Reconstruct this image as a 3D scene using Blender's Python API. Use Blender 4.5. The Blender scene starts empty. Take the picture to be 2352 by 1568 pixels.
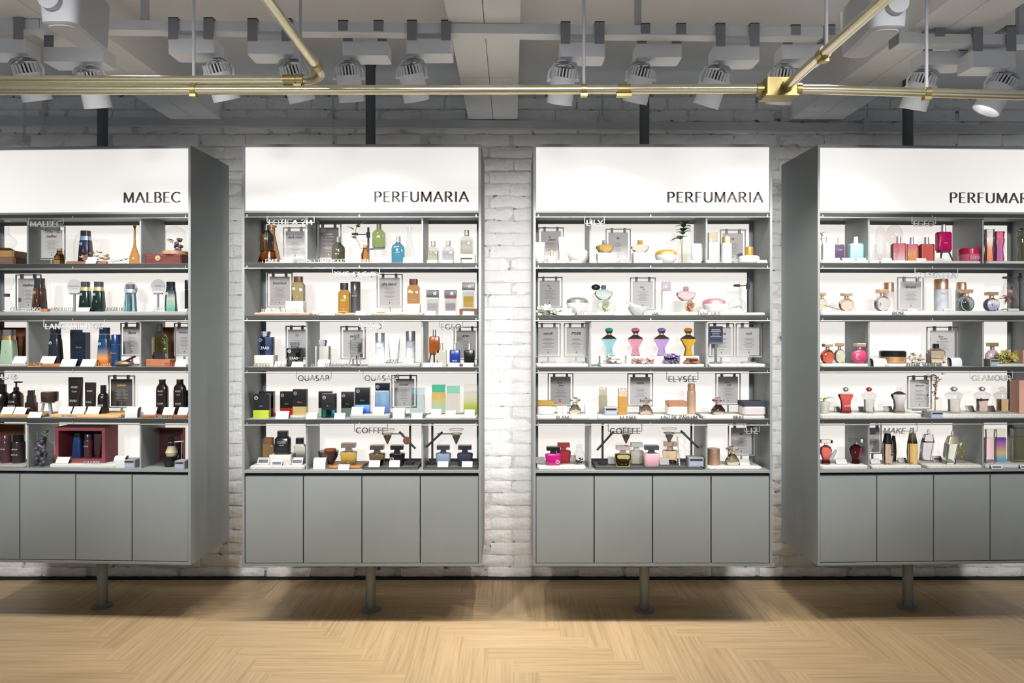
import bpy, bmesh, math, random
from mathutils import Vector, Matrix
R = math.radians
PI = math.pi
sc = bpy.context.scene
COL = sc.collection

# ------------------------------------------------------------ camera
F, D, CZ = 1568.0, 3.136, 1.362          # focal length in pixels, distance to cabinet fronts, eye height
HX, HY = 1176.0, 760.0                   # principal point in the 2352x1568 frame
cam_d = bpy.data.cameras.new('camera')
cam_d.sensor_width = 36.0
cam_d.lens = 24.0
cam_d.shift_y = -(784.0 - HY) / 2352.0
cam_d.clip_start = 0.05
cam = bpy.data.objects.new('camera', cam_d)
COL.objects.link(cam)
cam.location = (0, -D, CZ)
cam.rotation_euler = (R(90), 0, 0)
sc.camera = cam

# ------------------------------------------------------------ world, exposure, unseen fill lamps
world = bpy.data.worlds.new('store_ambient')
sc.world = world
world.use_nodes = True
world.node_tree.nodes['Background'].inputs[0].default_value = (0.85, 0.92, 1.0, 1)
world.node_tree.nodes['Background'].inputs[1].default_value = 0.11
sc.view_settings.view_transform = 'Standard'
sc.view_settings.look = 'None'
sc.view_settings.gamma = 1.0
sc.view_settings.exposure = 0.0
sc.view_settings.use_curve_mapping = False
sc.cycles.use_denoising = True
sc.cycles.max_bounces = 10
sc.cycles.transmission_bounces = 10
sc.cycles.transparent_max_bounces = 16
sc.cycles.caustics_refractive = False
sc.cycles.caustics_reflective = False


def spot_lamp(name, loc, aim, watts, angle, blend=0.5, radius=0.03, color=(1, 0.95, 0.88), parent=None):
    l = bpy.data.lights.new(name, 'SPOT')
    l.energy = watts
    l.spot_size = R(angle)
    l.spot_blend = blend
    l.shadow_soft_size = radius
    l.color = color
    o = bpy.data.objects.new(name, l)
    COL.objects.link(o)
    o.location = loc
    o.rotation_euler = (Vector(aim) - Vector(loc)).to_track_quat('-Z', 'Y').to_euler()
    return o


# unseen lamps without fixtures, added out of frame; first row lights the floor
for lx, ax, w in [(-2.55, -2.5, 100), (-1.4, -1.3, 42), (-0.1, 0.0, 40), (1.15, 1.0, 85), (2.5, 2.5, 35)]:
    spot_lamp('floor_fill_spot', (lx, -0.76, 2.6), (ax, -0.62, 0.0), w * 0.72, 78, 0.8)
for lx in (-2.7, -1.36, -0.02, 1.3, 2.7):  # added frontal fill that reaches into the shelves and the wall gaps
    spot_lamp('store_spot', (lx, -3.6, 2.6), (lx, 0.0, 1.42), 700 if abs(lx) < 2 else 640, 32, 0.7, radius=0.28, color=(1, 0.98, 0.96))
for lx in (-2.0, 0.0, 2.0):  # added downward fill; its bounce off the floor brightens the ceiling
    for ly in (-2.6, -4.0):
        spot_lamp('store_spot', (lx, ly, 2.6), (lx, ly - 0.1, 0.0), 280, 84, 0.8, color=(0.80, 0.90, 1.0))

# ------------------------------------------------------------ helpers: materials
_M = {}


def lin(h):
    out = []
    for i in (0, 2, 4):
        v = int(h[i:i + 2], 16) / 255.0
        out.append(v / 12.92 if v <= 0.04045 else ((v + 0.055) / 1.055) ** 2.4)
    return out


def setin(b, name, v):
    if name in b.inputs:
        b.inputs[name].default_value = v


def new_mat(name):
    m = bpy.data.materials.new(name)
    m.use_nodes = True
    return m, m.node_tree, m.node_tree.nodes['Principled BSDF']


def mat(code):
    """'p:hex' plastic, 'd:hex' matte, 'm:hex' metal, 'g:hex' tinted glass, 't:hex' thin hollow glass,
    'w:hex' wood, 's:hex' stone, 'G:hex,hex' / 'P:hex,hex' bottom-to-top colour change (glass / plastic)"""
    if code in _M:
        return _M[code]
    k, h = code.split(':')
    hs = h.split(',')
    m, nt, b = new_mat({'p': 'plastic', 'd': 'matte', 'm': 'metal', 'g': 'glass', 't': 'thin_glass', 'w': 'wood',
                        's': 'stone', 'G': 'tinted_glass', 'P': 'printed_plastic'}[k] + '_' + hs[0])
    c = lin(hs[0])
    if k in 'pds' and max(c) > 0.45:
        f_ = (0.45 + (max(c) - 0.45) * 0.45) / max(c)      # keep pale paints and plastics at a real reflectance
        c = [x * f_ for x in c]
    setin(b, 'Base Color', (*c, 1))
    if k == 'p':
        setin(b, 'Roughness', 0.22)
    elif k == 'd':
        setin(b, 'Roughness', 0.65)
    elif k == 'm':
        setin(b, 'Metallic', 0.7)
        setin(b, 'Roughness', 0.38)
    elif k in 'gG':
        setin(b, 'Roughness', 0.03)
        setin(b, 'Transmission Weight', 1.0)
        setin(b, 'IOR', 1.36)
        if k == 'g':
            setin(b, 'Base Color', (*[x ** 0.5 for x in c], 1))
    elif k == 't':
        nt.nodes.remove(b)
        out = nt.nodes['Material Output']
        tr = nt.nodes.new('ShaderNodeBsdfTransparent')
        tr.inputs[0].default_value = (*[x ** 0.22 for x in c], 1)
        gl = nt.nodes.new('ShaderNodeBsdfGlossy')
        gl.inputs['Roughness'].default_value = 0.03
        lw = nt.nodes.new('ShaderNodeLayerWeight')
        lw.inputs[0].default_value = 0.5
        pw = nt.nodes.new('ShaderNodeMath')
        pw.operation = 'POWER'
        pw.inputs[1].default_value = 3.5
        nt.links.new(lw.outputs['Facing'], pw.inputs[0])
        fr = nt.nodes.new('ShaderNodeMath')
        fr.operation = 'MULTIPLY_ADD'
        fr.inputs[1].default_value = 0.45
        fr.inputs[2].default_value = 0.02
        nt.links.new(pw.outputs[0], fr.inputs[0])
        mx = nt.nodes.new('ShaderNodeMixShader')
        nt.links.new(fr.outputs[0], mx.inputs[0])
        nt.links.new(tr.outputs[0], mx.inputs[1])
        nt.links.new(gl.outputs[0], mx.inputs[2])
        nt.links.new(mx.outputs[0], out.inputs[0])
    if k in 'ws':
        tc = nt.nodes.new('ShaderNodeTexCoord')
        mp = nt.nodes.new('ShaderNodeMapping')
        mp.inputs['Scale'].default_value = (6, 60, 60) if k == 'w' else (90, 90, 90)
        no = nt.nodes.new('ShaderNodeTexNoise')
        no.inputs['Scale'].default_value = 2.0
        no.inputs['Detail'].default_value = 6
        rp = nt.nodes.new('ShaderNodeValToRGB')
        rp.color_ramp.elements[0].position = 0.3
        rp.color_ramp.elements[0].color = (*[x * (0.6 if k == 'w' else 0.85) for x in c], 1)
        rp.color_ramp.elements[1].position = 0.7
        rp.color_ramp.elements[1].color = (*[min(1, x * 1.25) for x in c], 1)
        nt.links.new(tc.outputs['Object'], mp.inputs[0])
        nt.links.new(mp.outputs[0], no.inputs['Vector'])
        nt.links.new(no.outputs[0], rp.inputs[0])
        nt.links.new(rp.outputs[0], b.inputs['Base Color'])
        setin(b, 'Roughness', 0.5)
    if k in 'GP':
        tc = nt.nodes.new('ShaderNodeTexCoord')
        sx = nt.nodes.new('ShaderNodeSeparateXYZ')
        rp = nt.nodes.new('ShaderNodeValToRGB')
        els = rp.color_ramp.elements
        while len(els) < len(hs):
            els.new(0.5)
        for i, hh in enumerate(hs):
            els[i].position = 0.08 + 0.84 * i / (len(hs) - 1)
            cc = lin(hh)
            if k == 'G':
                cc = [x ** 0.5 for x in cc]
            els[i].color = (*cc, 1)
        nt.links.new(tc.outputs['Generated'], sx.inputs[0])
        nt.links.new(sx.outputs[2], rp.inputs[0])
        nt.links.new(rp.outputs[0], b.inputs['Base Color'])
        if k == 'P':
            setin(b, 'Roughness', 0.25)
    _M[code] = m
    return m


def emit_mat(name, base, col, strength):
    m, nt, b = new_mat(name)
    setin(b, 'Base Color', (*base, 1))
    setin(b, 'Roughness', 0.5)
    setin(b, 'Emission Color', (*col, 1))
    setin(b, 'Emission Strength', strength)
    _M[name] = m
    return m


def noise_mat(name, c0, c1, scale, rough, bump=0.0, bscale=None, dist=0.01, lo=0.35, hi=0.65, coord='Object', stretch=None):
    m, nt, b = new_mat(name)
    tc = nt.nodes.new('ShaderNodeTexCoord')
    src = tc.outputs[coord]
    if stretch:
        mp = nt.nodes.new('ShaderNodeMapping')
        mp.inputs['Scale'].default_value = stretch
        nt.links.new(src, mp.inputs[0])
        src = mp.outputs[0]
    no = nt.nodes.new('ShaderNodeTexNoise')
    no.inputs['Scale'].default_value = scale
    no.inputs['Detail'].default_value = 8
    rp = nt.nodes.new('ShaderNodeValToRGB')
    rp.color_ramp.elements[0].position = lo
    rp.color_ramp.elements[0].color = (*c0, 1)
    rp.color_ramp.elements[1].position = hi
    rp.color_ramp.elements[1].color = (*c1, 1)
    nt.links.new(src, no.inputs['Vector'])
    nt.links.new(no.outputs[0], rp.inputs[0])
    nt.links.new(rp.outputs[0], b.inputs['Base Color'])
    setin(b, 'Roughness', rough)
    if bump:
        n2 = nt.nodes.new('ShaderNodeTexNoise')
        n2.inputs['Scale'].default_value = bscale or scale
        n2.inputs['Detail'].default_value = 10
        nt.links.new(src, n2.inputs['Vector'])
        bp = nt.nodes.new('ShaderNodeBump')
        bp.inputs['Strength'].default_value = bump
        bp.inputs['Distance'].default_value = dist
        nt.links.new(n2.outputs[0], bp.inputs['Height'])
        nt.links.new(bp.outputs[0], b.inputs['Normal'])
    _M[name] = m
    return m, nt, b


def M(code):
    if isinstance(code, bpy.types.Material):
        return code
    return _M[code] if code in _M else mat(code)


# ------------------------------------------------------------ helpers: meshes
class MB:
    """collects geometry; build() links it as one mesh object"""

    def __init__(self):
        self.v, self.f, self.sm = [], [], False

    def add(self, vs, fs, mtx=None):
        o = len(self.v)
        self.v += [tuple(mtx @ Vector(v)) if mtx else tuple(v) for v in vs]
        self.f += [tuple(i + o for i in f) for f in fs]
        return self

    def box(self, x0, x1, y0, y1, z0, z1, mtx=None):
        return self.add([(x0, y0, z0), (x1, y0, z0), (x1, y1, z0), (x0, y1, z0), (x0, y0, z1), (x1, y0, z1), (x1, y1, z1), (x0, y1, z1)],
                        [(0, 3, 2, 1), (4, 5, 6, 7), (0, 1, 5, 4), (1, 2, 6, 5), (2, 3, 7, 6), (3, 0, 4, 7)], mtx)

    def loft(self, rings, mtx=None):
        n = len(rings[0])
        vs = [p for r in rings for p in r]
        fs = [tuple(range(n - 1, -1, -1)), tuple(range(n * (len(rings) - 1), n * len(rings)))]
        for k in range(len(rings) - 1):
            for i in range(n):
                j = (i + 1) % n
                fs.append((k * n + i, k * n + j, (k + 1) * n + j, (k + 1) * n + i))
        return self.add(vs, fs, mtx)

    def tube(self, pts, r, n=10):
        pts = [Vector(p) for p in pts]
        rings, up = [], None
        for i, p in enumerate(pts):
            t = (pts[min(i + 1, len(pts) - 1)] - pts[max(i - 1, 0)]).normalized()
            if up is None:
                up = Vector((0, 0, 1)) if abs(t.z) < 0.9 else Vector((1, 0, 0))
            u = (up - t * up.dot(t)).normalized()
            w = t.cross(u)
            up = u
            rr = r[i] if isinstance(r, (list, tuple)) else r
            rings.append([tuple(p + (u * math.cos(a) + w * math.sin(a)) * rr) for a in [2 * PI * k / n for k in range(n)]])
        self.sm = True
        return self.loft(rings)

    def sphere(self, c, rx, ry=None, rz=None, n=10, m=6, mtx=None):
        ry = ry or rx
        rz = rz or rx
        rings = []
        for k in range(m + 1):
            a = -PI / 2 + PI * k / m
            q = max(0.02, math.cos(a))
            rings.append([(c[0] + rx * q * math.cos(t), c[1] + ry * q * math.sin(t), c[2] + rz * math.sin(a)) for t in [2 * PI * i / n for i in range(n)]])
        self.sm = True
        return self.loft(rings, mtx)

    def mesh(self, name, material, smooth=None, angle=35):
        me = bpy.data.meshes.new(name)
        me.from_pydata(self.v, [], self.f)
        if self.sm if smooth is None else smooth:
            me.polygons.foreach_set('use_smooth', [True] * len(me.polygons))
            me.set_sharp_from_angle(angle=R(angle))
        me.materials.append(M(material))
        me.update()
        return me

    def build(self, name, material, parent=None, smooth=None, angle=35):
        return link(name, self.mesh(name, material, smooth, angle), parent)


def link(name, data, parent=None):
    o = bpy.data.objects.new(name, data)
    COL.objects.link(o)
    if parent:
        o.parent = parent
    return o


def ring(shape, z, hx, hy, cx=0.0, cy=0.0):
    if shape == 'r':
        n = 20
        return [(cx + hx * math.cos(2 * PI * i / n), cy + hy * math.sin(2 * PI * i / n), z) for i in range(n)]
    if shape == 'k':
        n = 60
        return [(cx + hx * (1 + 0.045 * (i % 4 in (0, 1)) - 0.045) * math.cos(2 * PI * i / n),
                 cy + hy * (1 + 0.045 * (i % 4 in (0, 1)) - 0.045) * math.sin(2 * PI * i / n), z) for i in range(n)]
    if shape == 'o':
        return [(cx + hx * math.cos(2 * PI * (i + .5) / 8) / math.cos(PI / 8), cy + hy * math.sin(2 * PI * (i + .5) / 8) / math.cos(PI / 8), z) for i in range(8)]
    q = {'s': 0.42, 'b': 0.1, 'q': 0.7}[shape] * min(hx, hy)
    st = {'s': 4, 'b': 2, 'q': 5}[shape]
    out = []
    for sx, sy, a0 in ((1, 1, 0), (-1, 1, 90), (-1, -1, 180), (1, -1, 270)):
        for i in range(st):
            a = R(a0 + 90 * i / (st - 1))
            out.append((cx + sx * (hx - q) + q * math.cos(a), cy + sy * (hy - q) + q * math.sin(a), z))
    return out


def tag(o, label, cat, group=None, kind=None):
    if label:
        o['label'] = label
    if cat:
        o['category'] = cat
    if group:
        o['group'] = group
    if kind:
        o['kind'] = kind
    return o


def thing(name, label, cat, mtx, group=None):
    o = bpy.data.objects.new(name, None)
    COL.objects.link(o)
    o.empty_display_size = 0.02
    o.matrix_world = mtx
    return tag(o, label, cat, group)


def T(x, y, z):
    return Matrix.Translation((x, y, z))


def RZ(a):
    return Matrix.Rotation(a, 4, 'Z')


def RX(a):
    return Matrix.Rotation(a, 4, 'X')


def RY(a):
    return Matrix.Rotation(a, 4, 'Y')


def wp(px, py, y):
    s = (D + y) / F
    return Vector(((px - HX) * s, y, CZ - (py - HY) * s))


# ------------------------------------------------------------ lettering: stroke capitals and typed words
def _arc(cx, cy, rx, ry, a0, a1, n=10):
    return [(cx + rx * math.cos(R(a0 + (a1 - a0) * i / n)), cy + ry * math.sin(R(a0 + (a1 - a0) * i / n))) for i in range(n + 1)]


LET = {
    'A': (.78, [[(.02, 0), (.39, 1)], [(.39, 1), (.76, 0)], [(.16, .33), (.62, .33)]]),
    'B': (.62, [[(.08, 0), (.08, 1)], [(.08, 1), (.3, 1)] + _arc(.3, .76, .22, .24, 90, -90) + [(.08, .52)], [(.3, .52)] + _arc(.32, .26, .26, .26, 90, -90) + [(.08, 0)]]),
    'C': (.8, [_arc(.46, .5, .42, .5, 48, 312, 18)]),
    'D': (.76, [[(.08, 0), (.08, 1)], [(.08, 1), (.3, 1)] + _arc(.3, .5, .4, .5, 90, -90, 14) + [(.08, 0)]]),
    'E': (.56, [[(.08, 0), (.08, 1)], [(.08, 1), (.52, 1)], [(.08, .51), (.46, .51)], [(.08, 0), (.54, 0)]]),
    'F': (.54, [[(.08, 0), (.08, 1)], [(.08, 1), (.52, 1)], [(.08, .51), (.46, .51)]]),
    'G': (.86, [_arc(.46, .5, .42, .5, 48, 320, 18), [(.8, .1), (.8, .45)], [(.56, .45), (.8, .45)]]),
    'H': (.74, [[(.08, 0), (.08, 1)], [(.66, 0), (.66, 1)], [(.08, .52), (.66, .52)]]),
    'I': (.22, [[(.11, 0), (.11, 1)]]),
    'K': (.66, [[(.08, 0), (.08, 1)], [(.08, .45), (.58, 1)], [(.24, .62), (.64, 0)]]),
    'L': (.54, [[(.08, 0), (.08, 1)], [(.08, 0), (.52, 0)]]),
    'M': (.9, [[(.08, 0), (.1, 1)], [(.1, 1), (.45, .05)], [(.45, .05), (.8, 1)], [(.8, 1), (.82, 0)]]),
    'N': (.76, [[(.08, 0), (.08, 1)], [(.08, 1), (.68, 0)], [(.68, 0), (.68, 1)]]),
    'O': (.92, [_arc(.46, .5, .42, .5, 0, 360, 24)]),
    'P': (.6, [[(.08, 0), (.08, 1)], [(.08, 1), (.3, 1)] + _arc(.3, .74, .25, .26, 90, -90) + [(.08, .48)]]),
    'Q': (.92, [_arc(.46, .5, .42, .5, 0, 360, 24), [(.5, .1), (.84, -.14)]]),
    'R': (.68, [[(.08, 0), (.08, 1)], [(.08, 1), (.3, 1)] + _arc(.3, .75, .25, .25, 90, -90) + [(.08, .5)], [(.3, .5), (.64, 0)]]),
    'S': (.56, [_arc(.28, .75, .2, .25, 40, 270, 12) + _arc(.28, .25, .22, .25, 90, -140, 12)]),
    'T': (.66, [[(.33, 0), (.33, 1)], [(.02, 1), (.64, 1)]]),
    'U': (.74, [[(.08, 1), (.08, .32)] + _arc(.37, .32, .29, .32, 180, 360, 12) + [(.66, 1)]]),
    'V': (.72, [[(.02, 1), (.36, 0)], [(.36, 0), (.7, 1)]]),
    'W': (1.0, [[(.02, 1), (.27, 0)], [(.27, 0), (.5, .9)], [(.5, .9), (.73, 0)], [(.73, 0), (.98, 1)]]),
    'X': (.66, [[(.04, 0), (.62, 1)], [(.04, 1), (.62, 0)]]),
    'Y': (.68, [[(.34, 0), (.34, .48)], [(.34, .48), (.02, 1)], [(.34, .48), (.66, 1)]]),
    'Z': (.64, [[(.06, 1), (.58, 1)], [(.58, 1), (.06, 0)], [(.04, 0), (.6, 0)]]),
    '1': (.36, [[(.2, 0), (.2, 1)], [(.2, 1), (.06, .84)]]),
    '2': (.56, [_arc(.28, .74, .22, .26, 160, -40, 10) + [(.06, 0)], [(.06, 0), (.54, 0)]]),
    '4': (.6, [[(.44, 0), (.44, 1)], [(.44, 1), (.04, .3)], [(.04, .3), (.58, .3)]]),
    '&': (.76, [[(.7, 0), (.2, .7)] + _arc(.34, .8, .16, .18, 200, -20, 8) + [(.14, .3)] + _arc(.3, .2, .2, .2, 150, 330, 8) + [(.7, .5)]]),
    '.': (.2, [[(.1, 0), (.1, .1)]]),
    ' ': (.4, []),
}
for a, b_, e in (('Ç', 'C', [[(.46, 0), (.5, -.2)]]), ('É', 'E', [[(.24, 1.12), (.42, 1.28)]]), ('Ê', 'E', [[(.16, 1.12), (.3, 1.24)], [(.3, 1.24), (.44, 1.12)]])):
    LET[a] = (LET[b_][0], LET[b_][1] + e)


def word(text, width, height, depth, tv=.13, th=.055, serif=False, slant=0.0, gap=.16):
    """stroke lettering in the x-z plane, centred on x, standing on z=0, front at y=0"""
    mb = MB()
    x, segs = 0.0, []
    for ch in text:
        w, strokes = LET[ch]
        for st in strokes:
            for a, b in zip(st, st[1:]):
                segs.append((a[0] + x, a[1], b[0] + x, b[1]))
            if serif and len(st) >= 2:
                for p, q in ((st[0], st[1]), (st[-1], st[-2])):
                    if abs(p[1] - q[1]) > .3 and p[1] in (0, 1):
                        segs.append((p[0] + x - .1, p[1], p[0] + x + .1, p[1]))
        x += w + gap
    tot = x - gap
    kx = width / tot
    for (x0, z0, x1, z1) in segs:
        dx, dz = x1 - x0, z1 - z0
        L = math.hypot(dx, dz) or 1e-6
        ux, uz = dx / L, dz / L
        t = (th + (tv - th) * abs(uz)) / 2
        e = th * 0.35
        x0, z0, x1, z1 = x0 - ux * e, z0 - uz * e, x1 + ux * e, z1 + uz * e
        c = [(x0 - uz * t, z0 + ux * t), (x1 - uz * t, z1 + ux * t), (x1 + uz * t, z1 - ux * t), (x0 + uz * t, z0 - ux * t)]
        c = [((px + slant * pz - tot / 2) * kx, pz * height) for px, pz in c]
        vs = [(px, 0, pz) for px, pz in c] + [(px, depth, pz) for px, pz in c]
        mb.add(vs, [(0, 1, 2, 3), (7, 6, 5, 4), (0, 4, 5, 1), (1, 5, 6, 2), (2, 6, 7, 3), (3, 7, 4, 0)])
    return mb


_TY = {}


def typed(text, height, shear=0.0, bold=0.0, width=None, vertical=False):
    """small printed word from Blender's own built-in font, in the x-z plane centred on the origin"""
    cu = bpy.data.curves.new('type', 'FONT')
    cu.body = text
    cu.size = 1.0
    cu.shear = shear
    cu.offset = bold
    cu.resolution_u = 2
    ob = bpy.data.objects.new('type', cu)
    me = bpy.data.meshes.new_from_object(ob)
    vs = [v.co.copy() for v in me.vertices]
    fs = [tuple(p.vertices) for p in me.polygons]
    bpy.data.objects.remove(ob)
    bpy.data.curves.remove(cu)
    bpy.data.meshes.remove(me)
    mb = MB()
    if not vs:
        return mb
    x0, x1 = min(v.x for v in vs), max(v.x for v in vs)
    y0, y1 = min(v.y for v in vs), max(v.y for v in vs)
    k = height / max(1e-6, y1 - y0)
    kx = width / (x1 - x0) if width else k
    pts = [((v.x - (x0 + x1) / 2) * kx, 0.0, (v.y - (y0 + y1) / 2) * k) for v in vs]
    if vertical:
        pts = [(-p[2], 0.0, p[0]) for p in pts]
    mb.add(pts, fs)
    return mb

# ------------------------------------------------------------ base materials of the place
noise_mat('brick_paint', (.74, .735, .73), (.90, .895, .885), 9, .75, .8, 24, .02, .25, .5)
noise_mat('mortar_paint', (.16, .16, .165), (.72, .71, .70), 24, .85, .8, 40, .015, .33, .42)
noise_mat('cabinet_paint', (.235, .257, .258), (.255, .277, .278), 3, .42)
noise_mat('ceiling_paint', (.74, .74, .75), (.78, .78, .79), 2, .8)
noise_mat('beam_paint', (.82, .82, .82), (.87, .87, .865), 3, .7)
noise_mat('spot_paint', (.80, .81, .83), (.84, .85, .87), 3, .4)
noise_mat('strap_paint', (.27, .275, .295), (.29, .295, .315), 3, .5)
noise_mat('pole_paint', (.085, .094, .108), (.10, .11, .125), 3, .4)
noise_mat('foot_pole_paint', (.20, .215, .22), (.22, .235, .24), 3, .4)
noise_mat('conduit_paint', (.52, .525, .54), (.58, .585, .60), 4, .6)
mat('d:26282a')
emit_mat('backlit_panel', (.28, .275, .27), (1.0, .95, .885), .80)
emit_mat('backlit_header', (.28, .275, .27), (1.0, .965, .925), .74)
emit_mat('led_strip', (.8, .8, .8), (1.0, .98, .96), 14.0)
emit_mat('lamp_lens', (.9, .9, .9), (1.0, .97, .92), 14.0)
brass, bnt, bb = noise_mat('zinc_brass', (.82, .80, .52), (.95, .80, .66), 2.2, .24, lo=.3, hi=.7, stretch=(1, 1, 1))
setin(bb, 'Metallic', 1.0)
noise_mat('brass_fitting', (.46, .36, .15), (.56, .45, .21), 6, .35)[2].inputs['Metallic'].default_value = 1.0

# floor: oak plank material, grain along the plank
fm, fnt, fb = new_mat('oak_plank')
_M['oak_plank'] = fm
tc = fnt.nodes.new('ShaderNodeTexCoord')
oi = fnt.nodes.new('ShaderNodeObjectInfo')
cmb = fnt.nodes.new('ShaderNodeCombineXYZ')
mul = fnt.nodes.new('ShaderNodeMath')
mul.operation = 'MULTIPLY'
mul.inputs[1].default_value = 37.0
fnt.links.new(oi.outputs['Random'], mul.inputs[0])
for k in range(3):
    fnt.links.new(mul.outputs[0], cmb.inputs[k])
addv = fnt.nodes.new('ShaderNodeVectorMath')
fnt.links.new(tc.outputs['Object'], addv.inputs[0])
fnt.links.new(cmb.outputs[0], addv.inputs[1])
mp = fnt.nodes.new('ShaderNodeMapping')
mp.inputs['Scale'].default_value = (1.3, 34, 1)
fnt.links.new(addv.outputs[0], mp.inputs[0])
n1 = fnt.nodes.new('ShaderNodeTexNoise')
n1.inputs['Scale'].default_value = 2.2
n1.inputs['Detail'].default_value = 7
n1.inputs['Distortion'].default_value = .5
fnt.links.new(mp.outputs[0], n1.inputs['Vector'])
rp = fnt.nodes.new('ShaderNodeValToRGB')
rp.color_ramp.elements[0].position = .28
rp.color_ramp.elements[0].color = (.38, .262, .14, 1)
rp.color_ramp.elements[1].position = .62
rp.color_ramp.elements[1].color = (.52, .38, .222, 1)
fnt.links.new(n1.outputs[0], rp.inputs[0])
hsv = fnt.nodes.new('ShaderNodeHueSaturation')
mr = fnt.nodes.new('ShaderNodeMapRange')
mr.inputs[3].default_value = .93
mr.inputs[4].default_value = 1.06
fnt.links.new(oi.outputs['Random'], mr.inputs[0])
fnt.links.new(mr.outputs[0], hsv.inputs['Value'])
fnt.links.new(rp.outputs[0], hsv.inputs['Color'])
fnt.links.new(hsv.outputs[0], fb.inputs['Base Color'])
setin(fb, 'Roughness', .45)

# ------------------------------------------------------------ the room
WY = 0.624            # face of the brick wall
CEIL = 2.70
XL, XR, YB = -3.4, 3.4, -5.0
rnd = random.Random(5)


def struct(name, mb, m, label=None, smooth=None):
    o = mb.build(name, m, None, smooth)
    return tag(o, label, None, None, 'structure')


wall = struct('wall_back', MB().box(XL, XR, WY, WY + .15, 0, CEIL), 'mortar_paint', 'old brick wall painted white behind the display cabinets')
floor = struct('floor', MB().box(XL, XR, YB, WY + .15, -.08, -.006), 'd:6b4a2a', 'light oak herringbone plank floor')
ceil_ = struct('ceiling', MB().box(XL, XR, YB, WY + .15, CEIL, CEIL + .1), 'ceiling_paint', 'pale grey painted ceiling slab')
struct('baseboard_back', MB().box(XL, XR, WY - .022, WY, -.006, .015), 'd:1c2026', 'low black skirting strip under the brick wall')

# bricks, each its own piece where the photograph shows the wall
BL, BH = .245, .068
variants = []
for k in range(10):
    mb = MB()
    nx, nz = 6, 3
    vs = []
    for j in range(nz + 1):
        for i in range(nx + 1):
            u, v = i / nx, j / nz
            edge = i in (0, nx) or j in (0, nz)
            corner = i in (0, nx) and j in (0, nz)
            vs.append(((u - .5) * (BL - .008) + rnd.uniform(-.004, .004), (.001 if corner else -.003 if edge else -.0075) + rnd.uniform(-.0035, .0035),
                       (v - .5) * (BH - .007) + rnd.uniform(-.003, .003)))
    fs = [(j * 7 + i, j * 7 + i + 1, (j + 1) * 7 + i + 1, (j + 1) * 7 + i) for j in range(nz) for i in range(nx)]
    edge_i = [i for i in range(7)] + [7 * j + 6 for j in range(1, 4)] + [21 + i for i in range(5, -1, -1)] + [7 * j for j in range(2, 0, -1)]
    o0 = len(vs)
    vs += [(vs[i][0], .012, vs[i][2]) for i in edge_i]
    n = len(edge_i)
    fs += [(edge_i[i], o0 + i, o0 + (i + 1) % n, edge_i[(i + 1) % n]) for i in range(n)]
    mb.add(vs, fs)
    me = mb.mesh('brick', 'brick_paint', True, 50)
    variants.append((me, vs, fs))
rest = MB()
cnt = 0
for j in range(int(CEIL / BH) + 1):
    z = .03 + j * BH
    if z > CEIL - .02:
        break
    for i in range(-14, 15):
        x = i * BL + (BL / 2 if j % 2 else 0) + rnd.uniform(-.012, .012)
        if abs(x) > XR - .1:
            continue
        px = HX + x * F / (D + WY)
        py = HY - (z - CZ) * F / (D + WY)
        vis = -40 < px < 2392 and ((195 < py < 345) or (py > 1290) or (500 < px < 580 and py > 340) or (1080 < px < 1250 and py > 340) or (1735 < px < 1815 and py > 340))
        k = rnd.randrange(10)
        dy = rnd.uniform(-.006, .004)
        me, vs, fs = variants[k]
        m4 = T(x, WY + dy, z) @ RY(rnd.uniform(-.012, .012))
        if vis and cnt < 300:
            o = link('brick', me, wall)
            o.matrix_local = m4
            cnt += 1
        else:
            rest.add(vs, fs, m4)
ro = rest.build('brick_remainder', 'brick_paint', wall, True, 50)
ro['kind'] = 'stuff'

# herringbone planks
PW = .106
PL = PW * 5
pm = MB()
def rect(z, hx, hy):
    return [(hx, hy, z), (-hx, hy, z), (-hx, -hy, z), (hx, -hy, z)]


pm.loft([rect(-.006, PL / 2 - .0001, PW / 2 - .0001), rect(-.0003, PL / 2 - .0001, PW / 2 - .0001), rect(0, PL / 2 - .0005, PW / 2 - .0005)])
plank = pm.mesh('plank', 'oak_plank')
np_ = 0
prest = MB()
for m_ in range(-8, 9):
    for k in range(-60, 61):
        for vert in (0, 1):
            ax = m_ * PL + k * PW + (PL if vert else 0)
            ay = -m_ * PL + k * PW + (PW - PL if vert else 0)
            cx, cy = ax + (PW / 2 if vert else PL / 2), ay + (PL / 2 if vert else PW / 2)
            X, Y = cx - .42, -cy + .12
            if not (-3.2 < X < 3.2 and -1.7 < Y < WY + PL / 2):
                continue
            if Y + (PL if vert else PW) / 2 > WY - .02:
                # cut against the wall: shortened piece
                top = WY - .005
                bot = Y - (PL if vert else PW) / 2
                if top - bot < .01:
                    continue
                hw = (PW if vert else PL) / 2 - .0006
                cm = MB().box(-hw, hw, bot + .0005 - Y, top - Y, -.006, 0)
                if vert:
                    cm.v = [(v[1], -v[0], v[2]) for v in cm.v]
                o = cm.build('plank', 'oak_plank', floor)
                o.matrix_local = T(X, Y, 0) @ (RZ(PI / 2) if vert else Matrix())
                np_ += 1
                continue
            o = link('plank', plank, floor)
            o.matrix_local = T(X, Y, 0) @ (RZ(PI / 2) if vert else Matrix())
            np_ += 1
struct('floor_front', MB().box(XL, XR, YB, -1.95, -.006, -.0005), 'd:c3c5c8', 'unseen floor behind the viewer, made pale grey to bounce neutral light')  # out of view; pale grey picked for a neutral bounce onto the ceiling

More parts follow.
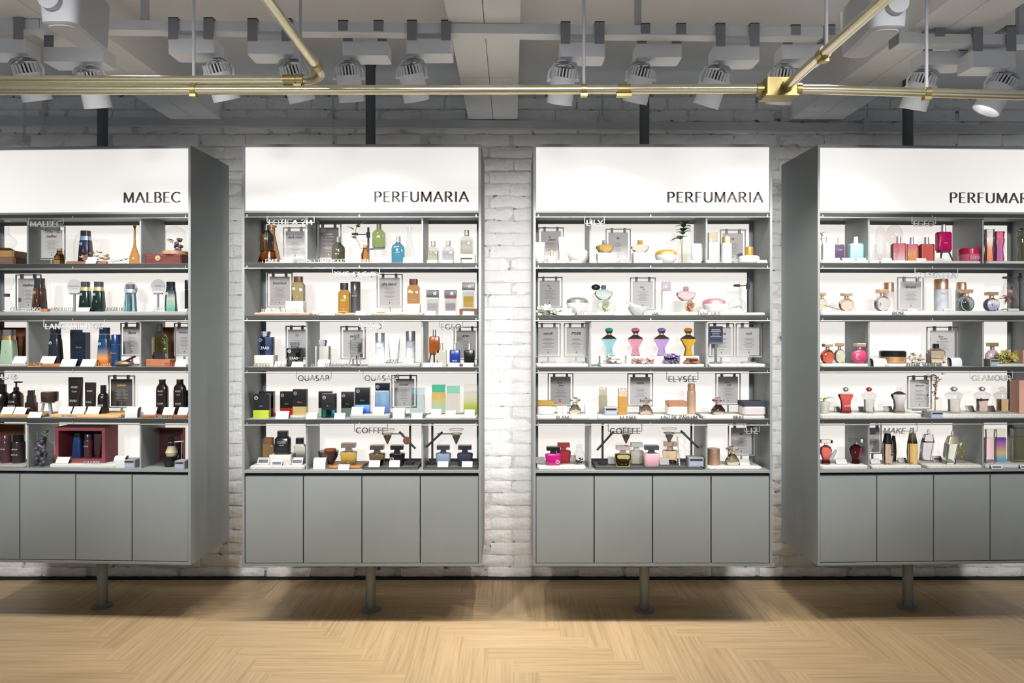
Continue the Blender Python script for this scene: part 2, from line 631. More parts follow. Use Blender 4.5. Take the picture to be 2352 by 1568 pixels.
# ceiling beams (two boards each with an open seam)
for n_, (x0, x1) in enumerate([(-1.862, -1.592), (-.238, .030), (1.526, 1.806)]):
    b = struct('trim_%d' % (n_ + 1), MB().box(x0 + .004, x1 - .004, YB, WY, 2.532, CEIL), 'beam_paint',
               'boxed white ceiling beam ' + ['above the left cabinets', 'above the gap between the two middle cabinets', 'above the right cabinets'][n_])
    xm = x0 + (x1 - x0) * .5
    for q, (a, c) in enumerate(((x0, xm - .0015), (xm + .0015, x1))):
        for (ya, yb) in ((YB, -2.2), (-2.197, -.02), (-.017, WY)):
            MB().box(a, c, ya, yb, 2.518, 2.532).build('board', 'beam_paint', b)

# flat trunking on the brick wall
tr = thing('wall_trunking', 'flat pale grey cable trunking running along the top of the brick wall', 'trunking', T(0, WY, 0))
a0, a1 = 760 - 279, 760 - 302
zl, zr = CZ + a0 * .0024, CZ + a1 * .0024
mb = MB()
vs = []
for x, zc in ((XL + .2, zl), (XR - .2, zr)):
    vs += [(x, -.035, zc - .022), (x, 0.0, zc - .022), (x, 0.0, zc + .022), (x, -.035, zc + .022)]
mb.add(vs, [(0, 1, 2, 3), (7, 6, 5, 4), (0, 4, 5, 1), (1, 5, 6, 2), (2, 6, 7, 3), (3, 7, 4, 0)])
mb.build('channel', 'conduit_paint', tr)
for px in (108, 762, 1378, 1982):
    x = (px - HX) * .0024
    zc = zl + (zr - zl) * (x - XL) / (XR - XL)
    MB().box(x - .014, x + .014, -.042, 0, zc - .026, zc + .05).build('clip', 'conduit_paint', tr)
    MB().tube([(x + .012, -.02, zc + .04), (x + .014, -.02, CEIL - .02)], .004, 6).build('hanger_wire', 'conduit_paint', tr)

# painted strut hanging near the wall at the far left
st = thing('hanging_strut', 'blue grey steel strut on a thin rod at the far left above the cabinet', 'strut', Matrix())
sp_ = wp(56, 312, .46)
MB().tube([sp_, (sp_.x, sp_.y, CEIL)], .006, 8).build('rod', 'conduit_paint', st)
MB().box(-.022, .012, -.03, .03, -.045, .008, T(*sp_)).build('bracket', 'conduit_paint', st)
MB().box(-.5, -.02, -.02, .02, -.02, .012, T(sp_.x, sp_.y, sp_.z - .028) @ RY(-.16)).build('bar', 'conduit_paint', st)

# ------------------------------------------------------------ lighting track, spotlights


def track_y(px):
    return -.613 + (px / 1890.0) * .069


def track(px0, px1, dz, label):
    p0, p1 = wp(px0, 45, track_y(px0)), wp(px1, 45, track_y(px1))
    c = (p0 + p1) / 2
    L = (p1 - p0).length
    ang = math.atan2(p1.y - p0.y, p1.x - p0.x)
    zt = 2.516 - dz
    t = thing('lighting_track', label, 'lighting track', T(c.x, c.y, zt) @ RZ(ang))
    MB().box(-L / 2, L / 2, 0, .052, -.037, 0).build('channel', 'spot_paint', t)
    for s in (-1, 1):
        MB().box(s * L / 2 - .004, s * L / 2 + .004, -.002, .054, -.04, .002).build('end_cap', 'strap_paint', t)
    for u in (-.3, .28):
        MB().box(u * L - .012, u * L + .012, .02, .04, 0, (2.518 if abs(c.x + u * L) < 0 else CEIL) - zt).build('hanger', 'conduit_paint', t)


track(-80, 1893, 0, 'long white lighting track crossing the ceiling above the first three cabinets')
track(2062, 2440, .022, 'short white lighting track above the rightmost cabinet')

head_body = [(.046, .012), (.047, .005), (.050, -.088), (.0465, -.088), (.03, -.045)]


def spotlight(x0, x1, yt, yb, behind, hx, aim, label, watts=30, angle=94):
    ty = track_y((x0 + x1) / 2)
    by = ty + .070 if behind else ty - .008
    s = (D + by) / F
    c = wp((x0 + x1) / 2, yt, by)
    zb = CZ - (yb - HY) * s
    w = (x1 - x0) * s
    hgt = c.z - zb
    root = thing('track_spotlight', label, 'spotlight', T(c.x, by, c.z), 'spotlights on the lighting tracks')
    MB().loft([ring('b', -hgt, w / 2, .046, 0, .046), ring('b', 0, w / 2, .046, 0, .046)]).build('driver_box', 'spot_paint', root)
    top = 2.520 - c.z
    off = ty - by
    for sx in (-1, 1):
        xx = sx * (w / 2 - .021)
        mb = MB()
        if behind:
            mb.box(xx - .018, xx + .018, off - .003, off, top - .036, top + .003)
            mb.box(xx - .018, xx + .018, off - .003, off + .075, top, top + .004)
            mb.box(xx - .018, xx + .018, off + .072, off + .075, -.01, top)
        else:
            mb.box(xx - .018, xx + .018, -.003, 0, -.004, top + .003)
            mb.box(xx - .018, xx + .018, -.003, off + .056, top, top + .004)
        mb.build('strap', 'strap_paint', root)
    # head
    hxw = (hx - HX) * (D + by + .046) / F - c.x
    piv = Vector((hxw, .046, -hgt - .070))
    mb = MB()
    mb.loft([ring('r', -hgt - .006, .022, .022, hxw, .046), ring('r', -hgt, .022, .022, hxw, .046)])
    for sx in (-1, 1):
        mb.tube([(hxw, .046, -hgt - .006), (hxw + sx * .032, .046, -hgt - .010), (hxw + sx * .054, .046, -hgt - .042), (hxw + sx * .055, .046, -hgt - .074)], .0045, 6)
        mb.tube([(hxw + sx * .046, .046, -hgt - .072), (hxw + sx * .062, .046, -hgt - .072)], .006, 8)
    mb.build('yoke', 'spot_paint', root)
    a = Vector(aim).normalized()
    q = a.to_track_quat('-Z', 'Y').to_matrix().to_4x4()
    hm = T(*piv) @ q
    body = MB()
    body.sm = True
    body.loft([ring('r', z, r, r) for r, z in head_body])
    h = body.build('head', 'spot_paint', root, True, 30)
    h.matrix_local = hm
    core = MB()
    core.loft([ring('r', .012, .038, .038), ring('r', .043, .038, .038)]).build('core', 'd:15171a', h, True)
    fins = MB()
    for k in range(22):
        fins.box(.036, .0465, -.0028, .0028, .010, .044, RZ(2 * PI * k / 22))
    fins.build('cooling_fins', 'spot_paint', h)
    rf = MB()
    rf.loft([ring('r', -.0868, .0455, .0455), ring('r', -.0455, .0295, .0295), ring('r', -.0452, .02, .02)])
    rf.f = rf.f[2:]
    rf.build('reflector', 'm:e8e8e8', h, True)
    MB().loft([ring('r', -.0485, .028, .028), ring('r', -.047, .028, .028)]).build('lens', 'lamp_lens', h)
    cab = MB()
    e = hm @ Vector((0, 0, .045))
    sgn = 1 if rnd.random() < .6 else -1
    cab.tube([(hxw + sgn * .01, .03, -hgt), (hxw + sgn * .045, .015, -hgt - .02), (hxw + sgn * .055, .01, -hgt - .04), (e.x + sgn * .02, e.y - .01, e.z + .012), tuple(e)], .0045, 6)
    cab.build('cable', 'd:d8d8d8', root)
    wm = root.matrix_world @ hm
    loc = wm @ Vector((0, 0, -.074))
    lo = spot_lamp('spot_beam', loc, wm @ Vector((0, 0, -1)), watts, angle, .8, .022)
    lo.parent = root
    lo.matrix_parent_inverse = root.matrix_world.inverted()


SPOTS = [
    (-42, 56, 88, 121, 0, 67, (.12, .42, -1), 'white track spotlight at the left picture edge, beside the speaker'),
    (98, 236, 108, 141, 1, 212, (.05, .40, -1), 'white track spotlight partly hidden behind the left ceiling speaker'),
    (385, 492, 88, 121, 0, 503, (.22, .42, -1), 'white track spotlight with lit lens, between left speaker and bent brass pipe'),
    (567, 672, 92, 124, 0, 678, (.22, .42, -1), 'white track spotlight partly behind the elbow of the bent brass pipe'),
    (786, 890, 95, 127, 1, 801, (.06, .42, -1), 'white track spotlight just right of the bent brass pipe, above a dark pole'),
    (933, 1037, 90, 123, 0, 946, (.17, .46, -1), 'white track spotlight immediately left of the middle ceiling beam'),
    (1286, 1390, 98, 130, 0, 1293, (-.14, .46, -1), 'white track spotlight first to the right of the middle ceiling beam'),
    (1462, 1567, 100, 131, 1, 1471, (-.22, .42, -1), 'white track spotlight tilted left, above the pole of the third cabinet'),
    (1642, 1746, 104, 138, 0, 1640, (-.30, .42, -1), 'white track spotlight with looped cable, left of the brass junction box'),
    (1798, 1900, 102, 135, 1, 1797, (-.04, .40, -1), 'white track spotlight behind the brass junction box'),
    (2120, 2226, 117, 148, 1, 2115, (-.18, .40, -1), 'white track spotlight left one of the pair on the short track'),
    (2233, 2335, 115, 154, 0, 2294, (-.52, .20, -1), 'white track spotlight with visible lens tilted left at the right picture edge'),
]
for i, sp in enumerate(SPOTS):
    spotlight(*sp, watts=60 if i in (5, 6) else 30, angle=70 if i in (5, 6) else 94)

# ------------------------------------------------------------ brass conduit pipes
PY = -.94
ps = (D + PY) / F


def bp(px, py, y=PY):
    return tuple(wp(px, py, y))


long_pipe = thing('conduit_pipe', 'long straight brass conduit pipe crossing the whole picture below the spotlights', 'pipe', Matrix())
MB().tube([bp(-60, 206.5), bp(1080, 206), bp(1700, 204), bp(1785, 204.5)], .0148, 16).build('pipe', 'zinc_brass', long_pipe)
MB().tube([bp(1785, 204.5), bp(1900, 206), bp(2420, 221)], .0148, 16).build('pipe', 'zinc_brass', long_pipe)
for px, py, w in ((1433, 205.5, .020), (445, 206.5, .008), (1341, 205, .009), (2128, 212.5, .009)):
    c = Vector(bp(px, py))
    MB().tube([c - Vector((w, 0, 0)), c + Vector((w, 0, 0))], .0172, 16).build('clamp' if w < .01 else 'coupling', 'brass_fitting', long_pipe)
    MB().box(c.x - w * 1.2, c.x + w * 1.2, c.y - .010, c.y + .010, c.z - .0235, c.z - .015).build('clamp_foot', 'brass_fitting', long_pipe)
    if w < .01:
        MB().tube([c + Vector((0, 0, .015)), (c.x, c.y, CEIL)], .0052, 8).build('hanging_rod', 'd:c6c9cd', long_pipe)
# junction box at the right, with the branch that comes toward the room
c = Vector(bp(1788, 205))
jb = MB()
jb.loft([ring('b', -.026, .05, .032), ring('b', .028, .05, .032)], T(*c))
jo = jb.build('junction_box', 'brass_fitting', long_pipe)
MB().box(c.x - .052, c.x + .052, c.y - .034, c.y + .034, c.z - .030, c.z - .026).build('cover_plate', 'brass_fitting', jo)
for sx in (-1, 1):
    MB().tube([(c.x + sx * .05, c.y, c.z), (c.x + sx * .072, c.y, c.z)], .019, 16).build('socket', 'brass_fitting', jo)
MB().tube([(c.x + .015, c.y - .03, c.z), (c.x + .015, c.y - .052, c.z)], .019, 16).build('socket', 'brass_fitting', jo)
branch = thing('branch_pipe', 'brass conduit pipe running from the junction box up to the upper right', 'pipe', Matrix())
MB().tube([(c.x + .015, c.y - .05, c.z), (c.x + .02, -2.6, c.z)], .0148, 16).build('pipe', 'zinc_brass', branch)
cy_ = c.y - .28
MB().tube([(c.x + .016, cy_ - .016, c.z), (c.x + .016, cy_ + .016, c.z)], .0175, 16).build('coupling', 'brass_fitting', branch)
MB().box(c.x + .004, c.x + .028, cy_ - .012, cy_ + .012, c.z - .024, c.z - .015).build('clamp_foot', 'brass_fitting', branch)
MB().tube([(c.x + .016, cy_ - .02, c.z + .014), (c.x + .016, cy_ - .02, CEIL)], .0052, 8).build('hanging_rod', 'd:c6c9cd', branch)
# bent pipe on the left
bz = .9
bent = thing('bent_pipe', 'brass conduit pipe from the left edge, bent by an elbow at upper left', 'pipe', Matrix())
e0 = Vector(bp(-60, 184.5))
e1 = Vector(bp(690, 184))
rr = .085
pts = [tuple(e0), tuple(e1)]
for k in range(1, 9):
    a = (PI / 2) * k / 8
    pts.append((e1.x + rr * math.sin(a), e1.y - rr * (1 - math.cos(a)), e1.z))
pts.append((pts[-1][0], -2.6, e1.z))
MB().tube(pts, .0148, 16).build('pipe', 'zinc_brass', bent)
for px in (672,):
    c = Vector(bp(px, 184))
    MB().tube([c - Vector((.028, 0, 0)), c + Vector((.012, 0, 0))], .0178, 16).build('coupling', 'brass_fitting', bent)
    MB().box(c.x + .006, c.x + .03, c.y - .012, c.y + .012, c.z - .024, c.z - .015).build('clamp_foot', 'brass_fitting', bent)
c = Vector(bp(690, 184))
MB().tube([c - Vector((.010, 0, 0)), c + Vector((.010, 0, 0))], .019, 16).build('clamp', 'brass_fitting', bent)
MB().tube([c + Vector((0, 0, .018)), (c.x, c.y, CEIL)], .0052, 8).build('hanging_rod', 'd:c6c9cd', bent)
c2 = Vector((pts[-1][0], e1.y - rr - .02, e1.z))
MB().tube([c2, c2 - Vector((0, .04, 0))], .0172, 16).build('coupling', 'brass_fitting', bent)

# ------------------------------------------------------------ ceiling speakers


def speaker(near, far, py_n, py_f, s_n, label):
    """near/far: (x0, x1) pixel span of the bottom face at its near and far end"""
    zb = CZ + (HY - py_n) * s_n
    yn = s_n * F - D
    s_f = (zb - CZ) / (HY - py_f)
    yf = s_f * F - D
    xn = [(v - HX) * s_n for v in near]
    xf = [(v - HX) * s_f for v in far]
    cx = (sum(xn) + sum(xf)) / 4
    root = thing('ceiling_speaker', label, 'speaker', T(cx, (yn + yf) / 2, zb), 'white ceiling speakers')
    hy = (yf - yn) / 2

    def outline(z, grow):
        g = grow
        base = [(xn[0] - cx - g, -hy - g), (xn[1] - cx + g, -hy - g), (xf[1] - cx + g, hy + g), (xf[0] - cx - g, hy + g)]
        out = []
        for i in range(4):
            p, a, b = Vector(base[i]), Vector(base[i - 1]), Vector(base[(i + 1) % 4])
            ra, rb = (a - p).normalized(), (b - p).normalized()
            q = .035 if i < 2 else .018
            p0, p1 = p + ra * q, p + rb * q
            for k in range(5):
                t = k / 4
                v = p0 * (1 - t) ** 2 + p * 2 * t * (1 - t) + p1 * t * t
                out.append((v.x, v.y, z))
        return out
    mb = MB()
    mb.loft([outline(0, -.012), outline(.006, -.002), outline(.02, 0), outline(.15, .004), outline(.168, -.008), outline(.172, -.02)])
    mb.build('housing', 'd:d9dbdf', root, True, 40)
    MB().loft([outline(-.002, -.014), outline(.001, -.012)]).build('grille', 'd:f4f4f2', root)
    xm = (xn[0] + xn[1]) / 2 - cx - .01 * (1 if cx < 0 else -1)
    kn = MB()
    kn.tube([(xm, -hy - .020, .066), (xm, -hy + .008, .066)], .032, 20)
    kn.build('bracket_knob', 'd:dcdde0', root)
    kn = MB()
    kn.box(xm - .028, xm + .028, -hy - .012, -hy - .004, .07, .19)
    kn.box(xm - .028, xm + .028, -hy - .012, .0, .185, .193)
    kn.tube([(xm, 0, .185), (xm, 0, CEIL - zb)], .018, 10)
    kn.build('bracket', 'd:d9dadd', root)


speaker((84, 172), (192, 252), 52, 121, .0013, 'white box speaker hanging from the ceiling at upper left')
speaker((2006, 2090), (1930, 1992), 62, 136, .0013, 'white box speaker hanging from the ceiling at upper right, beside a brass pipe')

# ------------------------------------------------------------ display cabinets
CW, CB, CT, CDEP, IDEP = 1.098, .282, 2.220, .39, .22
TH = .011
SHELF = [1.676, 1.435, 1.196, .956, .722]     # tops, rows 1..5
CABM = {
    1: T(-2.034, .0415, 0) @ RZ(R(-2.35)),
    2: T(-.691, 0, 0),
    3: T(.647, 0, 0),
    4: T(1.956, .026, 0) @ RZ(R(2.0)),
}
CABI = {c: m.inverted() for c, m in CABM.items()}


def lp(c, px, py, d):
    """pixel -> cabinet-local point at depth d behind the cabinet front; also metres per pixel there"""
    inv = CABI[c]
    o = inv @ Vector((0, -D, CZ))
    dr = inv.to_3x3() @ Vector(((px - HX) / F, 1.0, -(py - HY) / F))
    t = (d - o.y) / dr.y
    p = o + dr * t
    return p, t / F


CABN = {1: 'leftmost grey display cabinet, stocked with dark bottles for men',
        2: 'grey display cabinet second from the left, stocked with square bottles',
        3: 'grey display cabinet second from the right, stocked with white jars and four amphora bottles',
        4: 'rightmost grey display cabinet, stocked with red and pink bottles'}
HEAD = {1: ('MALBEC', 284, 415, 465), 2: ('PERFUMARIA', 860, 1076, 463), 3: ('PERFUMARIA', 1533, 1752, 464), 4: ('PERFUMARIA', 2182, 2398, 465)}
HW = CW / 2
DIV = {1: (63.5, 322.5), 2: (704, 970), 3: (1356, 1623), 4: (1995.5, 2258)}
IW = HW - TH
for c in (1, 2, 3, 4):
    root = thing('display_cabinet', CABN[c], 'cabinet', CABM[c], 'grey display cabinets on poles')
    P = 'cabinet_paint'
    for s in (-1, 1):
        MB().box(min(s * HW, s * IW), max(s * HW, s * IW), 0, CDEP, CB, CT).build('side_panel', P, root)
    MB().box(-IW, IW, 0, CDEP, CT - TH, CT).build('top_panel', P, root)
    MB().box(-IW, IW, 0, CDEP, CB, CB + TH).build('bottom_panel', P, root)
    MB().box(-IW, IW, CDEP - .012, CDEP, CB + TH, CT - TH).build('back_panel', P, root)
    for s in (-1, 1):
        MB().box(s * (HW - .03) - .005, s * (HW - .03) + .005, CDEP, CDEP + .006, CB + .28, CT - .14).build('led_strip', 'led_strip', root)
    hd = MB()
    hd.loft([ring('b', 1.916, IW - .002, .006, 0, .011), ring('b', 2.207, IW - .002, .006, 0, .011)])
    hd = hd.build('header_panel', 'backlit_header', root)
    txt, xa, xb, yb = HEAD[c]
    pa, s_ = lp(c, xa, yb, .004)
    pb, _ = lp(c, xb, yb, .004)
    ho = word(txt, pb.x - pa.x, 22.5 * s_, .0016, tv=.17, th=.07).build('lettering', 'd:443f3c', hd)
    ho.location = ((pa.x + pb.x) / 2, .0036, pa.z)
    MB().box(-IW, IW, .004, .03, 1.906, 1.915).build('header_rail', P, root)
    prev = 1.914
    tops = [1.914] + SHELF
    for r, zt in enumerate(tops):
        if r < 5:
            sh = MB().box(-IW, IW, .006, IDEP, zt - .011, zt - (.0 if r else .001)).build('shelf', P, root)
            MB().box(-IW, IW, .001, .006, zt - (.024 if r == 0 else .020), zt - (.009 if r == 0 else .001)).build('front_edge', 'd:272928', sh)
            zr_ = zt - (.029 if r == 0 else .026)
            MB().tube([(-IW, -.001, zr_), (IW, -.001, zr_)], .0026, 8).build('hanging_rod', 'm:b8bab8', sh)
            pin = MB()
            for xx in (-IW + .012, -.01, IW - .012):
                pin.box(xx - .002, xx + .002, -.002, .002, zr_, zr_ + .012)
            pin.build('rod_pin', 'm:b8bab8', sh)
        else:
            MB().box(-IW, IW, -.001, IDEP, zt - .012, zt).build('counter', P, root)
        if r:
            za, zb = zt, tops[r - 1] - .011
            lpn = MB().box(-IW + .02, IW - .02, IDEP + .001, IDEP + .004, za + .002, zb - .016).build('light_panel', 'backlit_panel', root)
            fr = MB()
            fr.box(-IW, -IW + .02, IDEP - .002, IDEP + .006, za, zb)
            fr.box(IW - .02, IW, IDEP - .002, IDEP + .006, za, zb)
            fr.box(-IW + .02, IW - .02, IDEP - .002, IDEP + .006, zb - .016, zb)
            fr.build('panel_frame', P, lpn)
            if r in (1, 3, 5):
                for xd in [lp(c, px_, HY, .012)[0].x for px_ in DIV[c]]:
                    MB().box(xd - .004, xd + .004, .012, IDEP - .003, za, zb).build('divider', P, root)
    MB().box(-IW, IW, .03, .04, CB + TH, .71).build('recess_panel', 'd:1b1f22', root)
    dw = 2 * IW / 4
    for k in range(4):
        x0 = -IW + k * dw
        MB().loft([ring('b', .297, dw / 2 - .0025, .009, x0 + dw / 2, .013), ring('b', .694, dw / 2 - .0025, .009, x0 + dw / 2, .013)]).build('door', P, root)
    up = MB()
    up.tube([(0, .2, CT), (0, .2, CEIL)], .024, 18)
    up = up.build('upper_pole', 'pole_paint', root)
    MB().tube([(0, .2, CEIL - .045), (0, .2, CEIL)], .028, 18).build('collar', 'pole_paint', up)
    lo = MB().tube([(0, .2, .004), (0, .2, CB)], .024, 18).build('lower_pole', 'foot_pole_paint', root)
    MB().tube([(0, .2, 0), (0, .2, .008)], .048, 22).build('flange', 'foot_pole_paint', lo)

# ------------------------------------------------------------ goods: shape templates
# part name, ring shape, colour index, depth ratio, sections (height, half width[, half depth[, x shift]]) for a unit-wide, unit-high thing
K = {
    'taper': [('body', 's', 0, .75, [(0, .47), (.02, .5), (.66, .40), (.70, .37)]), ('band', 's', 1, .75, [(.70, .36), (.825, .34)]), ('cap', 's', 2, .75, [(.83, .33), (1, .33)])],
    'apoth': [('body', 's', 0, .62, [(0, .46), (.03, .5), (.55, .5), (.64, .46), (.74, .25), (.79, .16)]), ('cap', 'r', 1, 1, [(.79, .19), (1, .18)])],
    'ribbed': [('body', 'k', 0, .8, [(0, .46), (.03, .5), (.55, .5), (.64, .46), (.74, .25), (.79, .16)]), ('cap', 'r', 1, 1, [(.79, .19), (1, .18)])],
    'cork': [('body', 'r', 0, 1, [(0, .46), (.03, .5), (.52, .5), (.68, .32), (.78, .23), (.82, .29), (.86, .29)]), ('cork', 'r', 1, 1, [(.86, .22), (1, .26)])],
    'flask': [('bowl', 'r', 0, 1, [(0, .16), (.05, .34), (.18, .48), (.28, .5), (.4, .44), (.5, .28), (.56, .2), (.95, .2), (1, .27)])],
    'erlen': [('body', 'r', 0, 1, [(0, .46), (.03, .5), (.1, .48), (.7, .2), (.78, .16), (.94, .16), (.96, .24), (1, .24)])],
    'beaker': [('body', 'r', 0, 1, [(0, .49), (.05, .5), (.9, .34), (1, .36)])],
    'chemex': [('glass', 'r', 0, 1, [(0, .42), (.03, .5), (.1, .48), (.46, .12), (.54, .12), (.97, .48), (1, .5)]), ('collar', 'r', 1, 1, [(.46, .17), (.55, .17)])],
    'decanter': [('body', 'r', 0, 1, [(0, .42), (.04, .5), (.2, .48), (.35, .28), (.5, .12), (.92, .08), (.96, .14), (1, .16)])],
    'cloche': [('dome', 'r', 0, 1, [(.0, .47), (.62, .47), (.8, .42), (.92, .28), (.98, .1), (1, .03)])],
    'tube': [('cap', 'r', 1, 1, [(0, .36, .3), (.12, .37, .3)]), ('body', 'q', 0, 1, [(.125, .38, .28), (.18, .40, .28), (.92, .5, .05), (1, .5, .025)])],
    'pump': [('body', 'r', 0, 1, [(0, .46), (.03, .5), (.5, .5), (.6, .43), (.66, .24), (.68, .18)]), ('collar', 'r', 1, 1, [(.68, .2), (.8, .18)]), ('pump_head', 'b', 1, 1, [(.8, .05, .05), (.93, .05, .05), (.935, .3, .09, .16), (.98, .3, .09, .16)])],
    'lotion': [('body', 'r', 0, 1, [(0, .46), (.03, .5), (.55, .5), (.66, .43), (.73, .24)]), ('cap', 'r', 1, 1, [(.73, .27), (1, .26)])],
    'dropper': [('body', 's', 0, .8, [(0, .47), (.02, .5), (.46, .5), (.5, .4)]), ('cap', 's', 1, .9, [(.5, .36), (.78, .34), (.79, .28), (1, .27)])],
    'neckbottle': [('body', 'q', 0, .6, [(0, .4), (.04, .46), (.1, .5), (.68, .5), (.78, .46), (.86, .3), (.88, .26)]), ('cap', 'r', 1, 1, [(.88, .27), (.97, .27), (1, .3)])],
    'jar': [('body', 'r', 0, 1, [(0, .44), (.06, .48), (.5, .5), (.54, .48)]), ('lid', 'r', 1, 1, [(.55, .5), (.93, .5), (1, .46)])],
    'bowljar': [('bowl', 'r', 0, 1, [(0, .28), (.08, .34), (.3, .44), (.58, .5), (.62, .5)]), ('lid', 'r', 1, 1, [(.63, .5), (.82, .48), (.95, .36), (1, .2)])],
    'spray': [('can', 'r', 0, 1, [(0, .47), (.01, .5), (.70, .5), (.75, .46)]), ('cap', 'r', 1, 1, [(.75, .43), (.96, .41), (1, .34)])],
    'can': [('can', 'r', 0, 1, [(0, .48), (.01, .5), (.68, .5)]), ('cap', 'r', 1, 1, [(.685, .5), (.98, .5), (1, .47)])],
    'squarecan': [('body', 's', 0, .7, [(0, .48), (.01, .5), (.7, .5)]), ('cap', 's', 1, .7, [(.705, .5), (.99, .5), (1, .48)])],
    'coffee': [('body', 'q', 0, .62, [(0, .40), (.06, .44), (.55, .5), (.6, .47), (.62, .36)]), ('neck', 'b', 1, .9, [(.62, .2), (.8, .16)]), ('cap', 'b', 1, .6, [(.8, .42), (1, .42)])],
    'zaad': [('body', 'b', 0, .55, [(0, .49), (.01, .5), (.75, .5), (.76, .49)]), ('cap', 's', 1, .9, [(.76, .17), (.8, .24), (.86, .23), (.9, .28), (1, .26)])],
    'egeo': [('body', 's', 0, .5, [(0, .42), (.04, .5), (.66, .5), (.72, .43)]), ('cap', 'r', 1, 1, [(.72, .17), (1, .15)])],
    'duo': [('base', 'b', 0, .42, [(0, .49), (.02, .5), (.33, .5)]), ('panel', 'b', 1, .42, [(.33, .5), (.985, .5), (1, .48)])],
    'flat': [('body', 'b', 0, .4, [(0, .49), (.02, .5), (.73, .48), (.75, .44)]), ('cap', 'b', 1, .4, [(.755, .46), (.99, .48), (1, .46)])],
    'capped': [('body', 'b', 0, .42, [(0, .46), (.02, .47), (.66, .47)]), ('ring', 'b', 2, .42, [(.66, .46), (.70, .46)]), ('cap', 'b', 1, .42, [(.70, .5), (.99, .5), (1, .48)])],
    'square': [('body', 's', 0, .6, [(0, .48), (.02, .5), (.66, .5), (.72, .42), (.76, .36)]), ('cap', 's', 1, .8, [(.77, .33), (1, .33)])],
    'amphora': [('body', 'o', 0, .55, [(0, .30), (.26, .19), (.585, .5), (.60, .5)]), ('shoulder', 'o', 1, .55, [(.602, .5), (.64, .46), (.74, .18), (.76, .14)]), ('collar', 'o', 3, .7, [(.76, .15), (.80, .15)]),
                ('neck', 'o', 1, .8, [(.80, .15), (.89, .25)]), ('knob', 'r', 2, .9, [(.89, .27), (.95, .28), (.985, .18), (1, .08)])],
    'lily': [('body', 'r', 0, .55, [(0, .22), (.1, .34), (.35, .48), (.46, .5), (.58, .45), (.68, .22), (.72, .12)]), ('stopper', 'r', 1, .9, [(.72, .12), (.84, .15), (.88, .12), (1, .14)])],
    'ball': [('body', 'r', 0, .5, [(0, .2), (.05, .33), (.18, .46), (.35, .5), (.5, .46), (.62, .33), (.69, .17), (.70, .12)]), ('neck', 'r', 1, .9, [(.70, .13), (.84, .13)]), ('cap', 'b', 1, .8, [(.84, .28), (.97, .3), (1, .27)])],
    'hourglass': [('body', 'r', 0, .6, [(0, .36), (.05, .38), (.28, .31), (.48, .35), (.66, .49), (.70, .5), (.73, .46)]), ('shoulder', 'r', 1, .6, [(.73, .46), (.8, .27), (.84, .12)]), ('knob', 'r', 2, .9, [(.84, .1), (.9, .19), (.96, .16), (1, .05)])],
    'winged': [('body', 'r', 0, .6, [(0, .42), (.08, .5), (.28, .48), (.52, .25), (.58, .15)]), ('cap', 'r', 1, .7, [(.58, .14), (.68, .18), (.80, .44), (.88, .42), (.95, .22), (1, .1)])],
    'slim': [('body', 'r', 0, .8, [(0, .40), (.03, .42), (.35, .5), (.66, .45)]), ('cap', 'r', 1, .8, [(.665, .45), (.85, .34), (1, .26)])],
    'slant': [('body', 's', 0, 1, [(0, .36, .24, -.12), (.1, .32, .24, -.08), (.62, .36, .22, .08)]), ('cap', 's', 1, 1, [(.62, .37, .2, .09), (.84, .26, .16, .14), (.86, .12, .1, .14)]), ('ring', 'r', 1, 1, [(.86, .07, .07, .14), (.93, .12, .06, .14), (1, .05, .05, .14)])],
    'urn': [('body', 'r', 0, .8, [(0, .36), (.1, .32), (.2, .27), (.4, .42), (.57, .5), (.7, .38), (.77, .14)]), ('neck', 'r', 1, 1, [(.77, .12), (.86, .12)]), ('cap', 'b', 1, .6, [(.86, .44), (.97, .46), (1, .42)])],
    'curvy': [('body', 's', 0, .6, [(0, .42), (.1, .46), (.4, .38), (.74, .5), (.76, .48)]), ('cap', 's', 1, .6, [(.765, .44), (.99, .5), (1, .46)])],
    'boxjar': [('body', 's', 0, .8, [(0, .44), (.06, .5), (.55, .5), (.66, .44)]), ('lid', 'b', 1, .8, [(.67, .48), (.99, .48), (1, .46)])],
    'lipstick': [('base', 's', 0, 1, [(0, .5), (.52, .5)]), ('tube', 'r', 1, 1, [(.52, .22), (.75, .22)]), ('bullet', 'r', 2, 1, [(.75, .17), (.9, .17), (1, .08)])],
    'block': [('block', 'b', 0, .7, [(0, .49), (.03, .5), (.97, .5), (1, .49)])],
    'soliblock': [('block', 's', 0, .7, [(0, .49), (.03, .5), (.95, .49), (1, .46)])],
    'cylinder': [('cylinder', 'r', 0, 1, [(0, .5), (1, .5)])],
    'pot': [('pot', 'r', 0, 1, [(0, .34), (.05, .37), (.95, .5), (1, .5)])],
    'bowl': [('bowl', 'r', 0, 1, [(0, .24), (.1, .28), (.6, .46), (1, .5)])],
    'softring': [('base', 'r', 0, .8, [(0, .42), (.1, .5), (.38, .5), (.48, .4)]), ('cap', 'r', 1, 1, [(.48, .17), (.62, .2), (.96, .2), (1, .16)])],
}


def loft_part(spec, w, h, cols, root):
    pn, shape, ci, dr, secs = spec
    rings = []
    for sct in secs:
        z, hx = sct[0], sct[1]
        hy = sct[2] if len(sct) > 2 else hx * dr
        cx = sct[3] if len(sct) > 3 else 0
        rings.append(ring(shape, z * h, hx * w, hy * w, cx * w, 0))
    mb = MB()
    mb.loft(rings)
    return mb.build(pn, cols[min(ci, len(cols) - 1)], root, True, 32)


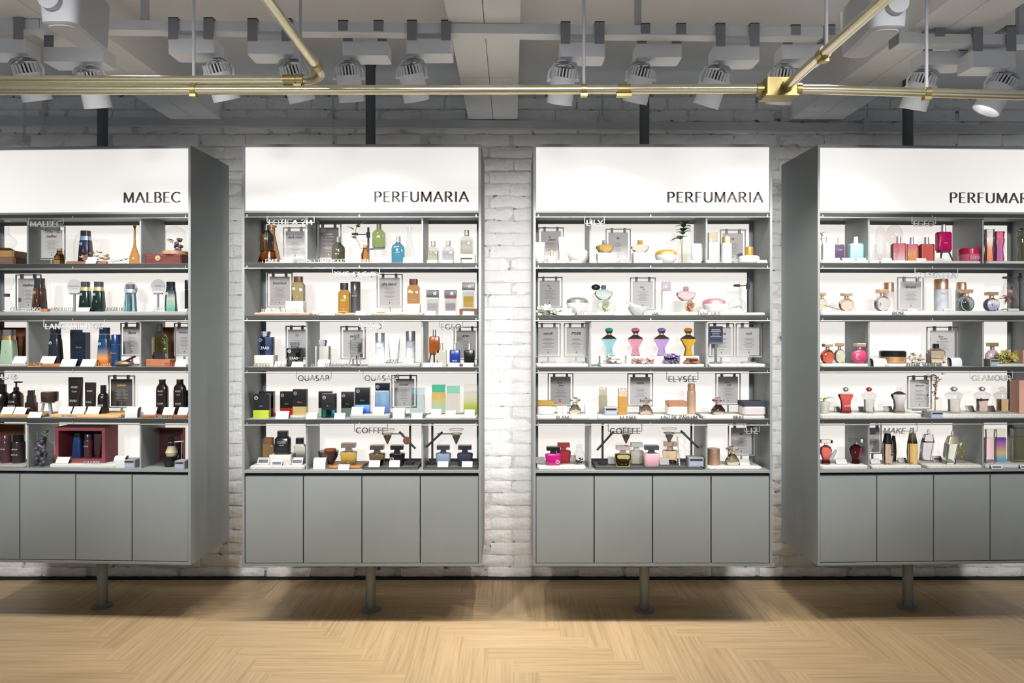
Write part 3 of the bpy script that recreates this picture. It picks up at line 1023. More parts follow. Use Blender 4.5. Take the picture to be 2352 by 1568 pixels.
def emblem(w, col, root, x, y, z):
    mb = MB()
    n = 14
    vs, fs = [], []
    for i in range(n):
        a = 2 * PI * i / n
        vs += [(x + w * math.cos(a), y, z + w * math.sin(a)), (x + .72 * w * math.cos(a), y, z + .72 * w * math.sin(a))]
    for i in range(n):
        j = (i + 1) % n
        fs.append((2 * i, 2 * i + 1, 2 * j + 1, 2 * j))
    mb.add(vs, fs)
    mb.box(x - .45 * w, x + .45 * w, y, y + .0001, z - .12 * w, z + .16 * w, T(x, 0, z) @ RY(-.5) @ T(-x, 0, -z))
    return mb.build('emblem', col, root)


def surf(spec, zf):
    """half width and half depth of a template part at height fraction zf"""
    secs = [(q[0], q[1], q[2] if len(q) > 2 else q[1] * spec[3]) for q in spec[4]]
    for a, b in zip(secs, secs[1:]):
        if a[0] <= zf <= b[0]:
            t = (zf - a[0]) / max(1e-6, b[0] - a[0])
            return a[1] + (b[1] - a[1]) * t, a[2] + (b[2] - a[2]) * t
    return None


def item(c, row, x0, x1, yt, kind, cols, name, label, cat, d=.08, r=0.0, txt=None, emb=None, yaw=0.0, group=None):
    """x0,x1: pixel span; yt: pixel of the top; stands at depth d on shelf `row`, on a riser r high"""
    cols = [cols] if isinstance(cols, str) else list(cols)
    liquid = None
    if cols[0].startswith('L:'):
        liquid = 'g:' + cols[0][2:]
        cols[0] = 't:c9cfcd'
    p, s = lp(c, (x0 + x1) / 2, yt, d)
    zb = SHELF[row - 1] + r
    w, h = (x1 - x0) * s, p.z - zb
    root = thing(name, label, cat, CABM[c] @ T(p.x, d, zb) @ RZ(yaw), group)
    for i, spec in enumerate(K[kind]):
        loft_part(spec, w, h, cols, root)
        if i == 0 and liquid:
            zs = [q[0] for q in spec[4]]
            za, zc = zs[0] + .07, zs[0] + (zs[-1] - zs[0]) * .72
            w0, w1 = surf(spec, za), surf(spec, zc)
            loft_part(('liquid', spec[1], 0, 1, [(za, w0[0] * .84, w0[1] * .8), (zc, w1[0] * .84, w1[1] * .8)]), w, h, [liquid], root)

    def front(zf, x=0.0):
        for spec in K[kind]:
            q = surf(spec, zf)
            if q:
                k = math.sqrt(max(.05, 1 - (x / q[0]) ** 2)) if spec[1] in 'rko' else 1
                return q[1] * w * k
        return 0
    for t in (txt or []):
        # (word, height frac, size frac of w, colour[, vertical])
        mb = typed(t[0], t[2] * w * .3, .15 if t[0].islower() else 0, .01, None if len(t) > 4 else t[2] * w, len(t) > 4)
        if mb.v:
            o = mb.build('print', t[3], root)
            o.location = (0, -front(t[1]) - .0008, t[1] * h)
    if emb:
        emblem(.12 * w, emb[0], root, emb[1] * w, -front(emb[2], emb[1]) - .0008, emb[2] * h)
    return root


def tray(c, row, x0, x1, th, m, name, label, cat='tray', d0=.012, d1=.15, r=0.0, kind='b'):
    pa, _ = lp(c, x0, 760, d0)
    pb, _ = lp(c, x1, 760, d0)
    lim = IW - .004
    xa, xb = max(pa.x, -lim), min(pb.x, lim)
    xc = (xa + xb) / 2
    hw, hd = (xb - xa) / 2, (d1 - d0) / 2
    root = thing(name, label, cat, CABM[c] @ T(xc, (d0 + d1) / 2, SHELF[row - 1] + r))
    q = min(.003, th * .3)
    MB().loft([ring(kind, 0, hw - q, hd - q), ring(kind, q, hw, hd), ring(kind, th - q, hw, hd), ring(kind, th, hw - q, hd - q)]).build('slab', m, root)
    return root


def price(c, row, x0, x1, yt, of, d=.03, r=0.0, grey=False):
    p, s = lp(c, (x0 + x1) / 2, yt, d)
    zb = SHELF[row - 1] + r
    w, h = (x1 - x0) * s, max(.012, min(.034, p.z - zb))
    root = thing('price_card', ('small printed grey card ' if grey else 'small tilted white price card ') + of, 'price card', CABM[c] @ T(p.x, d, zb), 'price cards on the shelves')
    m = RX(-.55)
    MB().box(-w / 2, w / 2, 0, .0012, .0008, h / math.cos(.55), T(0, -.006, 0) @ m).build('card', 'd:e2e2e0', root)
    hb = MB().box(-w / 2 - .0006, w / 2 + .0006, .0014, .0026, 0, h / math.cos(.55) + .0014, T(0, -.006, 0) @ m)
    hb.box(-w / 2, w / 2, -.006, .014, 0, .0008)
    hb.build('holder', 'd:6e7072', root)
    if grey:
        g = MB().box(-w * .4, w * .4, -.0004, 0, h * .25, h * .75, T(0, -.006, 0) @ m)
        g.build('print', 'd:55585c', root)


def leaflet(c, row, x0, x1, yt, of, d=.035, r=0.0):
    p, s = lp(c, (x0 + x1) / 2, yt, d)
    zb = SHELF[row - 1] + r
    w, h = (x1 - x0) * s, p.z - zb
    root = thing('card_holder', 'white curved leaflet holder ' + of, 'card holder', CABM[c] @ T(p.x, d, zb), 'white leaflet holders')
    mb = MB()
    prof = [(-.012, .002), (-.012, .35 * h), (-.010, .7 * h), (-.004, .92 * h), (.006, h), (.02, h)]
    for (ya, za), (yb, zb_) in zip(prof, prof[1:]):
        mb.add([(-w / 2, ya, za), (w / 2, ya, za), (w / 2, yb, zb_), (-w / 2, yb, zb_), (-w / 2, ya + .0015, za), (w / 2, ya + .0015, za), (w / 2, yb + .0015, zb_ - .0015), (-w / 2, yb + .0015, zb_ - .0015)],
               [(0, 1, 2, 3), (7, 6, 5, 4), (0, 3, 7, 4), (1, 5, 6, 2)])
    mb.build('sheet', 'd:dededd', root, False)
    b = MB().box(-w * .55, w * .55, -.018, .022, 0, .002)
    b.box(-w / 2, w / 2, .018, .021, 0, h * .97)
    b.build('stand', 'd:84888a', root)


def tester(c, row, x0, x1, yt, of, d=.05, r=0.0):
    p, s = lp(c, (x0 + x1) / 2, yt, d)
    zb = SHELF[row - 1] + r
    w, h = (x1 - x0) * s, p.z - zb
    root = thing('strip_dispenser', 'grey box with dark slot ' + of, 'dispenser', CABM[c] @ T(p.x, d, zb), 'grey strip dispensers')
    MB().loft([ring('b', 0, w / 2, .03), ring('b', h, w / 2, .03)]).build('case', 'd:8d9093', root)
    MB().box(-w * .4, w * .4, -.0308, -.03, h * .68, h * .86).build('slot', 'd:15171b', root)
    MB().box(-w * .42, w * .42, -.0306, -.03, h * .12, h * .58).build('label_plate', 'd:9aa6bd', root)


def stand(c, row, x0, x1, y0, y1, title, of, d=.165, r=0.0, card='d:c2c0bf', ink='d:3a3838', style='lines', foot=True, tcol=None, cards=.78):
    """wire frame with two clips and a hanging printed card; pixel box of the frame"""
    pa, s = lp(c, x0, y1, d)
    pb, _ = lp(c, x1, y0, d)
    w, h = pb.x - pa.x, pb.z - pa.z
    zs = SHELF[row - 1] + r
    lift = max(.006, pa.z - zs)
    root = thing('card_stand', of, 'card stand', CABM[c] @ T((pa.x + pb.x) / 2, d, zs), 'wire card stands')
    t = .0025
    fr = MB()
    for a in ((-w / 2, -w / 2 + 2 * t, lift, lift + h), (w / 2 - 2 * t, w / 2, lift, lift + h), (-w / 2 + 2 * t, w / 2 - 2 * t, lift, lift + 2 * t), (-w / 2 + 2 * t, w / 2 - 2 * t, lift + h - 2 * t, lift + h)):
        fr.box(a[0], a[1], -t, t, a[2], a[3])
    fr.build('frame', 'd:a4a5a6', root)
    ft = MB()
    ft.box(-.004, .004, -.003, .003, 0, lift)
    if foot:
        ft.loft([ring('r', 0, min(.036, w * .34), .026), ring('r', .005, min(.036, w * .34), .026)])
    else:
        ft.box(-w * .3, w * .3, -.014, .014, 0, .003)
    ft.build('foot', 'd:8f9192', root, True)
    for sx in (-1, 1):
        MB().box(sx * w * .25 - .0055, sx * w * .25 + .0055, -.006, .005, lift + h - .021, lift + h + .002).build('clip', 'd:8a8b8c', root)
    cw, chh = w * cards, h * .83
    zc = lift + h * .055
    cd = MB().box(-cw / 2, cw / 2, -.0012, 0, zc, zc + chh).build('card', card, root)
    pr = MB()
    parts = title.split('|')
    for i, tt in enumerate(parts):
        tm = typed(tt, chh * (.075 if len(parts) > 1 else .1), .3, .028)
        ww = max((abs(v[0]) for v in tm.v), default=0)
        kx = min(1.0, cw * .42 / ww) if ww else 1
        off = (i - .5) * .1 * cw * (len(parts) > 1)
        pr.add([(v[0] * kx + off, -.0016, v[2] + zc + chh * (.78 - .09 * i)) for v in tm.v], tm.f)
    if tcol:
        pr.build('title', tcol, cd)
        pr = MB()
    nl = 8
    for i in range(nl):
        wl = cw * (.30 if style == 'lines' else .2) * (.75 + .25 * math.sin(i * 2.1 + len(title)))
        z = zc + chh * (.60 - i * .045)
        xo = 0 if style == 'lines' else -cw * .02
        pr.box(xo - wl, xo + wl, -.0015, -.0013, z, z + chh * .009)
    if style != 'lines':
        pr.box(-cw * .24, -cw * .235, -.0015, -.0013, zc + chh * .2, zc + chh * .64)
    pr.box(-cw * .16, cw * .16, -.0015, -.0013, zc + chh * .2, zc + chh * .207)
    pr.add([(-.0025, -.0015, zc + chh * .075), (.0025, -.0015, zc + chh * .075), (.0015, -.0015, zc + chh * .12), (0, -.0015, zc + chh * .155), (-.0015, -.0015, zc + chh * .12)], [(0, 1, 2, 3, 4)])
    pr.build('print', ink, cd)
    return root


def hang(c, row, b0, b1, yl, text, of, col='d:8b8d8e', serif=False, slant=0.0):
    """cut-out letter sign on a wire bracket hung from the shelf rod; pixel x-span of bracket, y of letter foot"""
    d = -.004
    zrod = (1.914 - .029) if row == 1 else SHELF[row - 2] - .026
    pa, s = lp(c, b0, yl, d)
    pb, _ = lp(c, b1, yl, d)
    zl = pa.z
    root = thing('hanging_sign', of, 'sign', CABM[c] @ T((pa.x + pb.x) / 2, d, zl), 'cut-out word signs hung from the shelf rods')
    w = pb.x - pa.x
    H = .0235
    top = zrod - zl + .004
    mid = H * .42
    pts = [(-w / 2 + .004, .005, top - .005), (-w / 2 + .001, .004, top), (-w / 2, -.002, top - .001), (-w / 2, -.002, mid), (w / 2, -.002, mid), (w / 2, -.002, top - .001), (w / 2 - .001, .004, top), (w / 2 - .004, .005, top - .005)]
    mb = MB()
    for a, b in zip(pts, pts[1:]):
        mb.tube([a, b], .0016, 6)
    mb.build('wire_bracket', col, root)
    word(text, w - .016, H, .003, tv=.22 if serif else .18, th=.10 if serif else .12, serif=serif, slant=slant).build('lettering', col, root).location = (0, -.003, 0)
    return root


def letters(c, row, x0, x1, text, of, col='d:9a9a98', d=.012, r=0.0, hp=7.5, strip=True):
    pa, s = lp(c, x0, 760, d)
    pb, _ = lp(c, x1, 760, d)
    root = thing('standing_letters', of, 'sign', CABM[c] @ T((pa.x + pb.x) / 2, d, SHELF[row - 1] + r), 'small standing word signs')
    w = pb.x - pa.x
    h = hp * s
    zs = .003
    MB().box(-w / 2, w / 2, -.001, .006, 0, zs).build('base_strip', col, root)
    o = word(text, w * .97, h, .003, tv=.18, th=.08, serif=True).build('lettering', col, root)
    o.location = (0, 0, zs)
    return root


def leaf_mesh(L, W, m, bend=.25):
    key = ('leaf', round(L, 4), round(W, 4), m, bend)
    if key in _TY:
        return _TY[key]
    n = 6
    vs, fs = [], []
    for i in range(n + 1):
        t = i / n
        ww = W * math.sin(PI * min(.98, max(.02, t)) ** .8)
        z = -bend * L * t * t
        vs += [(-ww, L * t, z + ww * .25), (0, L * t, z), (ww, L * t, z + ww * .25)]
    for i in range(n):
        a = i * 3
        fs += [(a, a + 1, a + 4, a + 3), (a + 1, a + 2, a + 5, a + 4)]
    k = len(vs)
    vs += [(x, y, z - .0006) for x, y, z in vs]
    fs += [tuple(reversed([i + k for i in f])) for f in fs[:2 * n]]
    _TY[key] = MB().add(vs, fs).mesh('leaf', m, True, 60)
    return _TY[key]


def sprig(root, pts, n, L, W, m, stem='d:5d6b3a', rs=1, up=.6, t0=.1):
    """stem along pts with n leaves, each its own part"""
    MB().tube(pts, .0012, 6).build('stem', stem, root)
    rr_ = random.Random(rs)
    P_ = [Vector(p) for p in pts]
    for i in range(n):
        t = (t0 + (1 - t0) * i / max(1, n - 1)) * (len(P_) - 1)
        k = min(int(t), len(P_) - 2)
        p = P_[k].lerp(P_[k + 1], t - k)
        a = i * 2.4 + rr_.uniform(-.4, .4)
        s_ = rr_.uniform(.75, 1.15)
        o = link('leaf', leaf_mesh(L, W, m), root)
        o.matrix_local = T(*p) @ RZ(a) @ RX(up + rr_.uniform(-.3, .3)) @ Matrix.Scale(s_, 4)


_BL = {}


def blossom_mesh(rad, m, petals=5, cup=.5):
    key = (round(rad, 4), m, petals)
    if key not in _BL:
        mb = MB()
        for k in range(petals):
            vs = []
            for i in range(5):
                t = i / 4
                ww = rad * .42 * math.sin(PI * min(.97, .08 + t * .85))
                z = rad * cup * t * t
                vs += [(-ww, rad * t, z), (ww, rad * t, z)]
            mb.add(vs, [(2 * i, 2 * i + 1, 2 * i + 3, 2 * i + 2) for i in range(4)], RZ(2 * PI * k / petals))
        mb.sphere((0, 0, rad * .12), rad * .16, n=6, m=4)
        _BL[key] = mb.mesh('blossom', m, True, 60)
    return _BL[key]


def posy(c, row, x0, x1, yt, mats, n, rad, name, label, cat, d=.05, r=0.0, leaf=None, nl=0, seed=1, dep=.03):
    """a loose heap of blossoms lying on the shelf; every blossom a part"""
    p, s = lp(c, (x0 + x1) / 2, yt, d)
    zb = SHELF[row - 1] + r
    w, h = (x1 - x0) * s, max(.008, p.z - zb)
    root = thing(name, label, cat, CABM[c] @ T(p.x, d, zb))
    rr_ = random.Random(seed)
    rad *= s
    for i in range(n):
        u = rr_.uniform(-.5, .5)
        o = link('blossom', blossom_mesh(rad, mats[i % len(mats)], 5 if rad > .006 else 4), root)
        zz = rr_.uniform(.15, 1) * (h - rad * .3) * math.sqrt(max(.1, 1 - (1.7 * u) ** 2))
        if i == 0:
            zz = rad * .15
        o.matrix_local = T(u * (w - rad), rr_.uniform(-dep / 2, dep / 2), max(rad * .4, zz)) @ RZ(rr_.uniform(0, 6)) @ RX(rr_.uniform(-1.3, .3)) @ Matrix.Scale(rr_.uniform(.8, 1.15), 4)
    for i in range(nl):
        o = link('leaf', leaf_mesh(rad * 2.2, rad * .45, leaf), root)
        o.matrix_local = T(rr_.uniform(-.4, .4) * w, rr_.uniform(-dep / 2, dep / 2), rr_.uniform(.1, .5) * h + .002) @ RZ(rr_.uniform(0, 6)) @ RX(rr_.uniform(-.2, .5))
    st = MB()
    st.tube([(-w * .35, 0, .0015), (0, .004, .003), (w * .35, 0, .0015)], .0012, 5)
    st.build('stem', leaf or 'd:8a7a55', root)
    return root


def heap(c, row, x0, x1, yt, m, n, name, label, cat, part, d=.05, r=0.0, seed=1, flat=.25, ln=.5):
    """pieces of bark / stones lying in a heap, each a part"""
    p, s = lp(c, (x0 + x1) / 2, yt, d)
    zb = SHELF[row - 1] + r
    w, h = (x1 - x0) * s, max(.006, p.z - zb)
    root = thing(name, label, cat, CABM[c] @ T(p.x, d, zb))
    rr_ = random.Random(seed)
    a = w * ln / 2
    me = MB().sphere((0, 0, 0), a, a * .45, max(.0025, h * flat), n=8, m=4).mesh(part, m)
    hz = max(.0025, h * flat)
    for i in range(n):
        u = 0 if n == 1 else (-.5 + i / (n - 1)) * (w - 2 * a)
        lay = (i % 3) if n > 3 else 0
        o = link(part, me, root)
        o.matrix_local = T(u * (1 - .25 * lay), rr_.uniform(-.01, .01), hz + lay * (h - 2 * hz) / 2) @ RZ(rr_.uniform(-.5, .5)) @ RY(rr_.uniform(-.12, .12) * (lay > 0))
    return root


def disc_sign(c, row, cx, cy, rp, yb, text, of, d=.09, r=0.0):
    p, s = lp(c, cx, cy, d)
    zb = SHELF[row - 1] + r
    root = thing('round_sign', of, 'sign', CABM[c] @ T(p.x, d, zb), 'round signs on thin posts')
    rad = rp * s
    h = p.z - zb
    mb = MB()
    mb.tube([(0, -.0015, h), (0, .0015, h)], rad, 28)
    pl = mb.build('disc', 'd:cfcfce', root)
    tm = typed(text, rad * .3, .25, .01)
    tm.v = [(v[0], -.0022, v[2] + h + rad * .1) for v in tm.v]
    tm.box(-rad * .45, rad * .45, -.0022, -.002, h - rad * .28, h - rad * .24)
    tm.build('print', 'd:8d8d8d', pl)
    MB().box(-rad * .62, rad * .62, -.005, .005, h - rad * 1.05, h - rad * .82).build('clamp', 'd:75777a', root)
    po = MB().box(-.0045, .0045, -.003, .003, 0, h - rad)
    po.loft([ring('r', 0, .022, .022), ring('r', .003, .022, .022)])
    po.build('post', 'd:75777a', root)


def lab_stand(c, row, xr, ytop, of, d=.12, r=0.0, base=True, arms=()):
    """upright rod with clamps. arms: (kind, x pixel, y pixel, extra)"""
    p, s = lp(c, xr, ytop, d)
    zb = SHELF[row - 1] + r
    H = p.z - zb
    root = thing('lab_stand', of, 'stand', CABM[c] @ T(p.x, d, zb), 'metal laboratory stands')
    DK = 'd:3f4143'
    MB().tube([(0, 0, .003), (0, 0, H)], .0052, 10).build('rod', DK, root)
    if base:
        MB().loft([ring('r', 0, .021, .021), ring('r', .009, .021, .021), ring('r', .012, .012, .012)]).build('base', DK, root, True)
    else:
        MB().loft([ring('b', 0, .02, .03), ring('b', .004, .02, .03)]).build('base', DK, root)
    for a in arms:
        q, s2 = lp(c, a[1], a[2], d - .012)
        x, z = q.x - p.x, q.z - zb
        if a[0] == 'clamp':
            mb = MB()
            mb.tube([(0, -.012, z), (x, -.012, z)], .0025, 8)
            mb.loft([ring('r', z - .014, .009, .009, 0, 0), ring('r', z + .012, .009, .009, 0, 0)])
            mb.tube([(x - .014, -.012, z + .001), (x + .014, -.012, z + .001)], [.005, .007], 8)
            mb.build('clamp', DK, root)
        elif a[0] == 'plate':
            MB().loft([ring('r', z, .030, .024, x, -.02), ring('r', z + .003, .034, .027, x, -.02)]).build('plate', 'd:c9c9c6', root, True)
            mb = MB()
            mb.tube([(0, 0, z + .001), (x * .6, -.012, z + .001)], .003, 8)
            mb.build('plate_arm', DK, root)
        elif a[0] == 'swing':
            # diagonal clamp bar crossing the rod, with a ring arm carrying a glass funnel
            q2, _ = lp(c, a[3], a[4], d - .014)
            x2, z2 = q2.x - p.x, q2.z - zb
            dx, dz = x2, z2 - z
            mb = MB()
            mb.tube([(x2, -.014, z2), (0, -.014, z), (-dx * .55, -.014, z - dz * .55)], .0052, 8)
            mb.build('clamp_bar', DK, root)
            qf, s3 = lp(c, a[5], a[6], d - .014)
            xf, zf = qf.x - p.x, qf.z - zb
            R_ = 17 * s3
            mb = MB()
            mb.tube([(x2 + (x2 - xf) * .35, -.014, zf), (xf + (R_ * .75 if x2 > xf else -R_ * .75), -.014, zf)], .0022, 6)
            mb.tube([(xf + R_ * .72 * math.cos(t), -.014 + R_ * .72 * math.sin(t), zf) for t in [2 * PI * k / 16 for k in range(17)]], .0018, 6)
            mb.build('ring_arm', DK, root)
            fn = MB()
            fn.loft([ring('r', zf - R_ * 1.55, R_ * .05, R_ * .05, xf, -.014), ring('r', zf - .001, R_ * .7, R_ * .7, xf, -.014), ring('r', zf + R_ * .62, R_, R_, xf, -.014)])
            fn = fn.build('funnel', 't:f2efe6', root, True)
            MB().loft([ring('r', zf - R_ * 1.35, R_ * .08, R_ * .08, xf, -.014), ring('r', zf - R_ * .25, R_ * .56, R_ * .56, xf, -.014)]).build('coffee_filter', 'd:6b6152', fn, True)
            mb = MB()
            mb.tube([(xf + R_ * math.cos(t), -.014 + R_ * math.sin(t), zf + R_ * .62) for t in [2 * PI * k / 20 for k in range(21)]], .0009, 5)
            mb.build('rim', 'd:cfc9b8', fn)
            if len(a) > 7:
                mb = MB()
                mb.tube([(a[7] * s3, -.022, z + a[8] * s3), (a[7] * s3, -.019, z + a[8] * s3)], 9 * s3, 18)
                mb.build('tag', 'd:8a5440', root)
    return root


def multi(c, xc, row, d, r, name, label, cat):
    """root for a hand-built thing; returns root and the pixel scale"""
    p, s = lp(c, xc, 760, d)
    return thing(name, label, cat, CABM[c] @ T(p.x, d, SHELF[row - 1] + r)), s

BLK, DKB = 'p:1b1c1e', 'p:2a1c18'
GREY = 'd:8e9191'
WHT = 'd:d4d4d1'
BOT = 'perfume_bottle'
pb = 'perfume bottle'

# ============================================================ cabinet 1, row 1
c, r_ = 1, 1
item(c, 1, -40, 62, 594, 'block', ['w:7a5a48'], 'book', 'worn brown book lying at the bottom beside the glass flask', 'book', d=.09)
b1h = lp(1, 10, 594, .09)[0].z - SHELF[0]
item(c, 1, -40, 58, 579, 'block', ['w:b98f58'], 'book', 'tan cloth book lying on top of the worn brown book', 'book', d=.09, r=b1h + .0005)
b2h = lp(1, 10, 579, .09)[0].z - SHELF[0]
heap(c, 1, -14, 40, 569, 'w:6e4023', 9, 'bark_nest', 'shaggy brown bark nest lying on the tan book', 'bark', 'bark_strip', d=.08, r=b2h + .001, seed=3, flat=.3)
item(c, 1, -16, 34, 507, 'flask', ['t:e9eef0'], 'glass_flask', 'clear round-bottom glass flask resting on the bark nest', 'flask', d=.115, r=b2h + .016)
stand(c, 1, 88, 150, 519, 597, 'malbec', 'wire card stand under the hanging sign of the leftmost cabinet, top shelf', d=.085)
item(c, 1, 126, 148, 571, 'cork', ['g:7a4a12', 'd:b48a58'], 'apothecary_bottle', 'small amber apothecary bottle with cork on the leftmost cabinet\'s top shelf', 'bottle', d=.06)
item(c, 1, 171, 212, 531, 'cloche', ['t:f0f3f3'], 'glass_cloche', 'clear glass dome behind the blue and brown tapered bottle', 'cloche', d=.155)
tray(c, 1, 150, 242, .014, 'w:8a6250', 'wooden_tray', 'thin brown wooden tray under the blue and brown tapered bottle', d0=.03, d1=.13)
item(c, 1, 183, 211, 530, 'taper', ['P:2b1713,241a26,22304f', 'm:9db4cc', 'p:2b2d30'], BOT, 'tapered blue and brown bottle with silver collar behind dried flowers', pb, d=.095, r=.0145, txt=[('malbec', .36, .22, 'd:c9c9cc', 1)], emb=('d:d5d5d8', -.2, .58))
posy(c, 1, 186, 252, 577, ['d:d9c3a4', 'd:cbbd92', 'd:e2d4bd'], 16, 8, 'dried_flowers', 'bunch of cream dried flower pods lying on the brown tray', 'dried flowers', d=.05, r=.0145, seed=4)
root, s = multi(1, 262, 1, .045, 0, 'eucalyptus_sprig', 'pale green eucalyptus sprig lying beside the amber decanter', 'sprig')
sprig(root, [(-.06, 0, .006), (0, .003, .012), (.06, 0, .022)], 12, .024, .011, 'd:a9bba6', rs=6, up=.35)
price(c, 1, 197, 221, 588, 'before the blue and brown tapered bottle', d=.018)
letters(c, 1, 248, 286, 'MALBEC', 'small pale standing word on the shelf edge left of the amber decanter', 'd:c8c8c5')
item(c, 1, 298, 321, 517, 'decanter', ['g:9a5418'], 'decanter', 'amber glass decanter with long thin neck beside a grey divider', 'decanter', d=.07)
root, s = multi(1, 386, 1, .095, 0, 'wooden_box', 'dark red wooden box with round brass clasp on the top shelf', 'box')
H1 = lp(1, 386, 584, .05)[0].z - SHELF[0]
MB().loft([ring('b', 0, 44 * s, .05), ring('b', H1 * .74, 44 * s, .05)]).build('body', 'w:5a2422', root)
MB().loft([ring('b', H1 * .76, 44 * s, .05), ring('b', H1, 44 * s, .05)]).build('lid', 'w:62292a', root)
mb = MB(); mb.tube([(-10 * s, -.053, H1 * .62), (-10 * s, -.049, H1 * .62)], .0125, 18)
cl = mb.build('clasp', 'm:c9b98a', root)
mb = MB(); mb.sphere((-10 * s, -.054, H1 * .62), .005); mb.build('knob', 'm:d8cba4', cl)
item(c, 1, 374, 432, 578, 'cylinder', ['w:9a7456'], 'wooden_disc', 'round wooden base standing on the dark red box', 'disc', d=.095, r=H1 + .0005)
H2 = lp(1, 403, 578, .095)[0].z - SHELF[0] + .0006
item(c, 1, 379, 428, 519, 'cloche', ['t:f0f3f3'], 'glass_cloche', 'clear glass dome over dried grapes on the round wooden base', 'cloche', d=.095, r=H2)
root, s = multi(1, 405, 1, .095, H2, 'grape_bunch', 'dried dark grapes with a sage leaf under the glass dome', 'grapes')
gm = MB().sphere((0, 0, 0), .0078, n=10, m=6).mesh('grape', 'd:5b4a4e')
rr = random.Random(2)
for k in range(18):
    o = link('grape', gm, root)
    zz = rr.uniform(.008, .058)
    o.location = (rr.uniform(-.014, .018) + zz * .1, rr.uniform(-.012, .012), zz if k else .008)
for k in range(3):
    o = link('leaf', leaf_mesh(.034, .014, 'd:aebcb0'), root)
    o.matrix_local = T(-.004, -.012, .035 + .006 * k) @ RZ(1.1 + .5 * k) @ RX(.5)
hang(c, 1, 67, 146, 520, 'MALBEC', 'hanging letter sign in the leftmost cabinet above the first card stand', 'd:b0b3b5', True)

# row 2 (continuous grey slab)
tray(c, 2, -60, 431, .018, GREY, 'shelf_slab', 'long grey slab covering the second shelf of the leftmost cabinet', d0=.008, d1=.19)
q = .0185
item(c, 2, -2, 33, 640, 'chemex', ['t:e8eef0', 'd:4c4743'], 'coffee_maker', 'hourglass-shaped clear glass vessel with dark collar at the left edge', 'glass vessel', d=.09, r=q)
stand(c, 2, 36, 95, 630, 712, 'malbec', 'wire card stand behind the all-dark brown tapered bottle', r=q, style='side')
item(c, 2, 77, 105, 639, 'taper', ['G:140c0a,2a120b,3a1c10', 'p:3a3a3b', 'p:3a3c3e'], BOT, 'tall all-dark brown tapered bottle on the leftmost cabinet\'s second shelf', pb, d=.10, r=q, txt=[('malbec', .34, .2, 'd:d8d2c4', 1)], emb=('d:dddddd', -.22, .58))
letters(c, 2, 22, 94, 'CLUB INTENSO', 'pale standing words before the all-dark brown tapered bottle', 'd:d5d5d2', r=q)
item(c, 2, 94, 113, 709, 'block', ['d:b4704c'], 'terracotta_block', 'small terracotta block between two standing words', 'block', d=.045, r=q)
letters(c, 2, 115, 168, 'ABSOLUTO', 'grey standing word left of the first gold-collared bottle', 'd:9a9a9a', r=q)
disc_sign(c, 2, 171, 658, 17, 716, 'absoluto', 'round sign on a post left of the gold-collared bottles', r=q)
for (xa, xb, lab) in ((184, 209, 'left one of two dark green tapered bottles with gold collars'), (214, 240, 'right one of two dark green tapered bottles with gold collars')):
    item(c, 2, xa, xb, 647, 'taper', ['p:10231f', 'm:d8c58a', 'p:454648'], BOT, lab, pb, d=.08, r=q, txt=[('malbec', .34, .2, 'd:b9c4bd', 1)], emb=('d:dfe5e2', -.22, .58), group='dark green tapered bottles')
price(c, 2, 176, 206, 706, 'below the left gold-collared bottle', r=q)
letters(c, 2, 241, 286, 'MAGNETIC', 'dark standing word left of the light blue tapered bottle', 'd:8a8a88', r=q)
disc_sign(c, 2, 300, 664, 16, 716, 'magnetic', 'round sign behind the light blue tapered bottle', d=.13, r=q)
item(c, 2, 287, 312, 653, 'taper', ['g:7cc4d8', 'm:c3d3e0', 'p:55585b'], BOT, 'light blue tapered bottle with silver collar', pb, d=.06, r=q, txt=[('malbec', .34, .2, 'd:2a6a80', 1)])
disc_sign(c, 2, 363, 658, 17, 716, 'vert', 'round sign on a post left of the green and black tapered bottle', r=q)
price(c, 2, 338, 354, 709, 'below the right round sign', r=q)
letters(c, 2, 356, 380, 'VERT', 'short pale standing word left of the green and black tapered bottle', 'd:c4c4c2', r=q)
item(c, 2, 380, 405, 647, 'taper', ['G:2f9a78,7cc6a8,bfe0d0,22303c', 'p:14202c', 'p:1c1e20'], BOT, 'tapered bottle clear green below and black above', pb, d=.07, r=q, emb=('d:e8e8e8', -.22, .6))
price(c, 2, 410, 431, 709, 'right of the green and black tapered bottle', r=q)
item(c, 2, 425, 432.5, 643, 'squarecan', [BLK], 'spray_can', 'narrow black can against the right side panel', 'can', d=.12, r=q)

# row 3
tray(c, 3, -40, 60, .012, 's:a7a39c', 'stone_tray', 'grey tray under the sage green tapered bottle', d0=.012, d1=.15)
root, s = multi(1, 22, 3, .19, 0, 'wooden_backdrop', 'brown wooden panel behind the sage green tapered bottle', 'backdrop')
hh = lp(1, 22, 752, .19)[0].z - SHELF[2]
MB().box(-46 * s, 38 * s, -.005, .005, 0, hh).build('board', 'w:6b3c1c', root)
MB().box(-46 * s, 38 * s, -.02, -.005, 0, .012).build('ledge', 'w:6b3c1c', root)
item(c, 3, -24, 4.5, 757, 'taper', [BLK], BOT, 'black tapered bottle cut by the left picture edge', pb, d=.07, r=.0125)
item(c, 3, 5, 37, 757, 'taper', ['p:9db59d', 'm:c9a76a', 'p:75777a'], BOT, 'sage green tapered bottle with gold collar by the brown panel', pb, d=.075, r=.0125, txt=[('malbec', .34, .2, 'd:55705c', 1)])
price(c, 3, 28, 60, 817, 'before the sage green tapered bottle', r=.0125, d=.028)
hang(c, 3, 101, 241, 755, 'LANÇAMENTOS', 'long hanging letter sign over the black and navy bottles of the leftmost cabinet', 'd:b7b9ba')
letters(c, 3, 64, 95, 'BLACK', 'orange standing word beside a small wooden tray', 'd:c0813f')
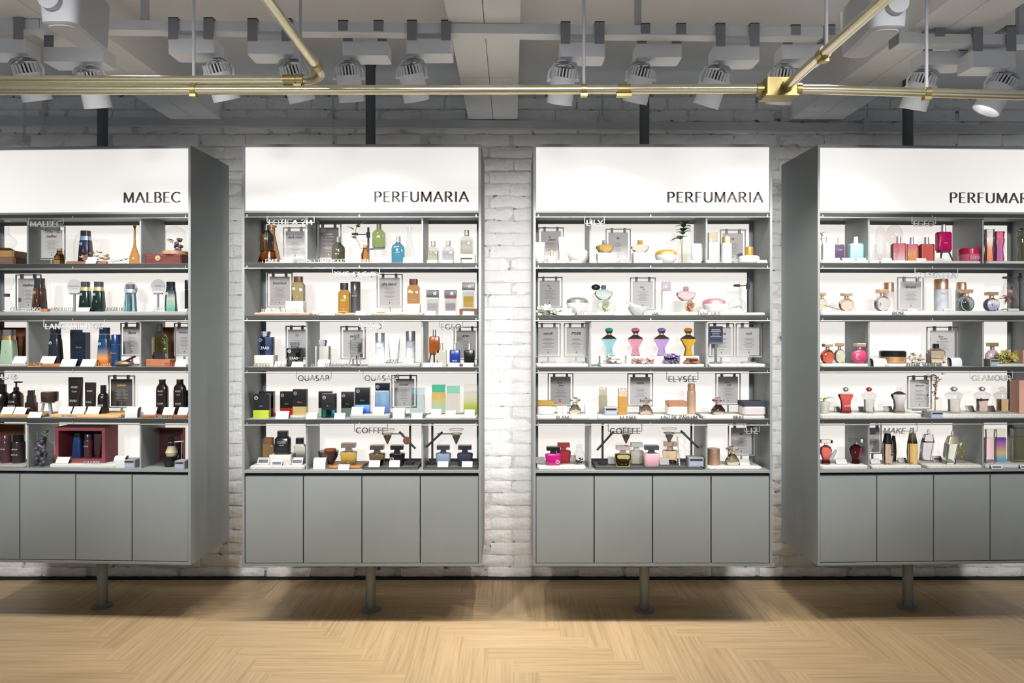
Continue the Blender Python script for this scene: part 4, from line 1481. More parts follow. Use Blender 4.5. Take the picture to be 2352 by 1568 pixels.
tray(c, 3, 96, 143, .012, 'w:b97a3c', 'wooden_tray', 'small orange wooden tray under the matte black tapered bottle', d0=.02, d1=.11)
item(c, 3, 114, 142, 753, 'taper', ['p:22262b', 'p:25282c', 'p:2e3135'], BOT, 'matte black tapered bottle below the long hanging letter sign', pb, d=.07, r=.0125, emb=('d:d8d8d8', -.22, .58))
price(c, 3, 92, 125, 812, 'before the matte black tapered bottle', r=.0125, d=.032)
item(c, 3, 161, 190, 757, 'tube', ['p:26282b', 'p:1a1b1d'], 'lotion_tube', 'flat black tube standing behind the navy box', 'tube', d=.12)
item(c, 3, 173, 202, 763, 'block', ['p:14202c'], 'perfume_box', 'tall navy box with copper print before the flat black tube', 'box', d=.065, txt=[('flame', .56, .45, 'm:c98a5a')])
price(c, 3, 138, 174, 822, 'left of the tall navy box', d=.022)
price(c, 3, 185, 218, 822, 'before the tall navy box', d=.016)
letters(c, 3, 219, 256, 'FLAME', 'standing word before the navy and orange tapered bottle', 'd:b08a62')
item(c, 3, 226, 255, 752, 'taper', ['P:b4541a,c98a4a,6a6a72,1f3c5e,1c3858', 'p:1c3858', 'p:2a3b55'], BOT, 'tapered bottle fading from orange base to navy top', pb, d=.07, emb=('d:dfe3ea', -.22, .58))
item(c, 3, 257, 277, 768, 'can', ['p:1c3c66', 'p:16305a'], 'spray_can', 'slim navy blue can with orange print beside the navy and orange bottle', 'can', d=.05, txt=[('flame', .42, .7, 'm:c98a5a')])
stand(c, 3, 277, 330, 741, 818, 'flame', 'wire card stand partly hidden by the divider right of the navy can')
root, s = multi(1, 289, 3, .035, 0, 'compact_tin', 'round speckled copper tin with its lid leaning against it', 'tin')
mb = MB(); mb.sphere((-.006, 0, .0145), 21 * s, .034, .0145, n=20, m=8); mb.build('tin', 'm:a58a76', root)
mb = MB(); mb.tube([(.020, .006, .031), (.016, .004, .039)], [.026, .028], 22); mb.build('lid', 'p:3a1f18', root)
tray(c, 3, 334, 390, .034, 'w:a56a48', 'wooden_block', 'reddish wooden block under the clear bottle with yellow liquid', 'block', d0=.04, d1=.10)
rt = item(c, 3, 352, 383, 743, 'apoth', ['g:f4f6f2', 'p:44474a'], BOT, 'clear glass bottle with yellow liquid on the reddish wooden block', pb, d=.07, r=.0345)
hb = lp(1, 367, 743, .07)[0].z - SHELF[2] - .0345
loft_part(('liquid', 's', 0, .6, [(.2, .34), (.24, .38), (.55, .38), (.6, .3)]), 31 * .00205, hb, ['g:b8b13c'], rt)
root, s = multi(1, 388, 3, .195, 0, 'wooden_backdrop', 'brown wooden panel behind the clear bottle with yellow liquid', 'backdrop')
hh = lp(1, 388, 751, .195)[0].z - SHELF[2]
MB().box(-15 * s, 15 * s, -.005, .005, 0, hh).build('board', 'w:6a3d1f', root)
MB().box(-15 * s, 15 * s, -.018, -.005, 0, .01).build('ledge', 'w:6a3d1f', root)
stand(c, 3, 400, 447, 741, 818, 'signature', 'wire card stand at the right end of the leftmost cabinet\'s third shelf', d=.15)
letters(c, 3, 378, 401, 'PLUS', 'red standing word left of a price card', 'd:b05040')
price(c, 3, 401, 428, 824, 'at the right end of the leftmost cabinet\'s third shelf', d=.018)

# row 4
tray(c, 4, -40, 92, .013, 'w:c19a66', 'wooden_board', 'light wooden board under the dark pump bottle', 'board', d0=.02, d1=.16)
q = .0135
item(c, 4, -8, 21, 882, 'lotion', ['p:17110f', BLK], 'lotion_bottle', 'dark brown lotion bottle left of the pump bottle', 'bottle', d=.10, r=q)
item(c, 4, 23, 52, 874, 'pump', ['p:1f1410', BLK], 'pump_bottle', 'dark brown pump bottle with white label', 'bottle', d=.09, r=q, txt=[('CLUB', .36, .5, 'd:cfd2d5'), ('BARBA', .22, .6, 'd:b7babd')])
item(c, 4, 61, 83, 896, 'dropper', ['p:2c1f1b', 'p:2a2526'], 'dropper_bottle', 'small square dark brown bottle right of the pump bottle', 'bottle', d=.06, r=q, txt=[('OIL', .26, .5, 'd:c0c3c6')])
price(c, 4, 2, 30, 935, 'under the dark lotion bottle', r=q)
price(c, 4, 31, 59, 935, 'under the dark pump bottle', r=q)
price(c, 4, 64, 95, 946, 'on the bare shelf right of the light wooden board', d=.014)
root, s = multi(1, 110, 4, .06, 0, 'tripod_stool', 'small grey tripod stool carrying a dark jar', 'stool')
zt = lp(1, 110, 922, .06)[0].z - SHELF[3]
MB().loft([ring('r', zt - .006, 14 * s, 14 * s), ring('r', zt, 14 * s, 14 * s)]).build('seat', GREY, root, True)
for a in (210, 330, 90):
    MB().tube([(.028 * math.cos(R(a)), .028 * math.sin(R(a)), 0), (.016 * math.cos(R(a)), .016 * math.sin(R(a)), zt - .005)], .0055, 8).build('leg', GREY, root)
item(c, 4, 97, 132, 899, 'jar', ['p:33231c', 'p:3b2f2a'], 'cream_jar', 'flat dark brown jar on the grey tripod stool', 'jar', d=.06, r=zt + .0005)
tray(c, 4, 114, 275, .016, 'w:c8a26c', 'wooden_board', 'light wooden board under the two black tubes', 'board', d0=.015, d1=.17)
q = .0165
item(c, 4, 157, 191, 866, 'tube', ['p:272120', 'p:1d1918'], 'lotion_tube', 'larger black tube with grey label on a wooden board', 'tube', d=.09, r=q, txt=[('MALBEC', .72, .45, 'd:c8c8c8'), ('CLUB', .6, .35, 'd:c8c8c8'), ('BARBA', .34, .5, 'd:9fa4aa')])
item(c, 4, 195, 221, 878, 'tube', ['p:2b2424', 'p:1d1918'], 'lotion_tube', 'smaller black tube with grey label on a wooden board', 'tube', d=.08, r=q, txt=[('MALBEC', .72, .5, 'd:c8c8c8'), ('GEL', .36, .5, 'd:9fa4aa')])
item(c, 4, 226, 249, 884, 'lotion', ['p:1b1412', BLK], 'lotion_bottle', 'dark brown bottle with grey label left of the dark card stand', 'bottle', d=.07, r=q, txt=[('SHAVE', .3, .6, 'd:aeb4ba')])
price(c, 4, 134, 163, 934, 'left one before the black tubes', r=q)
price(c, 4, 166, 194, 934, 'before the larger black tube', r=q)
price(c, 4, 198, 228, 934, 'before the smaller black tube', r=q)
letters(c, 4, 140, 173, 'BARBA', 'grey standing word before the light wooden board', 'd:a7a19a', d=.005, hp=6)
stand(c, 4, 249, 310, 862, 936, 'cabelo', 'wire card stand with dark card and golden title', card='d:4d4a49', ink='d:b8b4ae', tcol='d:d9b06a', d=.185, cards=.8)
leaflet(c, 4, 290, 319, 935, 'below the dark card stand of the leftmost cabinet', d=.03)
tray(c, 4, 321, 431, .014, 'w:8b5a36', 'wooden_board', 'reddish brown board under two dark round-shouldered bottles', 'board', d0=.012, d1=.16)
q = .0145
for xa, xb, lab in ((360, 386, 'left one of two dark brown round-shouldered bottles with grey labels'), (400, 427, 'right one of two dark brown round-shouldered bottles with grey labels')):
    item(c, 4, xa, xb, 871, 'neckbottle', ['p:2a1f1b', 'p:2a1f1b'], 'shampoo_bottle', lab, 'bottle', d=.08, r=q, txt=[('MALBEC', .66, .5, 'd:c5c8cc'), ('CLUB', .56, .35, 'd:c5c8cc'), ('HAIR', .3, .5, 'd:9fb0bd')], group='dark shampoo bottles')
item(c, 4, 427.5, 434, 896, 'squarecan', ['p:1e2a33', BLK], 'lotion_bottle', 'thin dark blue bottle squeezed at the right side panel', 'bottle', d=.10, r=q)
price(c, 4, 330, 358, 936, 'left one on the reddish brown board', r=q)
price(c, 4, 373, 399, 936, 'between the two round-shouldered bottles', r=q)
price(c, 4, 408, 431, 936, 'right one on the reddish brown board', r=q)
letters(c, 4, 355, 395, 'CABELO', 'standing word on the shelf edge before the reddish brown board', 'd:8f8a86', d=.004, hp=6.5)
hang(c, 4, -40, 43, 871, 'CLUB', 'hanging letter sign cut by the left picture edge', 'd:c9cacb')

# row 5
tray(c, 5, -40, 58, .012, 's:9d9892', 'stone_tray', 'grey stone tray under two brown spray cans', d0=.012, d1=.14)
root, s = multi(1, 15, 5, .19, 0, 'wooden_backdrop', 'brown wooden panel behind two brown spray cans', 'backdrop')
hh = lp(1, 15, 974, .19)[0].z - SHELF[4]
MB().box(-44 * s, 43 * s, -.005, .005, 0, hh).build('board', 'w:7a4726', root)
MB().box(-44 * s, 43 * s, -.018, -.005, 0, .012).build('ledge', 'w:7a4726', root)
item(c, 5, 3, 28, 997, 'spray', ['p:4a3034', 'p:55383c'], 'spray_can', 'maroon brown spray can at the left picture edge', 'can', d=.075, r=.0125, txt=[('club', .5, .5, 'd:c9b9b4')])
item(c, 5, 30, 57, 997, 'spray', ['p:33292a', BLK], 'spray_can', 'dark brown spray can with black cap and grey label', 'can', d=.075, r=.0125, txt=[('deo', .5, .5, 'd:c5c5c8'), ('AGUA', .3, .6, 'd:a5aab0')])
item(c, 5, 76, 122, 990, 'lotion', ['t:dfe6e8'], 'glass_jar', 'large clear glass jar full of dark grapes', 'jar', d=.05)
root, s = multi(1, 99, 5, .05, .002, 'grape_bunch', 'dark dusty grapes with green leaves inside the clear glass jar', 'grapes')
rr = random.Random(9)
gm = MB().sphere((0, 0, 0), .0095, n=12, m=7).mesh('grape', 'd:54515a')
for k in range(34):
    zz = .011 + .125 * (k / 34) ** 1.05
    o = link('grape', gm, root)
    lim = .026 if zz < .085 else .014
    o.location = (rr.uniform(-lim, lim), rr.uniform(-lim, lim * .6), zz)
for k in range(6):
    o = link('leaf', leaf_mesh(.034, .013, 'd:9dbb94'), root)
    o.matrix_local = T(.006, 0, .142 + .003 * k) @ RZ(k * 1.1) @ RX(.9)
heap(c, 5, 121, 141, 1041, 'd:3c3338', 5, 'grape_pile', 'few dark loose grapes lying beside the red box', 'grapes', 'grape', d=.12, seed=5, flat=.3, ln=.45)
tray(c, 5, 112, 263, .017, WHT, 'white_plinth', 'low white plinth under the open red box', 'plinth', d0=.01, d1=.16)
root, s = multi(1, 200, 5, .10, .0175, 'gift_box', 'open dark red gift box holding three bottles', 'gift box')
hh = lp(1, 200, 980, .06)[0].z - SHELF[4] - .0175
hw = 58 * s
for nm, a in (('side', (-hw, -hw + .016)), ('side', (hw - .016, hw))):
    MB().box(a[0], a[1], -.05, .05, 0, hh).build(nm, 'd:7d3a40', root)
MB().box(-hw + .016, hw - .016, -.05, .05, hh - .017, hh).build('top', 'd:7d3a40', root)
MB().box(-hw + .016, hw - .016, -.05, .05, 0, .016).build('bottom', 'd:7d3a40', root)
MB().box(-hw + .016, hw - .016, .044, .05, .016, hh - .017).build('back', 'p:2a2030', root)
item(c, 5, 168, 190, 994, 'taper', ['p:1d3a66', 'p:24406c', BLK], BOT, 'dark blue tapered bottle inside the open red gift box', pb, d=.10, r=.034)
item(c, 5, 194, 213, 996, 'spray', ['p:4a2f33', 'p:3a2630'], 'spray_can', 'maroon can in the middle of the open red gift box', 'can', d=.10, r=.034, txt=[('club', .5, .6, 'd:c9b9b4')])
item(c, 5, 216, 234, 996, 'tube', ['p:3d2b2e', 'p:2b2225'], 'lotion_tube', 'brown tube at the right inside the open red gift box', 'tube', d=.10, r=.034)
price(c, 5, 128, 158, 1050, 'before the open red gift box', r=.0175, d=.03)
letters(c, 5, 192, 230, 'CLUBE', 'small standing word on the white plinth', 'd:b9b9b7', d=.016, r=.0175, hp=5.5)
leaflet(c, 5, 264, 290, 1047, 'right of the open red gift box', d=.03)
tester(c, 5, 291, 318, 1053, 'left of the divider near the open red gift box', d=.05)
root, s = multi(1, 388, 5, .16, 0, 'box_lid', 'upright dark red wooden box lid behind the shaving brush', 'lid')
hh = lp(1, 388, 982, .16)[0].z - SHELF[4]
hw = 36 * s
MB().box(-hw, hw, .004, .010, 0, hh).build('panel', 'w:3a0f0c', root)
fr = MB()
fr.box(-hw, -hw + .01, -.012, .004, 0, hh); fr.box(hw - .01, hw, -.012, .004, 0, hh)
fr.box(-hw + .01, hw - .01, -.012, .004, 0, .01); fr.box(-hw + .01, hw - .01, -.012, .004, hh - .01, hh)
fr.build('rim', 'w:7a2f22', root)
item(c, 5, 371, 409, 1046, 'bowl', ['p:16181a'], 'shaving_bowl', 'black shaving bowl carrying a cream bristled brush', 'bowl', d=.07)
bh = lp(1, 390, 1046, .07)[0].z - SHELF[4]
root, s = multi(1, 394, 5, .07, bh + .0005, 'shaving_brush', 'shaving brush with cream bristles and black handle', 'brush')
bt = lp(1, 394, 1005, .07)[0].z - SHELF[4] - bh
MB().loft([ring('r', 0, .022, .022), ring('r', bt * .2, .027, .027), ring('r', bt * .55, .015, .015)]).build('bristles', 'd:cdbf9e', root, True)
MB().loft([ring('r', bt * .55, .014, .014), ring('r', bt * .7, .016, .016), ring('r', bt * .82, .011, .011), ring('r', bt * .9, .018, .018), ring('r', bt, .014, .014)]).build('handle', 'p:14201f', root, True)
root, s = multi(1, 417, 5, .085, 0, 'razor_stand', 'thin chrome shaving stand next to the brush', 'stand')
hh = lp(1, 417, 1013, .085)[0].z - SHELF[4]
MB().loft([ring('r', 0, .018, .018), ring('r', .004, .018, .018)]).build('base', 'm:c8c8c8', root, True)
mb = MB(); mb.tube([(0, 0, .003), (0, 0, hh)], .0022, 8); mb.build('rod', 'm:c8c8c8', root)
mb = MB(); mb.tube([(-.048, -.03, hh - .002), (0, 0, hh), (.012, 0, hh)], .0018, 8); mb.build('arm', 'm:c8c8c8', root)
tester(c, 5, 408, 431, 1056, 'in the lower right corner of the leftmost cabinet', d=.035)

# ============================================================ cabinet 2, row 1
c = 2
item(c, 1, 592, 640, 577, 'beaker', ['g:7b4312'], 'glass_beaker', 'wide amber glass beaker carrying a grey ribbed bottle', 'beaker', d=.075)
bh = lp(2, 612, 577, .075)[0].z - SHELF[0]
item(c, 1, 597, 629, 517, 'ribbed', ['g:4a463c', 'p:4e5052'], BOT, 'smoky ribbed bottle standing on the wide amber beaker', pb, d=.075, r=bh + .0005, txt=[('214', .36, .3, 'd:2a2822')])
item(c, 1, 604, 646, 518, 'erlen', ['g:7b3d10'], 'glass_flask', 'amber conical flask behind the smoky ribbed bottle', 'flask', d=.155)
stand(c, 1, 650, 706, 522, 598, 'dark mint', 'wire card stand between smoky ribbed bottle and the divider, top shelf', d=.15)
letters(c, 1, 609, 668, 'DARK MINT', 'white standing words before the wide amber beaker', 'd:e0e0dd')
price(c, 1, 648, 672, 590, 'before the first card stand of the second cabinet', d=.03)
stand(c, 1, 727, 784, 513, 596, 'menta|do campo', 'wire card stand with dark grey card behind the shorter ribbed bottle', card='d:6d6768', ink='d:cfcac8', d=.16)
item(c, 1, 762, 792, 544, 'ribbed', ['g:45452f', 'p:5a5c5d'], BOT, 'shorter olive ribbed bottle before the dark grey card', pb, d=.07, txt=[('214', .36, .3, 'd:c9c6a8')])
letters(c, 1, 704, 755, 'ACCORD', 'pale standing word right of the divider on the top shelf', 'd:bfc2c0')
letters(c, 1, 759, 849, 'WOODY & VETIVER', 'white standing words before the shorter olive ribbed bottle', 'd:e0e0dd')
lab_stand(c, 1, 846, 522, 'metal laboratory stand holding a green sprig and a bottle plate', d=.13, base=True,
          arms=(('clamp', 815, 538), ('plate', 869, 572)))
root, s = multi(2, 815, 1, .12, 0, 'leaf_sprig', 'green leafy sprig held by the laboratory clamp', 'sprig')
z = lambda py: lp(2, 815, py, .12)[0].z - SHELF[0]
sprig(root, [(.04, 0, z(580)), (.02, -.0, z(560)), (0, 0, z(540)), (.008, 0, z(520))], 3, .026, .009, 'd:8fae74', rs=3, up=.8)
for (dx, py, a, L) in ((-.006, 528, 1.2, .042), (.022, 516, -1.1, .040), (.004, 550, 1.9, .03), (.016, 522, .3, .03)):
    o = link('leaf', leaf_mesh(L, .0115, 'd:6f9d4e'), root)
    o.matrix_local = T(dx, 0, z(py)) @ RZ(a) @ RX(.7)
item(c, 1, 829, 849, 563, 'cork', ['g:7b3d10', 'd:b07a48'], 'apothecary_bottle', 'small amber apothecary bottle in front of the laboratory stand', 'bottle', d=.06)
plz = lp(2, 869, 571, .118)[0].z - SHELF[0]
item(c, 1, 856, 885, 514, 'apoth', ['g:5d7a35', 'p:8d8781'], BOT, 'olive green bottle standing on the laboratory plate', pb, d=.098, r=plz + .003, txt=[('214', .42, .3, 'd:c0c8a8')])
item(c, 1, 900, 929, 543, 'apoth', ['g:1f6a98', 'p:8a8886'], BOT, 'deep blue apothecary bottle before the clear conical flask', pb, d=.08, txt=[('214', .42, .3, 'd:b9d0e2')])
item(c, 1, 924, 957, 522, 'erlen', ['t:e6eeec'], 'glass_flask', 'tall clear conical flask beside the deep blue bottle', 'flask', d=.14)
price(c, 1, 853, 876, 590, 'under the olive green bottle')
price(c, 1, 926, 950, 590, 'right of the deep blue bottle')
item(c, 1, 981, 1009, 554, 'apoth', ['L:efe3b4', 'p:8a8581'], BOT, 'pale yellow apothecary bottle right of the divider', pb, d=.07)
item(c, 1, 1015, 1044, 553, 'apoth', ['L:d9d9ea', 'p:8a8581'], BOT, 'pale lavender apothecary bottle', pb, d=.07)
root, s = multi(2, 1072, 1, .075, 0, 'stone_block', 'grey bridge-shaped block under the pale peach bottle', 'block')
hh = lp(2, 1072, 585, .075)[0].z - SHELF[0]
mb = MB(); mb.box(-20 * s, -13 * s, -.025, .025, 0, hh * .6); mb.box(13 * s, 20 * s, -.025, .025, 0, hh * .6); mb.box(-20 * s, 20 * s, -.025, .025, hh * .6, hh)
mb.build('block', 's:8f8c86', root)
item(c, 1, 1057, 1087, 529, 'apoth', ['L:f4e4d0', 'p:8d847c'], BOT, 'pale peach apothecary bottle on the grey bridge block', pb, d=.075, r=hh + .0005)
price(c, 1, 981, 1005, 597, 'under the pale yellow bottle', d=.02)
price(c, 1, 1016, 1040, 597, 'under the pale lavender bottle', d=.02)
price(c, 1, 1066, 1088, 597, 'under the grey bridge block', d=.02)
hang(c, 1, 614, 722, 516, 'BOTICA 214', 'hanging letter sign with numerals in the second cabinet', 'd:cfd1d1', True)

# row 2
tray(c, 2, 582, 713, .012, 'w:a48776', 'wooden_tray', 'pinkish brown tray under the olive square bottle', d0=.015, d1=.15)
q = .0125
stand(c, 2, 613, 672, 626, 706, 'bourbon', 'wire card stand left of the olive square bottle', r=q)
item(c, 2, 601, 622, 673, 'flask', ['t:e6ebeb'], 'glass_flask', 'small clear round-bottom flask on the pinkish brown tray', 'flask', d=.08, r=q)
item(c, 2, 660, 700, 692, 'block', [WHT], 'white_block', 'white block under the olive square bottle', 'block', d=.085, r=q)
bh = lp(2, 680, 692, .085)[0].z - SHELF[1]
item(c, 2, 671, 700, 635, 'square', ['g:75693a', 'p:6d4a38'], BOT, 'olive square bottle with brown cap on a white block', pb, d=.085, r=bh + .0005, emb=('d:e6dfc0', -.28, .5))
letters(c, 2, 598, 698, 'THE BLEND BOURBON', 'long pale standing words on the pinkish brown tray', 'd:c6c4c1', d=.022, r=q, hp=6.5)
item(c, 2, 735, 765, 660, 'cloche', ['t:f2f4f4'], 'glass_cloche', 'small clear glass dome beside white pebbles', 'cloche', d=.12)
heap(c, 2, 716, 738, 711, 'd:ece6dc', 5, 'pebble_heap', 'few white pebbles left of the small glass dome', 'pebbles', 'pebble', d=.06, seed=8, flat=.4, ln=.4)
price(c, 2, 737, 763, 714, 'before the small glass dome')
tray(c, 2, 768, 822, .011, 'w:b08a70', 'wooden_tray', 'small wooden tray under the amber bottle with black cap', d0=.02, d1=.13)
item(c, 2, 778, 803.5, 650, 'square', ['g:9a5a10', BLK], BOT, 'amber square bottle with black cap before a dark can', pb, d=.06, r=.0115, txt=[('BLEND', .42, .45, 'd:e8c98a')])
item(c, 2, 805, 828, 647, 'can', ['p:46474b', 'p:4a4648'], 'spray_can', 'dark grey can right of the amber square bottle', 'can', d=.10, r=.0115, txt=[('blend', .55, .5, 'd:c9a96a')])
heap(c, 2, 773, 800, 714, 'w:c98f58', 3, 'cinnamon_stick', 'orange wood shavings before the amber square bottle', 'wood shavings', 'shaving', d=.028, r=.0115, seed=6, flat=.4, ln=.6)
price(c, 2, 817, 842, 714, 'before the dark grey can', d=.016)
stand(c, 2, 865, 925, 629, 706, 'the blend', 'wire card stand left of the brown square bottle', d=.16)
tray(c, 2, 851, 973, .011, 'w:ab9180', 'wooden_tray', 'pale brown tray under the brown square bottle', d0=.02, d1=.14)
heap(c, 2, 863, 889, 715, 'w:c08a56', 2, 'cinnamon_stick', 'orange wood curl on the pale brown tray', 'wood curl', 'shaving', d=.05, r=.0115, seed=4, flat=.45, ln=.7)
item(c, 2, 928, 965, 698, 'block', [WHT], 'white_block', 'white block under the brown square bottle', 'block', d=.085, r=.0115)
bh = lp(2, 946, 698, .085)[0].z - SHELF[1]
item(c, 2, 936, 964, 641, 'square', ['g:a8622a', 'p:6e3522'], BOT, 'brown square bottle with reddish cap on a white block', pb, d=.085, r=bh + .0005, emb=('d:efe0d0', -.28, .5))
letters(c, 2, 890, 958, 'THE BLEND', 'pale standing words before the brown square bottle', 'd:bcbab7', d=.028, r=.0115, hp=6.5)
item(c, 2, 980, 1008, 666, 'capped', ['L:c4bdd2', 'p:2c2d2e', 'm:b8b8b8'], BOT, 'flat lilac bottle with black cap', pb, d=.065, emb=('d:e0e0e0', .2, .86))
item(c, 2, 1021, 1049, 666, 'capped', ['L:a894a8', 'p:2e2f30', 'p:a83a44'], BOT, 'flat mauve bottle with black cap and red ring', pb, d=.065, emb=('d:e0e0e0', .12, .86))
root, s = multi(2, 1076, 2, .07, 0, 'wooden_block', 'dark brown bridge-shaped block under the orange bottle', 'block')
hh = lp(2, 1076, 709, .07)[0].z - SHELF[1]
mb = MB(); mb.box(-20 * s, -14 * s, -.025, .025, 0, hh * .65); mb.box(14 * s, 20 * s, -.025, .025, 0, hh * .65); mb.box(-20 * s, 20 * s, -.025, .025, hh * .65, hh)
mb.build('block', 'w:5a3626', root)
item(c, 2, 1062, 1090, 649, 'capped', ['L:e0a02a', 'p:242526', 'm:b8b8b8'], BOT, 'flat orange bottle with black cap on a brown bridge block', pb, d=.07, r=hh + .0005, emb=('d:a8a8a8', .1, .86))
price(c, 2, 976, 1000, 714, 'under the flat lilac bottle', d=.02)
price(c, 2, 1022, 1046, 714, 'under the flat mauve bottle', d=.02)
price(c, 2, 1063, 1087, 715, 'under the brown bridge block', d=.02)
hang(c, 2, 764, 872, 636, 'THE BLEND', 'pale hanging letter sign over the amber square bottle', 'd:c0c2c2', True)

# row 3
item(c, 3, 589, 633, 815, 'block', ['s:d6d0c2'], 'stone_block', 'cream block under the navy square bottle', 'block', d=.085)
bh = lp(2, 611, 815, .085)[0].z - SHELF[2]
item(c, 3, 595, 628, 761, 'zaad', ['G:121a40,101838,16224e', 'g:a9bcdc'], BOT, 'navy square bottle with clear stopper on the cream block', pb, d=.085, r=bh + .0005, txt=[('ZAAD', .3, .6, 'd:d5d9e2')], emb=('d:aab0c8', -.3, .64))
letters(c, 3, 582, 619, 'MONDO', 'grey standing word before the cream block', 'd:8e8c88', d=.006, hp=7)
letters(c, 3, 636, 655, 'GO', 'short grey standing word left of the black square bottle', 'd:8e8c88', d=.006, hp=7)
price(c, 3, 631, 656, 830, 'behind the short grey standing word', d=.03)
item(c, 3, 661, 694, 786, 'zaad', ['G:101112,3a3a38,161718', 'g:9fb0c2'], BOT, 'black square bottle with silvery stopper left of the divider', pb, d=.07, emb=('d:d8d8d8', -.3, .64), txt=[('ZAAD', .35, .6, 'd:b9b9b4')])
price(c, 3, 670, 697, 831, 'before the black square bottle with silvery stopper', d=.016)
stand(c, 3, 656, 708, 748, 825, 'go', 'wire card stand behind the black square bottle', d=.17)
item(c, 3, 726, 758, 780, 'zaad', ['g:ecebe4', 'g:a9bad2'], BOT, 'clear square bottle with blue stopper right of the divider', pb, d=.08, txt=[('ZAAD', .25, .5, 'd:a9a59a')])
price(c, 3, 729, 756, 826, 'before the clear square bottle', d=.035)
letters(c, 3, 714, 730, 'AD', 'short standing word at the divider foot', 'd:8e8c88', d=.012, hp=7)
letters(c, 3, 745, 806, 'MINIATURA', 'longest grey standing word on the third shelf of the second cabinet', 'd:8e8c88', d=.006, hp=7)
stand(c, 3, 782, 840, 749, 825, 'zaad', 'wire card stand behind the clear bottle on a tripod', d=.17)


def tripod(c, row, x0, x1, ytop, of, d, r=0.0, col='d:6f7072'):
    root, s = multi(c, (x0 + x1) / 2, row, d, r, 'tripod_stool', of, 'stool')
    zt = lp(c, (x0 + x1) / 2, ytop, d)[0].z - SHELF[row - 1] - r
    w = (x1 - x0) * s / 2
    MB().loft([ring('b', zt - .005, w * .8, w * .6), ring('b', zt, w * .8, w * .6)]).build('seat', col, root)
    for sx, sy in ((-1, -1), (1, -1), (0, 1)):
        MB().tube([(sx * w, sy * w * .8, 0), (sx * w * .6, sy * w * .35, zt - .004)], .0036, 8).build('leg', col, root)
    return zt + r


zt = tripod(c, 3, 803, 832, 813, 'small grey tripod stool under the raised clear square bottle', .075)
item(c, 3, 806, 833, 766, 'zaad', ['g:efeeea', 'g:a9bcd8'], BOT, 'small clear square bottle raised on a grey tripod stool', pb, d=.075, r=zt + .0005)
tray(c, 3, 843, 965, .016, GREY, 'grey_tray', 'grey tray under three silver toiletries', d0=.012, d1=.15)
q = .0165
item(c, 3, 862, 884, 764, 'can', ['G:dde2e6,c7cdd2,b9bfc6' .replace('G', 'P'), 'm:b9bdc2'], 'spray_can', 'left one of the silver cans', 'can', d=.08, r=q, txt=[('ZAAD', .5, .5, 'd:75808a')])
item(c, 3, 892, 919, 768, 'tube', ['m:c5ced8', 'm:d8d8d8'], 'lotion_tube', 'silver tube between two silver cans', 'tube', d=.08, r=q, txt=[('ZAAD', .7, .4, 'd:6f7882')])
item(c, 3, 932, 954, 760, 'can', ['P:d9dde2,c2c7cd,aab0b7', 'm:9a9da1'], 'spray_can', 'right one of the silver cans, the taller one', 'can', d=.09, r=q, txt=[('ZAAD', .5, .5, 'd:75808a')])
price(c, 3, 849, 873, 824, 'before the left silver can', r=q)
price(c, 3, 926, 950, 824, 'before the right silver can', r=q)
letters(c, 3, 886, 915, 'ZAAD', 'dark standing word before the silver tube', 'd:66625e', d=.022, r=q, hp=6)
zt = tripod(c, 3, 985, 1008, 812, 'dark tripod stool under the orange flat bottle', .11, col='d:3c3a38')
item(c, 3, 986, 1010, 757, 'egeo', ['p:c4621c', 'm:c2c4c8'], BOT, 'orange flat bottle raised on a dark tripod stool', pb, d=.11, r=zt + .0005, emb=('d:e8c0a0', -.25, .62), txt=[('EGEO', .42, .5, 'd:7a3a10', 1)])
item(c, 3, 1002, 1026, 788, 'egeo', ['g:f3eddb', 'm:c9ccd2'], BOT, 'clear flat bottle right of the orange one', pb, d=.065)
item(c, 3, 1033, 1057, 788, 'egeo', ['p:1c2f72', 'm:c9ccd2'], BOT, 'royal blue flat bottle before a card stand', pb, d=.065, emb=('d:9aa8d8', -.2, .62), txt=[('BLUE', .25, .4, 'd:d5dcee')])
item(c, 3, 1066, 1090, 788, 'egeo', ['p:141516', 'm:c9ccd2'], BOT, 'black flat bottle at the right end of the third shelf', pb, d=.065, emb=('d:9a9a9a', .2, .62))
stand(c, 3, 1042, 1099, 750, 826, 'egeo', 'wire card stand behind the royal blue and black flat bottles', style='side', d=.17)
price(c, 3, 971, 992, 833, 'at the divider left of the clear flat bottle', d=.02)
price(c, 3, 994, 1016, 833, 'before the clear flat bottle', d=.014)
price(c, 3, 1030, 1055, 833, 'before the royal blue flat bottle', d=.02)
price(c, 3, 1064, 1088, 833, 'before the black flat bottle', d=.02)
hang(c, 3, 825, 881, 755, 'ZAAD', 'hanging letter sign over the left silver can', 'd:a4a5a5')
hang(c, 3, 1009, 1063, 756, 'EGEO', 'hanging letter sign over the orange flat bottle', 'd:6f7070')

